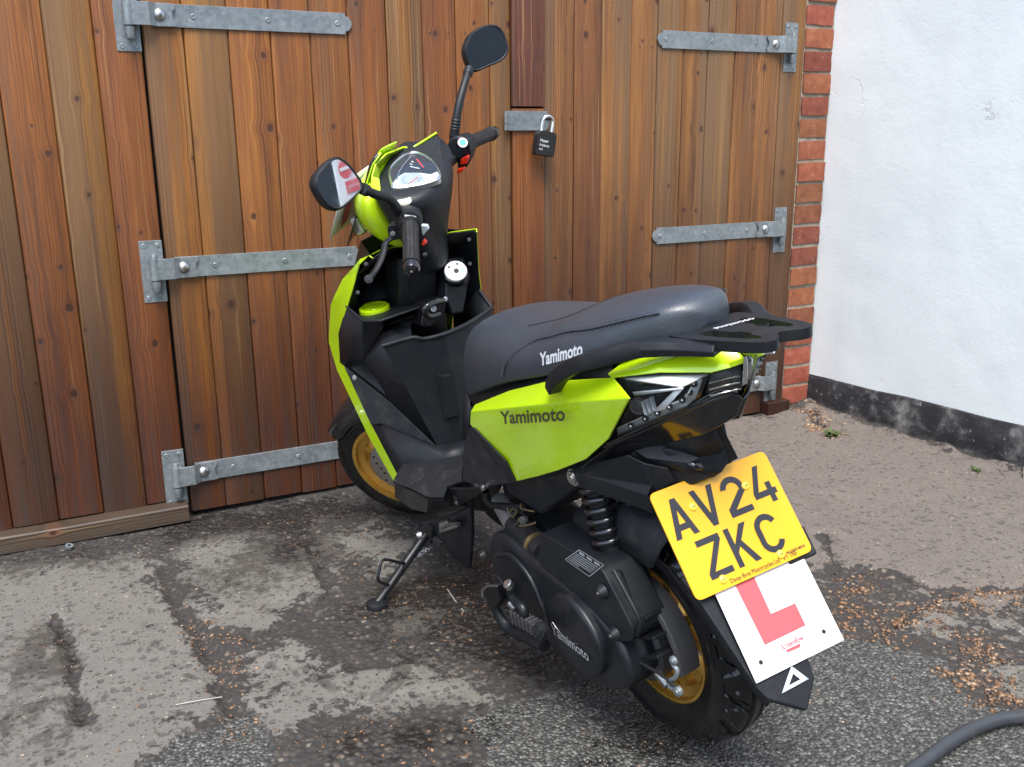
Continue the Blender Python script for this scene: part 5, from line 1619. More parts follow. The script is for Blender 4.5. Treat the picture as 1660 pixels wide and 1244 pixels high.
for mr in (False, True):
    rail = [(0.05,0.152,0.726), (0.014,0.158,0.755), (-0.032,0.154,0.782), (-0.082,0.142,0.8), (-0.136,0.114,0.816), (-.168, .097, .820), (-.200, .077, .820), (-.250, .056, .821)]
    rail = [Vector(p) for p in rail]
    cc = cr(rail, 5)
    secs = []
    for i, p in enumerate(cc):
        d = (cc[min(i + 1, len(cc) - 1)] - cc[max(i - 1, 0)]).normalized()
        sd_ = d.cross(Vector((0, 0, 1))).normalized(); up_ = sd_.cross(d)
        t = i / (len(cc) - 1)
        hw_, hh_ = .0115 + .004 * t, .013 - .005 * t ** 3
        ring = []
        for (q, w_) in ((-1, -1), (1, -1), (1.15, .1), (.7, 1), (-.7, 1), (-1.15, .1)):
            ring.append(p + sd_ * hw_ * q + up_ * hh_ * w_)
        secs.append(ring)
    loft('grab_rail', secs, MT['plastic'], bk, bevel=.002, mir=mr, ang=40)

# ---- rear mudguard, hood over the plate
mg_out = [(0.175,0.118,0.509), (0.077,0.116,0.558), (-0.067,0.1,0.62), (-0.088,0.085,0.607), (-0.115,0.06,0.597), (-0.12,0.052,0.573), (-0.094,0.07,0.555), (-0.085,0.082,0.547), (-0.096,0.084,0.514), (-0.083,0.092,0.524), (-0.032,0.104,0.528), (0.048,0.114,0.526), (0.164,0.118,0.509)]
mg_in = [(0.03,0.122,0.56), (-0.097,0.082,0.569), (-0.093,0.09,0.553)]
for mr in (False, True):
    mesh('rear_mudguard', mg_out + mg_in, [(0, 1, 13), (1, 2, 13), (2, 3, 14, 13), (3, 4, 5, 6, 14), (14, 6, 7, 15), (13, 14, 15), (13, 15, 9, 10, 11), (15, 7, 8, 9), (0, 13, 11, 12)], MT['plastic'], bk, thick=.004, bevel=.0015, mir=mr, ang=10, off=-1)
bolt('mudguard_bolt', (0.075,0.12,0.541), (0, 1, 0), .013, .009, MT['steel'], bk)
lathe('bolt_washer', [(0, .002), (.016, .002), (.017, 0), (0, 0)], (0.076,0.12,0.54), (0, 1, 0), MT['steel'], bk, 20)
# hood: a faceted channel that carries the plate
hood = [(-0.064,0.085,0.62), (-0.098,0.062,0.634), (-0.149,0.024,0.612), (-0.154,-0.014,0.606), (-0.155,-0.026,0.613), (-0.159,-0.026,0.588), (-0.16,-0.012,0.58), (-0.155,0.018,0.588), (-0.15,0.032,0.593), (-0.145,0.046,0.608), (-0.09,0.082,0.613)]
mesh('plate_hood', hood, [(0, 1, 2, 9, 10), (2, 3, 6, 7, 8, 9), (3, 4, 5, 6)], MT['plastic'], bk, thick=.004, bevel=.0015, ang=10)
mesh('hood_top', [(-0.098,0.062,0.633), (-0.113,0.06,0.649), (-0.16,0.02,0.677), (-0.158,-0.004,0.664), (-0.155,-0.026,0.612), (-0.154,-0.014,0.606), (-0.149,0.024,0.612)], [(0, 1, 2, 3, 4, 5, 6)], MT['plastic_dull'], bk, thick=.003)
mesh('hood_flank', [(-0.158,-0.004,0.665), (-0.163,-0.012,0.665), (-0.154,-0.052,0.585), (-0.158,-0.028,0.586), (-0.153,-0.028,0.611)], [(0, 1, 2, 3, 4)], MT['plastic'], bk, thick=.004, bevel=.0015)
mesh('hood_notch', [(-0.148,0.049,0.61), (-0.151,0.028,0.608), (-0.158,0.021,0.591), (-0.154,0.036,0.595)], [(0, 1, 2, 3)], MT['gloss'], bk, thick=.003)
mesh('hood_root', [(-0.057,0.08,0.616), (-0.098,0.058,0.634), (-0.154,0.012,0.674), (-0.102,0.03,0.653), (0.016,0.09,0.587), (0.054,0.07,0.53), (-0.076,0.06,0.568)], [(0, 1, 2, 3, 4), (0, 4, 5, 6)], MT['plastic_dull'], bk, thick=.003)
mesh('mudguard_bridge', [(-0.087,0.08,0.612), (-0.144,0.045,0.607), (-0.149,0.031,0.592), (-0.153,0.016,0.587), (-0.163,-0.01,0.581), (-0.147,-0.004,0.567), (-0.108,0.034,0.56), (-0.108,0.048,0.567), (-0.098,0.074,0.6)], [tuple(range(9))], MT['plastic'], bk, thick=.003)
loft('mudguard_core', [[(-.02, .085, .60), (-.02, -.085, .60), (-.02, -.085, .50), (-.02, .085, .50)], [(-.115, .060, .63), (-.115, -.060, .63), (-.115, -.050, .55), (-.115, .050, .55)], [(-.150, .022, .600), (-.150, -.022, .600), (-.150, -.02, .57), (-.150, .02, .57)]], MT['plastic_dull'], bk, bevel=.004)
# inner splash guard round the tyre
secs = []
for i in range(11):
    a = radians(44 + i * 6.9)
    R_ = .262
    w = .082
    c = Vector((R_ * cos(a), 0, RZ + R_ * sin(a)))
    rd = Vector((cos(a), 0, sin(a)))
    secs.append([c + Vector((0, w, 0)) - rd * (.075), c + Vector((0, w, 0)) - rd * .01, c + Vector((0, w * .6, 0)) + rd * .008, c + rd * .01, c + Vector((0, -w * .6, 0)) + rd * .008, c + Vector((0, -w, 0)) - rd * .01, c + Vector((0, -w, 0)) - rd * .07])
mesh('splash_guard', *loft_data(secs, False, False), MT['plastic_dull'], bk, thick=.003, sub=1)

# ---- number plate, learner plate and mud flap (one bent bracket behind the tyre)
pr = bpy.data.objects.new('number_plate', None); col.objects.link(pr); pr.parent = bk
pr.location = [-0.1832, -0.0011, 0.4976]
pr.rotation_euler = Matrix([[-0.09929, 0.79939, 0.59255], [-0.99501, -0.08557, -0.0513], [0.0097, -0.59469, 0.8039]]).to_euler()
pr['label'] = 'yellow rear number plate AV24 ZKC'
hw_, hh_ = .1145, .089
po = round_poly([(-hw_, -.0015, -hh_), (hw_, -.0015, -hh_), (hw_, -.0015, hh_), (-hw_, -.0015, hh_)], .012, 5)
prism('plate_sheet', po, (0, .003, 0), MT['plate_yellow'], pr, .0005)
# letters: strokes 10 mm, 64 mm high, 44 mm wide, cut as flat polygons
YL = -.0022
def glyph(strokes, ox, oz):
    parts = []
    for poly in strokes:
        pts = [Vector((ox + x * .001, YL, oz + z * .001)) for x, z in poly]
        parts.append((pts, [tuple(range(len(pts)))]))
    return parts
def arc(cx, cz, ro, ri, a0, a1, n=10):
    o = [(cx + ro * cos(radians(a0 + (a1 - a0) * i / n)), cz + ro * sin(radians(a0 + (a1 - a0) * i / n))) for i in range(n + 1)]
    q = [(cx + ri * cos(radians(a0 + (a1 - a0) * i / n)), cz + ri * sin(radians(a0 + (a1 - a0) * i / n))) for i in range(n + 1)]
    return [[o[i], o[i + 1], q[i + 1], q[i]] for i in range(n)]
GL = {
    'A': [[(0, 0), (10.5, 0), (27, 64), (17, 64)], [(33.5, 0), (44, 0), (27, 64), (17, 64)], [(9, 12), (35, 12), (32.4, 22), (11.6, 22)]],
    'V': [[(0, 64), (10.5, 64), (27, 0), (17, 0)], [(44, 64), (33.5, 64), (17, 0), (27, 0)]],
    '2': [[(0, 0), (44, 0), (44, 10), (0, 10)], [(0, 10), (13, 10), (41, 33), (32, 39), (0, 14)]] + arc(22, 42, 22, 12, -25, 165, 14) + [[(0.5, 46), (10.5, 46), (10.5, 50), (1.5, 50)]],
    '4': [[(0, 12), (44, 12), (44, 22), (0, 22)], [(28, 0), (38, 0), (38, 34), (28, 34)], [(0, 22), (10.5, 22), (30, 64), (19.5, 64)]],
    'Z': [[(0, 54), (44, 54), (44, 64), (0, 64)], [(0, 0), (44, 0), (44, 10), (0, 10)], [(0, 10), (12, 10), (44, 54), (32, 54)]],
    'K': [[(0, 0), (10, 0), (10, 64), (0, 64)], [(10, 22), (10, 36), (31, 64), (44, 64)], [(15, 35), (23, 40), (44, 0), (32, 0)]],
    'C': arc(22, 42, 22, 12, 20, 180, 14) + arc(22, 22, 22, 12, 180, 340, 14) + [[(0, 22), (10, 22), (10, 42), (0, 42)]],
}
for row, zz in (('AV24', .006), ('ZKC', -.069)):
    wtot = len(row) * 44 + (len(row) - 1) * 10
    for i, ch in enumerate(row):
        parts = glyph(GL[ch], -wtot / 2000 + i * .054 - (.0 if row == 'AV24' else -.000), zz)
        # tiny depth steps so overlapping strokes never share a plane
        pp = []
        for q, (pv_, pf_) in enumerate(parts):
            pp.append(([p + Vector((0, -.00003 * q, 0)) for p in pv_], pf_))
        mesh('plate_character', *join_data(pp), MT['plate_black'], pr, sharp=None, fixn=False)
text_mesh('dealer_print', 'Davey Bros Motorcycles Ltd   IP1 1NS', (-.048, YL, -.0845), (1, 0, 0), (0, 0, 1), .0105, MT['plate_black'], pr, .80, .0003)
text_mesh('maker_print', 'PROGRESS MEDIA', (.066, YL, -.0785), (1, 0, 0), (0, 0, 1), .006, MT['plate_black'], pr, .8, .0003, .01)
for x, z in ((-.052, .046), (.052, .046), (-.058, -.074), (.055, -.074)):
    cap = lathe('plate_screw_cap', [(0, .0045), (.004, .0045), (.0065, .003), (.0075, 0), (0, 0)], (x, -.0015, z), (0, -1, 0), MT['screw_cap'], pr, 18)
    box('cap_slot', (x, -.0062, z), (.006, .0006, .0012), MT['plate_black'], cap)
lp = [(-0.0769,0.006,-0.2321), (0.0969,0.006,-0.2321), (0.0897,0.006,-0.0886), (-0.0811,0.006,-0.0876)]
lo, lr = Vector(lp[0]), Vector(lp[1])
lx = (lr - lo).normalized(); lup = (Vector(lp[3]) - lo); lup = (lup - lx * lup.dot(lx)).normalized()
LW = (lr - lo).length
def lpt(u, v_, d=0):      # fractions of the learner plate width, from its lower left corner
    return lo + lx * (u * LW) + lup * (v_ * LW) + Vector((0, -d, 0))
learn = prism('learner_plate', [lpt(0, 0), lpt(1, 0), lpt(1, 1.0), lpt(0, 1.0)], (0, .0015, 0), MT['sign_white'], pr, .0004)
Lq = [(.30, .955), (.50, .955), (.50, .44), (.80, .44), (.80, .235), (.30, .235)]
Lp = [(-0.0403,0.0055,-0.0818), (-0.0015,0.0055,-0.0882), (-0.0025,0.0055,-0.1502), (0.045,0.0055,-0.1512), (0.0446,0.0055,-0.1877), (-0.0361,0.0055,-0.1879)]
Lp = [Vector(p) for p in Lp]
dl = (Lp[1] - Lp[2]).normalized() * .06
mesh('learner_letter', [Lp[0] + dl * .5, Lp[1] + dl * .5, Lp[2], Lp[3], Lp[4], Lp[5]], [(0, 1, 2, 5), (2, 3, 4, 5)], MT['sign_red'], learn, sharp=None)
text_mesh('maker_script', 'Screenflow', Vector((-0.014,0.0052,-0.2056)), lx, lup + lx * .15, .013, MT['sign_red'], learn, .75, .0004, .01, .3)
mesh('script_underline', [(-0.0066,0.0053,-0.2076), (0.0214,0.0053,-0.2078), (0.0195,0.0053,-0.213), (-0.0055,0.0053,-0.212)], [(0, 1, 2, 3)], MT['sign_red'], learn, sharp=None)
for hp_ in ((-0.0551,0.0056,-0.2078), (0.0696,0.0056,-0.2076)):
    lathe('plate_hole', [(0, .0006), (.0034, .0006), (.0036, 0)], hp_, (0, -1, 0), MT['plate_black'], learn, 12)
# flap moulding
FL = [(-0.0992,0.022,-0.087), (-0.0718,0.022,-0.1107), (-0.0618,0.018,-0.2467), (-0.0639,0.018,-0.267), (-0.0108,0.018,-0.3054), (0.0278,0.018,-0.2657), (0.0321,0.018,-0.2336), (0.0225,0.02,-0.1007), (-0.0625,0.022,-0.058)]
FLc = [(-0.084,0.045,-0.0766), (-0.0655,0.04,-0.2456), (-0.0618,0.036,-0.2727), (-0.0044,0.034,-0.3112)]
flap = prism('mud_flap', [(-0.1064,0.016,-0.0681), (-0.0761,0.012,-0.2404), (-0.0663,0.012,-0.2626), (-0.0134,0.012,-0.3008), (0.0241,0.012,-0.2627), (0.0284,0.012,-0.2307), (0.025,0.016,-0.092)], (0, .014, 0), MT['plastic'], pr, .004)
mesh('flap_flank', [(-0.1043,0.018,-0.0705), (-0.0725,0.016,-0.2425), (-0.0631,0.016,-0.2656), (-0.0587,0.04,-0.2737), (-0.0667,0.045,-0.2467), (-0.0994,0.05,-0.0699)], [(0, 1, 4, 5), (1, 2, 3, 4)], MT['plastic_dull'], pr, thick=.003)
tri_o = [Vector(p) for p in ((-0.0079,0.0095,-0.2333), (0.0098,0.0095,-0.26), (-0.0427,0.0095,-0.261))]
tri_c = (tri_o[0] + tri_o[1] + tri_o[2]) / 3
tri_o = [tri_c + (p - tri_c) * 1.02 for p in tri_o]
tri_i = [tri_c + (p - tri_c) * .45 for p in tri_o]
mesh('triangle_reflector', tri_o + tri_i, [(0, 1, 4, 3), (1, 2, 5, 4), (2, 0, 3, 5)], MT['reflector'], flap, thick=.002)
# bracket seen right of the plate
box('plate_bracket', (.095, .016, -.072), (.060, .022, .050), MT['plastic_dull'], pr, .004)
loft('plate_carrier', [[Vector((-.07, .006, .085)), Vector((.07, .006, .085)), Vector((.07, .03, .085)), Vector((-.07, .03, .085))], [Vector((-.085, .006, -.05)), Vector((.085, .006, -.05)), Vector((.06, .03, -.05)), Vector((-.06, .03, -.05))], [Vector((-.03, .008, -.17)), Vector((.06, .008, -.17)), Vector((.055, .026, -.17)), Vector((-.03, .026, -.17))]], MT['plastic_dull'], pr)

# ---- leg shield, glove tray, tunnel and footboard
L0, L1, L2, L3 = (0.779, .133, 0.866), (0.827,0.143,0.862), (0.864,0.156,0.802), (0.911,0.166,0.746)
e0, e1 = (1.023,0.167,0.656), (1.065,0.166,0.569)
e2, e3, e4 = (1.042,0.164,0.563), (0.947,0.158,0.42), (0.855,0.152,0.31)
rec = [(0.955, .085, 0.879), (0.995, .10, 0.814), (1.025, .10, 0.734), (1.025, .10, 0.674)]
recc = [(0.995, .0, 0.889), (1.030, 0, 0.814), (1.045, 0, 0.734), (1.045, 0, 0.674)]
lv = [L0, L1, L2, L3] + rec + recc
lf_ = []
for i in range(3):
    lf_ += [(i, i + 1, 5 + i, 4 + i), (4 + i, 5 + i, 9 + i, 8 + i)]
RW = [(0.77,-0.135,0.867), (0.811,-0.15,0.809), (0.838,-0.158,0.756), (0.853,-0.164,0.705)]
mesh('inner_leg_shield', lv, lf_, MT['plastic'], bk, thick=.004, bevel=.004, ang=12)
mesh('inner_leg_shield', RW + [flip(p) for p in rec + recc], lf_, MT['plastic'], bk, thick=.004, bevel=.004, ang=12)
for p in ((0.793,0.146,0.854), (0.845,0.16,0.784)):
    bolt('shield_screw', p, (-1, .2, .2), .0048, .003, MT['dark_steel'], bk)
for p in ((0.768,-0.11,0.854), (0.804,-0.12,0.789)):
    bolt('shield_screw', p, (-1, .2, .2), .0048, .003, MT['dark_steel'], bk)
# filler box on the left with its lime cap
bt = [(0.925,0.166,0.741), (0.855,0.158,0.712), (0.812,0.131,0.712), (0.821,0.025,0.715), (1.025, -.01, 0.709), (1.045, .13, 0.711), (0.995, .165, 0.716)]
bl = [Vector(p) + Vector((.0, 0, -.05)) for p in bt]
mesh('filler_box', bt, [(0, 1, 2, 3, 4, 5, 6)], MT['plastic'], bk, thick=.004, bevel=.002)
tube('box_lip', [(0.925,0.167,0.741), (0.851,0.159,0.713), (0.808,0.133,0.713), (0.817,0.026,0.716)], .0032, MT['plastic'], bk, 8)
tube('box_seam', cr([(1.022,0.127,0.718), (1.042,0.081,0.72), (1.02,0.026,0.72), (0.961,0.013,0.72), (0.814,0.028,0.717)], 5), .0022, MT['plastic'], bk, 6)
cc_ = Vector((0.906,0.105,0.722))
lathe('filler_cap', [(0, .005), (.023, .005), (.0245, .0035), (.026, .005), (.0325, .006), (.0375, .003), (.038, -.006), (0, -.006)], cc_, (-.10, .03, 1), MT['lime'], bk, 48)
# fluted panel under the box, face of the glove tray, tunnel
g = [(0.792,0.145,0.659), (0.764,0.082,0.665), (0.756,0.057,0.656), (0.752,0.003,0.654), (0.77,-0.075,0.657), (0.804,-0.16,0.668)]
gb = [(0.782,0.065,0.378), (0.774,0.053,0.378), (0.767,0.032,0.375), (0.76,0.002,0.375), (0.763, -.06, 0.409), (0.795, -.135, 0.414)]
shelf = [(0.917,0.085,0.669), (0.85,0.03,0.692)]
tv_ = g + gb
tfc = [(i, i + 1, 7 + i, 6 + i) for i in range(5)]
mesh('tunnel_panel', tv_, tfc, MT['plastic'], bk, thick=.005, bevel=.01, segs=3, ang=6)
tube('tray_rim', cr([(0.792,0.147,0.658)] + g[1:], 6), .0058, MT['plastic'], bk, 10)
tube('tray_rim_side', [g[5], (0.854,-0.16,0.705)], .0045, MT['plastic'], bk, 8)
mesh('tray_side', [g[5], (0.854,-0.16,0.705), (0.995, -.15, 0.704), (0.995, -.14, 0.574), (0.835, -.145, 0.554)], [(0, 1, 2, 3, 4)], MT['plastic'], bk, thick=.004)
mesh('tray_floor', [(0.785, .08, 0.629), (0.770, 0, 0.604), (0.785, -.10, 0.604), (0.835, -.145, 0.574), (1.025, -.13, 0.574), (1.025, .08, 0.574)], [(0, 1, 2, 3, 4, 5)], MT['plastic'], bk, thick=.004)
mesh('tray_back', [(1.025, -.15, 0.754), (1.025, .09, 0.754), (1.025, .09, 0.574), (1.025, -.13, 0.574)], [(0, 1, 2, 3)], MT['plastic'], bk, thick=.004)
# cheek below the filler box, sweeping down to the floor
ch = [(0.925,0.166,0.741), (0.855,0.158,0.712), (0.812,0.131,0.712), (0.917,0.085,0.669), (0.841,0.034,0.695), (0.847,0.045,0.667), (0.764,0.082,0.665), (0.792,0.145,0.659), (1.005,0.125,0.573), e2, e1, e0]
t1, t2 = (0.88,0.12,0.485), gb[0]
mesh('leg_shield_cheek', ch + [t1, t2, (0.806,0.085,0.507)], [(0, 1, 8, 9, 10, 11), (1, 2, 3, 7, 8), (3, 4, 5, 6, 7), (8, 7, 14, 12, 9), (7, 14, 13), (14, 12, 13)], MT['plastic'], bk, thick=.004, sharp=60)
tube('shelf_lip', [(0.808,0.133,0.713), (0.915,0.086,0.67), (0.841,0.034,0.694)], .0030, MT['plastic'], bk, 8)
mesh('trim_wedge', [e2, e3, (0.902,0.15,0.434), t2, t1], [(0, 1, 2, 3, 4)], MT['plastic_dull'], bk, thick=.005, bevel=.0025, off=1)
fl = [(0.86,0.15,0.308), (0.801,0.148,0.349), (0.714,0.086,0.369), (0.674,0.05,0.379), (0.533,0.128,0.384), (0.573,0.148,0.364), (0.58,0.159,0.339), (0.631,0.175,0.329), (0.731,0.172,0.316), (0.829,0.173,0.299)]
mesh('side_cheek', [e3, (0.902,0.15,0.434), t2, (0.752,0.039,0.381), (0.732,0.001,0.386), fl[3], fl[2], fl[1], e4], [(0, 1, 7, 8), (1, 2, 6, 7), (2, 3, 4, 5, 6)], MT['plastic'], bk, thick=.004, sharp=60)
mesh('footboard', fl, [tuple(range(10))], MT['plastic_dull'], bk, thick=.006, bevel=.003)
bolt('trim_screw', (1.002,0.158,0.537), (-.6, 1, .3), .007, .004, MT['steel'], bk)
bolt('trim_screw', (0.896,0.142,0.386), (-.6, 1, .4), .007, .005, MT['steel'], bk)
# tread: rows of small bars and cut lines
def on_floor(cx_, cy_):
    return cx_
fl_bvh = BVHTree.FromPolygons([Vector(p) for p in fl], [tuple(range(10))])
tp = [(0.791,0.155,0.33), (0.784,0.141,0.345), (0.728,0.094,0.355), (0.747,0.158,0.331)]
tp = [Vector(p) for p in tp]
trd = []
for i in range(10):
    for j in range(4):
        u_, v2 = i / 9, j / 3
        if u_ > .35 + .2 * j: continue
        a_ = tp[1].lerp(tp[2], u_); b_ = tp[0].lerp(tp[3], u_)
        p = drape(fl_bvh, b_.lerp(a_, v2), .0035)
        trd.append(box_data(p, (.0075, .0030, .003), Matrix.Rotation(.5, 3, 'Z')))
mesh('tread_bars', *join_data(trd), MT['plastic'], bk)
for pts in ([(0.732,0.17,0.326), (0.704,0.09,0.361), (0.674,0.094,0.362)], [(0.652,0.126,0.358), (0.671,0.102,0.361)], [(0.654,0.113,0.36), (0.53,0.129,0.385)], [(0.595,0.122,0.369), (0.58,0.148,0.356)]):
    tube('floor_groove', pts, .0016, MT['rubber'], bk, 6)
# belly fairing under the footboard
und = [(0.895,0.15,0.268), (0.741,0.169,0.31), (0.641,0.172,0.322), (0.589,0.156,0.332), (0.586,0.143,0.356), (0.383,0.145,0.426)]
unb = [(0.941,0.14,0.209), (0.866,0.128,0.197), (0.79,0.12,0.212), (0.685,0.11,0.26), (0.615,0.105,0.291), (0.398,0.14,0.415)]
mesh('belly_fairing', und + unb, [(i, i + 1, 7 + i, 6 + i) for i in range(5)], MT['cast'], bk, thick=.004, bevel=.003)
unc = [(0.895, .06, 0.254), (0.835, .06, 0.214), (0.755, .05, 0.234), (0.645, .05, 0.244), (0.575, .05, 0.264), (0.455, .06, 0.394)]
mesh('belly_pan', unb + unc, [(i, i + 1, 7 + i, 6 + i) for i in range(5)], MT['gloss'], bk, thick=.004, bevel=.003)
mesh('belly_bracket', [(0.623,0.128,0.333), (0.596,0.13,0.343), (0.582,0.122,0.316), (0.606,0.12,0.301), (0.627,0.122,0.3)], [(0, 1, 2, 3, 4)], MT['drum'], bk, thick=.005, bevel=.001)
bolt('belly_screw', (0.38,0.15,0.43), (0, 1, .3), .007, .005, MT['steel'], bk)
bolt('belly_screw', (0.581,0.126,0.316), (0, 1, .3), .006, .005, MT['steel'], bk)
# mirrored floor and cheek close the far side
for nm, vv_, ff_, mt in (('footboard', fl, [tuple(range(10))], 'plastic_dull'), ('belly_fairing', und + unb, [(i, i + 1, 7 + i, 6 + i) for i in range(5)], 'gloss'), ('trim_wedge', [e2, e3, t2, t1], [(0, 1, 2, 3)], 'plastic_dull'), ('side_cheek', [e3, t2, (0.752,0.039,0.381), fl[2], fl[1], e4], [(0, 1, 4, 5), (1, 2, 3, 4)], 'plastic')):
    mesh(nm, vv_, ff_, MT[mt], bk, thick=.004, mir=True)
# front of the tunnel below the seat nose
mesh('seat_pedestal', [(0.592,0.05,0.582), (0.653,0.04,0.48), (0.686,0.035,0.41), (0.491,0.11,0.504), (0.43,0.125,0.58), (0.48,0.1,0.599)], [(0, 1, 4, 5), (1, 2, 3, 4)], MT['plastic'], bk, thick=.004)
mesh('tunnel_inset', [(0.756,0.035,0.556), (0.752,0.007,0.554), (0.753,0.008,0.45), (0.757,0.035,0.451)], [(0, 1, 2, 3)], MT['plastic'], bk, thick=.010, bevel=.002)
tube('inset_groove', [(0.751,0.039,0.559), (0.748,0.008,0.556), (0.749,0.009,0.45), (0.753,0.038,0.451), (0.751,0.039,0.559)], .0014, MT['rubber'], bk, 6)
# key box, ignition switch, bag hook
kb = [(0.837,-0.084,0.809), (0.837,-0.129,0.801), (0.827,-0.122,0.756), (0.832,-0.115,0.722), (0.827,-0.093,0.667), (0.812,-0.054,0.675), (0.807,-0.043,0.724), (0.812,-0.057,0.774)]
kb2 = [Vector(p) + Vector((.15, 0, -.01)) for p in kb]
mesh('key_housing', kb + kb2, [tuple(range(8))] + [(i, (i + 1) % 8, 8 + (i + 1) % 8, 8 + i) for i in range(8)], MT['plastic'], bk, bevel=.008, segs=3)
kc_ = Vector((0.804,-0.078,0.777))
kax = Vector((-.72, .25, .62)).normalized()
lathe('ignition_switch', [(0, .012), (.0255, .012), (.027, .010), (.027, -.01), (0, -.01)], kc_, kax, MT['white_print'], bk, 32)
lathe('ignition_collar', [(.0272, .006), (.030, .004), (.031, -.016), (.028, -.02), (.0272, -.02)], kc_, kax, MT['gloss'], bk, 32)
u_ = kax.orthogonal().normalized(); w_ = kax.cross(u_)
lathe('key_slot', [(0, .0135), (.0062, .0135), (.0066, .0115), (0, .0115)], kc_ + u_ * .002, kax, MT['rubber'], bk, 16)
for k in range(3):
    lathe('switch_mark', [(0, .0133), (.0028, .0133), (.003, .0115), (0, .0115)], kc_ + (u_ * cos(k * 1.3 + .6) + w_ * sin(k * 1.3 + .6)) * .018, kax, MT['rubber'] if k else MT['teal'], bk, 10)
tube('bag_hook', cr([(0.782,-0.028,0.726), (0.757,0.012,0.734), (0.747,0.038,0.732), (0.752,0.043,0.718), (0.762,0.028,0.703), (0.772,0,0.699)], 5), .0085, MT['gloss'], bk, 10)
bolt('hook_screw', (0.764,0.015,0.717), (-1, .2, .3), .0075, .006, MT['steel'], bk)
bolt('hook_screw', (0.774,-0.024,0.729), (-1, .2, .3), .006, .006, MT['steel'], bk)
prism('hook_base', round_poly([(0.792,0.022,0.728), (0.792,-0.04,0.729), (0.792,-0.025,0.691), (0.792,0.015,0.67), (0.792,0.043,0.675)], .01), (.12, 0, 0), MT['gloss'], bk, .004)
# steering column shroud between shield and head
secs = []
for (x, z, w, d) in ((.945, .67, .05, .05), (.90, .73, .052, .052), (.872, .79, .055, .05), (.855, .84, .055, .05)):
    secs.append([(x - d, w * .7, z), (x - d * .6, w, z), (x + d, w, z), (x + d, -w, z), (x - d * .6, -w, z), (x - d, -w * .7, z)])
loft('column_shroud', secs, MT['plastic'], bk, bevel=.008, segs=3)

# ---- lime front shell of the leg shield
fo = [L0, L1, L2, L3, e0, e1, e2, e3, e4]
o1 = [(0.785, .138, 0.872), (0.926,0.16,0.806), (0.983,0.17,0.759), (1.022,0.172,0.729), (1.09,0.172,0.637), (1.101,0.172,0.62), (1.094,0.169,0.542), (0.981,0.162,0.382), (0.892,0.153,0.28)]
o2 = [(Vector(p) + Vector((.035, -Vector(p).y * .32, .0))) for p in o1]
o3 = [(Vector((p[0] + .10, 0, p[2] - .015))) for p in o1]
sv_ = fo + o1 + o2 + o3
sf_ = []
for r0 in range(3):
    for i in range(8):
        sf_.append((r0 * 9 + i, r0 * 9 + i + 1, (r0 + 1) * 9 + i + 1, (r0 + 1) * 9 + i))
mesh('front_leg_shield', sv_, sf_, MT['lime'], bk, thick=.003, bevel=.003, ang=14, segs=2)
svr = [Vector(flip(p)) for p in sv_]
for i in range(4):
    svr[i] = Vector(RW[i]); svr[9 + i] = Vector(RW[i]) + Vector((.008, -.005, .006))
mesh('front_leg_shield', svr, sf_, MT['lime'], bk, thick=.003, bevel=.003, ang=14, segs=2)
lin = [Vector((p[0] - .016, p[1] * .9, p[2])) for p in sv_[9:]]
for mr in (False, True):
    mesh('shield_liner', lin, [q for q in sf_ if max(q) < 27], MT['rubber'], bk, thick=.002, mir=mr)
# right edge steps seen past the key box
# ---- head: black rear cowl with the instrument, lime front cowl (all turned with the bars)
LV = [(.780, .790, .050, 0), (.826, .780, .058, 0), (.868, .764, .075, .1), (.909, .745, .098, .3), (.950, .724, .116, .5), (.986, .710, .124, .7), (1.010, .704, .128, .9), (1.027, .706, .128, 1), (1.034, .712, .122, 1), (1.0365, .722, .112, 1)]
def tilt(x, y, z, t): return (x, y, z + .351 * (x - .767) * t - .106 * y * t)
secs = []
for (z, xr, w, t) in LV:
    xf = .843
    half = [(xr, 0), (xr + .004, w * .40), (xr + .022, w * .80), (xr + .055, w), (xf - .02, w * .96), (xf, w * .86)]
    ring = [tilt(x, y, z, t) for x, y in half] + [tilt(x, -y, z, t) for x, y in reversed(half[1:])]
    secs.append(ring)
rear_cowl = loft('rear_head_cowl', secs, MT['plastic'], bk, steer=True, sub=2)
LG = [(.879, .070, .872), (.898, .088, .907), (.934, .112, .941), (.970, .128, .948), (1.002, .132, .928), (1.030, .126, .898), (1.042, .116, .880)]
secs = []
for (z, w, xf) in LG:
    t = min(1, max(0, (z - .9) / .12))
    xb = .828
    half = [(xb, w * .98), (xb + (xf - xb) * .35, w), (xb + (xf - xb) * .72, w * .74), (xf, w * .34), (xf + .006, 0)]
    ring = [tilt(x, y, z, t * .5) for x, y in half] + [tilt(x, -y, z, t * .5) for x, y in reversed(half[:-1])]
    secs.append(ring)
loft('front_head_cowl', secs, MT['lime'], bk, steer=True, sub=1)
wg = [(0.821,-0.08,1.064), (0.811,-0.09,1.053), (0.744,-0.112,1.068), (0.743,-0.114,1.057), (0.737,-0.116,1.047), (0.726,-0.112,1.03), (0.717,-0.092,1.013), (0.7191,-0.0206,1.0254), (0.7566,-0.0426,1.0409), (0.7988,-0.0477,1.0562)]
wg = [Vector(p) - Vector((0, 0, .007 if i in (7, 8, 9) else (.003 if i in (5, 6) else 0))) for i, p in enumerate(wg)]
mesh('cowl_shoulder', wg, [(0, 1, 8, 9), (1, 2, 3, 7, 8), (3, 4, 5, 6, 7)], MT['plastic'], bk, thick=.012, bevel=.003, steer=True, off=-1)
tube('cowl_trim', [(0.821,-0.08,1.065), (0.811,-0.09,1.054), (0.777,-0.101,1.061), (0.743,-0.112,1.069)], .0030, MT['lime'], bk, 8, steer=True)
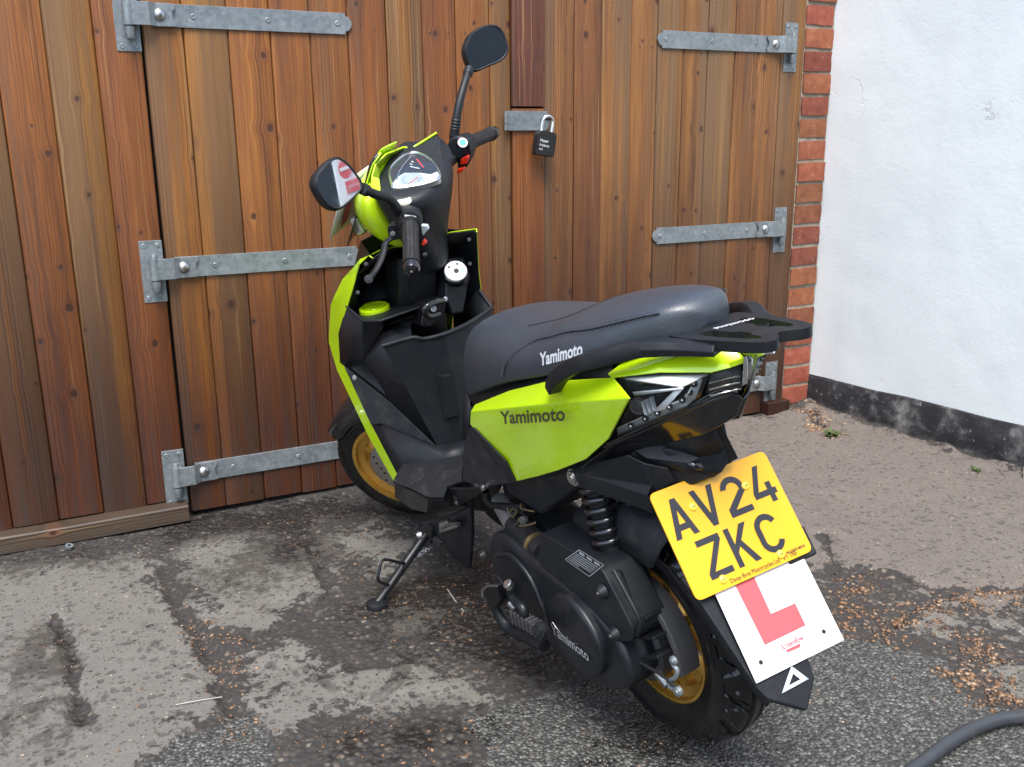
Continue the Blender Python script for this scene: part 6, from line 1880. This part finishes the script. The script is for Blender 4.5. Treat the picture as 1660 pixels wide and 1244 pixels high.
bi = [(0.82,0.1,1.041), (0.8339,0.061,1.057), (0.8461,0.0182,1.0658), (0.8403,-0.034,1.0694), (0.821,-0.08,1.064)]
bo = [(0.839,0.104,1.048), (0.834,0.085,1.074), (0.831,0.055,1.088), (0.823,0.005,1.089), (0.822,-0.082,1.066)]
mesh('cowl_rim', bi + bo, [(i, i + 1, 6 + i, 5 + i) for i in range(4)], MT['lime'], bk, thick=.004, bevel=.001, steer=True)
# instrument
so_ = [(0.7982,0.0797,1.0425), (0.8152,0.0408,1.0526), (0.8181,0.0082,1.0571), (0.809,-0.0284,1.0578), (0.7983,-0.0461,1.0559), (0.7854,-0.0522,1.052), (0.7641,-0.0453,1.0438), (0.738,-0.0243,1.0324), (0.719,0.0044,1.0227), (0.7075,0.0286,1.0161), (0.7074,0.0427,1.0145), (0.7195,0.058,1.0171), (0.7484,0.0784,1.0251), (0.7871,0.0944,1.037)]
so_ = [Vector(p) for p in so_]
sc_ = sum(so_, Vector()) / len(so_)
sn_ = Vector((-.33, .10, .94)).normalized()
def spl(f, h): return [sc_ + (p - sc_) * f + sn_ * h for p in cr(so_, 3, True)]
mesh('instrument_bezel', *loft_data([spl(1.06, -.006), spl(1.05, .006), spl(.985, .009), spl(.94, .004)], False), MT['reflect_bowl'], bk, steer=True)
v_ = spl(.97, .0025)
dial = mesh('instrument_face', v_, [tuple(range(len(v_)))], MT['dial'], bk, steer=True)
def sk(x, y, h=.0036):
    # a point of the instrument face from its own centre, metres across and along
    return sc_ + Vector((.94, 0, .33)).normalized() * x + Vector((0, 1, 0)) * y + sn_ * h
kx = lambda t: Vector(t) + sn_ * .0036
v_ = [kx(p) for p in ((0.7965,0.0853,1.0413), (0.7954,0.053,1.0443), (0.784,0.0322,1.0425), (0.7506,0.0253,1.0316), (0.7282,0.0268,1.0235), (0.7168,0.0122,1.0211), (0.709,0.0289,1.0166), (0.7207,0.0535,1.0181), (0.7495,0.0746,1.0259), (0.7878,0.0921,1.0375))]
mesh('dial_surround', v_, [tuple(range(len(v_)))], MT['sign_white'], dial, steer=True)
v_ = [kx(p) + sn_ * .0006 for p in cr([(0.7877,0.0675,1.0401), (0.7889,0.0455,1.0428), (0.7753,0.0317,1.0395), (0.754,0.0289,1.0324), (0.7384,0.0411,1.0256), (0.7351,0.0565,1.0228), (0.7524,0.0721,1.0272), (0.7724,0.0782,1.0336)], 3, True)]
mesh('speed_dial', v_, [tuple(range(len(v_)))], MT['dial_grey'], dial, steer=True)
def strip(name, a, b, w, mat, h=.0048):
    a, b = Vector(a) + sn_ * h, Vector(b) + sn_ * h
    s_ = (b - a).cross(sn_).normalized() * w
    mesh(name, [a - s_, b - s_, b + s_, a + s_], [(0, 1, 2, 3)], mat, dial, steer=True, sharp=None)
strip('needle', (0.7612,0.0719,1.0303), (0.7508,0.0437,1.0297), .0012, MT['needle'])
strip('needle', (0.7744,-0.0261,1.0454), (0.7499,0.0046,1.0335), .0016, MT['needle'])
for a_, b_ in (((0.7794,0.0065,1.0437), (0.7712,0.0077,1.0407)), ((0.77,0.0083,1.0402), (0.7572,0.0102,1.0355)), ((0.7826,-0.0041,1.0459), (0.7774,-0.0019,1.0438)), ((0.7824,-0.0151,1.047), (0.777,-0.012,1.0448))):
    strip('dial_print', a_, b_, .0016, MT['white_print'])
for k in range(9):
    a = 2.4 + k * .48
    c0_ = Vector((0.7625,0.0562,1.0325)); ux = Vector((0.742,0.0479,1.0261)) - c0_; uy = Vector((0.7698,0.0354,1.0372)) - c0_
    strip('dial_mark', c0_ + (ux * cos(a) + uy * sin(a)) * .72, c0_ + (ux * cos(a) + uy * sin(a)) * .92, .0007, MT['dial'], .0050)
tube('dial_rib', [kx(p) for p in ((0.7919,0.0643,1.0419), (0.7972,0.0288,1.0476), (0.7951,-0.0049,1.0504), (0.7882,-0.0425,1.052))], .0018, MT['reflect_bowl'], dial, 6, steer=True)
v_ = [spl(1.0, .0065), spl(.80, .0085), spl(.5, .0100), spl(.2, .0105)]
mesh('instrument_glass', *loft_data(v_, True), MT['lens'], bk, steer=True)
dgs = bpy.context.evaluated_depsgraph_get()
cowl_bvh = BVHTree.FromObject(rear_cowl, dgs)
ht = cowl_bvh.ray_cast(CAMB, ST((0.79,0.072,0.998)) - CAMB)
lathe('cowl_badge', [(0, .0016), (.0150, .0014), (.0160, -.003), (0, -.003)], ht[0] + ht[1] * .001, ht[1] * .5 + Vector((-.05, .05, .8)), MT['cream'], bk, 28)
ht = cowl_bvh.ray_cast(CAMB, ST((0.805,0.06,0.854)) - CAMB)
bolt('cowl_screw', ht[0], ht[1], .0065, .003, MT['steel'], bk)
# flyscreen and the learner sign tied in front of it
SP = [(.826, 1.104), (.850, 1.085), (.880, 1.045), (.913, 1.000), (.944, .960), (.974, .920)]
def sheet(name, prof, w0, w1, mat, dx=0.0, thick=.003, dome=.02):
    secs = []
    for i, (x, z) in enumerate(prof):
        w = w0 + (w1 - w0) * i / (len(prof) - 1)
        secs.append([(x + dx - dome * (q * q), w * q, z + .14 * w * q - .004) for q in (-1, -.6, -.2, .2, .6, 1)])
    v, f = loft_data(secs, False, False)
    return mesh(name, v, f, mat, bk, thick=thick, steer=True)
sheet('flyscreen', SP, .046, .095, MT['gloss'], .012)
sheet('flyscreen_liner', SP[:4], .042, .085, MT['lime'], .006)
fl_ = sheet('learner_plate', [(.895, 1.066), (.995, .945)], .088, .092, MT['sign_white'], .010, .0015, 0.0)
fl_['label'] = 'white front learner plate'
LO, LT = Vector((1.006, .0, .943)), Vector((.906, 0, 1.064))
lu_ = (LT - LO).normalized(); nn_ = Vector((0, 1, 0)).cross(lu_).normalized()
for sgn in (1, -1):
    q = [LO + Vector((0, .05 * 1, 0)) + lu_ * .02, LO + Vector((0, -.045, 0)) + lu_ * .02, LO + Vector((0, -.045, 0)) + lu_ * .048, LO + Vector((0, .015, 0)) + lu_ * .048, LO + Vector((0, .015, 0)) + lu_ * .140, LO + Vector((0, .05, 0)) + lu_ * .140]
    mesh('learner_letter', [p + nn_ * .0022 * sgn for p in q], [(0, 1, 2, 3), (0, 3, 4, 5)], MT['sign_red'], fl_, steer=True, sharp=None)
box('headlamp', (.945, 0, .955), (.03, .12, .05), MT['reflect_bowl'], bk, .01, steer=True)

# ---- bars, grips, levers, switches
def grip(a, b, label):
    a, b = Vector(a), Vector(b)
    d = (b - a).normalized()
    n_ = 16
    prof = []
    Lg = (b - a).length
    v, f = [], []
    ring = 48
    u_ = d.orthogonal().normalized(); w_ = d.cross(u_)
    hs_ = [0, .004, .006, .010] + [Lg * t for t in (.12, .3, .5, .7, .84, .86)] + [Lg * .875, Lg * .90]
    rs = [.020, .022, .022, .0172, .0172, .0168, .0166, .0168, .0172, .0168, .0185, .0185]
    for h_, r_0 in zip(hs_, rs):
        for k in range(ring):
            an = 2 * pi * k / ring
            rr = r_0 - (.0012 if (k % 6) >= 4 and .11 < h_ / Lg < .85 else 0)
            v.append(a + d * h_ + (u_ * cos(an) + w_ * sin(an)) * rr)
    for i in range(len(hs_) - 1):
        for k in range(ring):
            k2 = (k + 1) % ring
            f.append((i * ring + k, i * ring + k2, (i + 1) * ring + k2, (i + 1) * ring + k))
    f.append(tuple(range(ring))); f.append(tuple((len(hs_) - 1) * ring + k for k in range(ring)))
    o_ = mesh('handlebar_grip', v, f, MT['rubber'], bk, steer=True, sharp=30)
    o_['label'] = label
    lathe('bar_end', [(.0135, -.006), (.0165, -.004), (.0170, .008), (.0150, .016), (.0085, .019), (.008, .014), (.0045, .014), (.004, .018), (0, .018)], b - d * .012, d, MT['gloss'], o_, 28, steer=True)
    bolt('bar_end_screw', b + d * .004, d, .0045, .004, MT['steel'], o_, steer=True)
    return o_
grip((0.722,0.205,1), (0.687,0.335,0.959), 'left grip')
grip((0.726,-0.2,0.995), (0.704,-0.335,0.961), 'right grip')
tube('handlebar', [(.738, .22, .985), (.755, .08, .985), (.755, -.08, .985), (.738, -.22, .985)], .011, MT['cast'], bk, 12, steer=True)
# left switch housing
lg0, lg1 = Vector((0.751,0.15,0.988)), Vector((0.723,0.205,1))
d_ = (lg1 - lg0).normalized()
lathe('switch_housing', [(0, 0), (.021, 0), (.0285, .006), (.0285, .022), (.0255, .026), (.0255, .030), (.028, .034), (.027, .050), (.0235, .055), (0, .055)], lg0, d_, MT['plastic'], bk, 30, steer=True)
prism('dip_switch', [(0.731,0.19,1.014), (0.71,0.19,1.006), (0.709,0.196,0.997), (0.729,0.196,1.005)], (.0, .010, .006), MT['pale_switch'], bk, .002, steer=True)
prism('indicator_switch', [(0.704,0.19,0.988), (0.691,0.19,0.984), (0.691,0.19,0.975), (0.701,0.19,0.969), (0.709,0.19,0.963), (0.709,0.19,0.971)], (0, .010, 0), MT['pale_switch'], bk, .002, steer=True)
prism('horn_button', [(0.712,0.19,0.955), (0.709,0.19,0.945), (0.719,0.19,0.94), (0.722,0.19,0.945)], (0, .010, 0), MT['red'], bk, .002, steer=True)
# right switch housing
rg0, rg1 = Vector((0.727,-0.15,1.009)), Vector((0.726,-0.2,0.995))
d_ = (rg1 - rg0).normalized()
lathe('switch_housing', [(0, 0), (.022, 0), (.0275, .006), (.0275, .026), (.025, .030), (.0275, .034), (.027, .054), (.022, .060), (0, .060)], rg0, d_, MT['plastic'], bk, 30, steer=True)
prism('switch_pod', round_poly([(0.728,-0.15,1.022), (0.706,-0.15,1.026), (0.694,-0.15,1.015), (0.698,-0.15,0.989), (0.71,-0.15,0.97), (0.731,-0.15,0.95), (0.745,-0.15,0.952), (0.742,-0.15,0.979)], .008), (0, -.045, 0), MT['plastic'], bk, .006, steer=True, segs=3)
sk_c = Vector((0.712,-0.15,1.014))
toward = Vector((-.55, .62, .55)).normalized()
lathe('round_sticker', [(0, .002), (.0115, .002), (.012, 0), (0, 0)], sk_c + toward * .012, toward, MT['sign_white'], bk, 26, steer=True)
lathe('sticker_centre', [(0, .0028), (.0072, .0028), (.0074, .0018), (0, .0018)], sk_c + toward * .012, toward, MT['teal'], bk, 22, steer=True)
prism('kill_switch', [(0.72,-0.148,0.985), (0.701,-0.148,0.988), (0.704,-0.148,0.979), (0.713,-0.148,0.969), (0.727,-0.148,0.971)], (.004, .010, 0), MT['red'], bk, .002, steer=True)
prism('start_button', [(0.74,-0.148,0.961), (0.723,-0.148,0.963), (0.723,-0.148,0.956), (0.737,-0.148,0.95), (0.745,-0.148,0.951)], (.004, .010, 0), MT['red'], bk, .002, steer=True)
# brake levers
lvp = [(0.785,0.195,0.972), (0.798,0.205,0.967), (0.798,0.225,0.959), (0.802,0.25,0.948), (0.808,0.275,0.94), (0.814,0.3,0.937)]
lc = cr(lvp, 5)
for mr in (False, True):
    secs = []
    for i, p in enumerate(lc):
        d = (lc[min(i + 1, len(lc) - 1)] - lc[max(i - 1, 0)]).normalized()
        t = i / (len(lc) - 1)
        u_ = Vector((0, 0, 1)); u_ = (u_ - d * u_.dot(d)).normalized(); w_ = d.cross(u_)
        ww_, hh_ = .0085 - .001 * t, .0055
        if t > .93: ww_ *= .9
        secs.append([p + u_ * hh_ * cos(a) + w_ * ww_ * sin(a) for a in (0, .8, 1.57, 2.35, 3.14, 3.93, 4.71, 5.5)])
    loft('brake_lever', secs, MT['plastic'], bk, steer=True, mir=mr, sharp=60)
    bolt('lever_tip', lc[-1] if not mr else Vector(flip(lc[-1])), (-.5, .6 if not mr else -.6, .5), .0095, .007, MT['plastic'], bk, steer=True)
bolt('lever_pivot', (0.784,0.185,0.975), (-.2, .7, .7), .006, .005, MT['dark_steel'], bk, steer=True)
prism('lever_clamp', round_poly([(0.796,0.175,0.991), (0.762,0.175,0.989), (0.777,0.175,0.955), (0.807,0.175,0.956)], .008), (0, -.025, 0), MT['plastic'], bk, .003, steer=True)

# ---- mirrors
def mirror(outline, base_path, rads, back, label, nrm):
    P_ = cr(outline, 5, True)
    c_ = sum(P_, Vector()) / len(P_)
    n_ = Vector(nrm).normalized()
    sc2 = lambda f, h: [c_ + (p - c_) * f + n_ * h for p in P_]
    root = loft('mirror', [sc2(.93, .001), sc2(.985, .004), sc2(1.03, .001), sc2(1.045, -.008), sc2(1.0, -.022), sc2(.75, -.036), sc2(.35, -.044)], MT['plastic'], bk, steer=True, sharp=60)
    root['label'] = label
    g_ = sc2(.935, .0018)
    mesh('mirror_glass', g_, [tuple(range(len(g_)))], MT['mirror'], root, steer=True, sharp=None)
    tube('mirror_rim', sc2(.955, .0028), .0016, MT['plastic_dull'], root, 8, steer=True, closed=True)
    path = cr(base_path, 6)
    rr_ = []
    for i in range(len(path)):
        t = i / (len(path) - 1)
        r0 = rads[0] + (rads[1] - rads[0]) * t
        if t < .34 and int(t * 60) % 4 < 2: r0 *= 1.18
        rr_.append(r0)
    pp = []
    for i in range(len(path) - 1):
        for k in range(3): pp.append(path[i].lerp(path[i + 1], k / 3))
    pp.append(path[-1])
    rr_ = []
    for i in range(len(pp)):
        t = i / (len(pp) - 1)
        r0 = rads[0] + (rads[1] - rads[0]) * t
        if .05 < t < .36 and (i % 4) < 2: r0 *= 1.16
        if t > .93: r0 *= 1.35
        rr_.append(r0)
    tube('mirror_stem', pp, rr_, MT['plastic'], root, 16, steer=True)
mirror([(0.7549,0.3062,1.2065), (0.7492,0.2974,1.1974), (0.7434,0.2916,1.1798), (0.7389,0.2894,1.1597), (0.736,0.2897,1.1417), (0.7378,0.2972,1.1313), (0.7446,0.3129,1.127), (0.7551,0.3361,1.1239), (0.7639,0.3547,1.1237), (0.7706,0.3662,1.1304), (0.777,0.3734,1.1484), (0.7807,0.3732,1.1707), (0.7817,0.3694,1.1868), (0.7789,0.3598,1.1973), (0.7732,0.3457,1.2032), (0.7628,0.3223,1.208)],
       [(0.762,0.175,0.997), (0.751,0.185,1.021), (0.741,0.205,1.051), (0.736,0.225,1.073), (0.737,0.26,1.1), (0.7367,0.2951,1.1305)], (.0115, .0088), .04, 'left mirror reflecting a white wall with a red sign', (-.88, .42, .15))
mirror([(0.6862,-0.3314,1.1934), (0.6764,-0.3456,1.2041), (0.6568,-0.3694,1.2072), (0.6375,-0.3902,1.2012), (0.6242,-0.402,1.1874), (0.6186,-0.4027,1.1654), (0.6177,-0.3967,1.1392), (0.6229,-0.387,1.1252), (0.6378,-0.368,1.1191), (0.6611,-0.3415,1.1218), (0.6826,-0.3174,1.1251), (0.6919,-0.3095,1.1361), (0.6948,-0.3129,1.1617), (0.6933,-0.3198,1.181)],
       [(0.74,-0.175,1.021), (0.734,-0.185,1.038), (0.723,-0.2,1.064), (0.712,-0.225,1.092), (0.702,-0.26,1.116), (0.6944,-0.307,1.1378)], (.0115, .0088), .04, 'right mirror on a tall stem', (-.748, .642, .171))

# ---- side stand
sb = Vector((0.808,0.13,0.144)); sf0 = Vector(BR.transposed() @ (Vector((0.6527,-0.8286,0.008)) - Vector([1.01233, -1.56788, 0.01294])))
dv = (sf0 - sb).normalized()
tube('side_stand', [sb, sb + dv * .05, sf0 - dv * .02, sf0], [.013, .0115, .0105, .0115], MT['cast'], bk, 14)
up_w = BR.transposed() @ Vector((0, 0, 1))
lathe('stand_foot', [(0, .010), (.014, .010), (.026, .004), (.027, 0), (.027, -.007), (0, -.007)], sf0, up_w, MT['cast'], bk, 24)
lp_ = cr([sb.lerp(sf0, .42), Vector(BR.transposed() @ (Vector((0.7125,-0.83,0.105)) - Vector([1.01233, -1.56788, 0.01294]))), Vector(BR.transposed() @ (Vector((0.6677,-0.85,0.1296)) - Vector([1.01233, -1.56788, 0.01294]))), Vector(BR.transposed() @ (Vector((0.6532,-0.86,0.1102)) - Vector([1.01233, -1.56788, 0.01294]))), Vector(BR.transposed() @ (Vector((0.6492,-0.86,0.0843)) - Vector([1.01233, -1.56788, 0.01294]))), sb.lerp(sf0, .74)], 5)
tube('stand_loop', lp_, .0038, MT['cast'], bk, 8)
prism('stand_bracket', round_poly([(0.854,0.118,0.142), (0.807,0.118,0.171), (0.797,0.112,0.155), (0.815,0.118,0.111), (0.864,0.122,0.084), (0.876,0.122,0.106)], .006), (0, -.018, 0), MT['cast'], bk, .003)
bolt('stand_bolt', (0.805,0.142,0.151), (.3, 1, .1), .0125, .012, MT['steel'], bk)
prism('stand_switch', [(0.803,0.115,0.134), (0.76,0.11,0.133), (0.79,0.108,0.108), (0.822,0.115,0.114)], (0, -.02, 0), MT['drum'], bk, .003)
sp_ = []
s0, s1 = Vector((0.839,0.118,0.085)), sb.lerp(sf0, .50) + Vector((0, -.014, .006))
ax_ = (s1 - s0); u_ = ax_.orthogonal().normalized(); w_ = ax_.normalized().cross(u_)
for i in range(140):
    t = i / 139; a = t * 2 * pi * 15
    sp_.append(s0 + ax_ * t + (u_ * cos(a) + w_ * sin(a)) * .0055)
tube('stand_spring', sp_, .0014, MT['steel'], bk, 6)
# frame side plate and bright footrest hanger under the floor
mesh('frame_side_plate', [(0.835,0.105,0.166), (0.74,0.1,0.208), (0.564,0.098,0.303), (0.604,0.092,0.205), (0.67,0.085,0.088), (0.745,0.09,0.087), (0.784,0.1,0.135)], [(0, 1, 2, 3, 4, 5, 6)], MT['cast'], bk, thick=.012, bevel=.004)
prism('footrest_hanger', [(0.745,0.115,0.197), (0.692,0.115,0.224), (0.683,0.118,0.218), (0.616,0.122,0.247), (0.619,0.122,0.233), (0.748,0.118,0.165)], (0, -.012, 0), MT['steel'], bk, .003)
tube('hanger_rib', [(0.72,0.12,0.193), (0.66,0.124,0.229), (0.612,0.124,0.249)], .004, MT['steel'], bk, 8)

# ---- two dry stems on the yard
for pts, lab in (([(0.1534,-1.0396,0.006), (0.1821,-1.0497,0.01), (0.2414,-1.0548,0.006)], 'pale dry stem lying on the skim coat near the left foreground'), ([(0.8367,-0.8348,0.006), (0.828,-0.8931,0.009), (0.8244,-0.9631,0.006)], 'thin dry stem lying on the wet ground right of the side stand foot')):
    tag(tube('dry_stem', cr(pts, 6), .0011, MT['concrete'], None, 6), lab, 'stem')
# ---- what the mirrors see behind the photographer
sg = thing('no_entry_sign', 'white sign with a red no entry disc on the far end of the white wall', 'sign', (2.856, -3.19, 1.735))
prism('sign_board', [(-.004, -.12, -.14), (-.004, .14, -.14), (-.004, .14, .14), (-.004, -.12, .14)], (.004, 0, 0), MT['sign_white'], sg, .001)
lathe('red_disc', [(0, .0015), (.052, .0015), (.053, 0), (0, 0)], (-.004, -.045, .030), (-1, 0, 0), MT['sign_red'], sg, 48)
box('white_bar', (-.0065, -.045, .030), (.002, .076, .018), MT['sign_white'], sg)
box('red_panel', (-.006, -.01, -.070), (.003, .11, .065), MT['sign_red'], sg)
text_mesh('sign_lettering', 'NO ENTRY', (-.0085, .035, -.078), (0, -1, 0), (0, 0, 1), .020, MT['sign_white'], sg, .85, .0004, .01)
gd = thing('garage_building', 'dark shuttered garage across the yard behind the photographer', 'building', (4.6, -7.2, 0))
box('wall', (0, .3, 1.9), (10.0, .3, 3.8), MT['shutter'], gd)
for k in range(14):
    box('shutter_slat', (-.2, .47, .12 + .17 * k), (5.2, .03, .155), MT['shutter'], gd, .01)
"""END"""
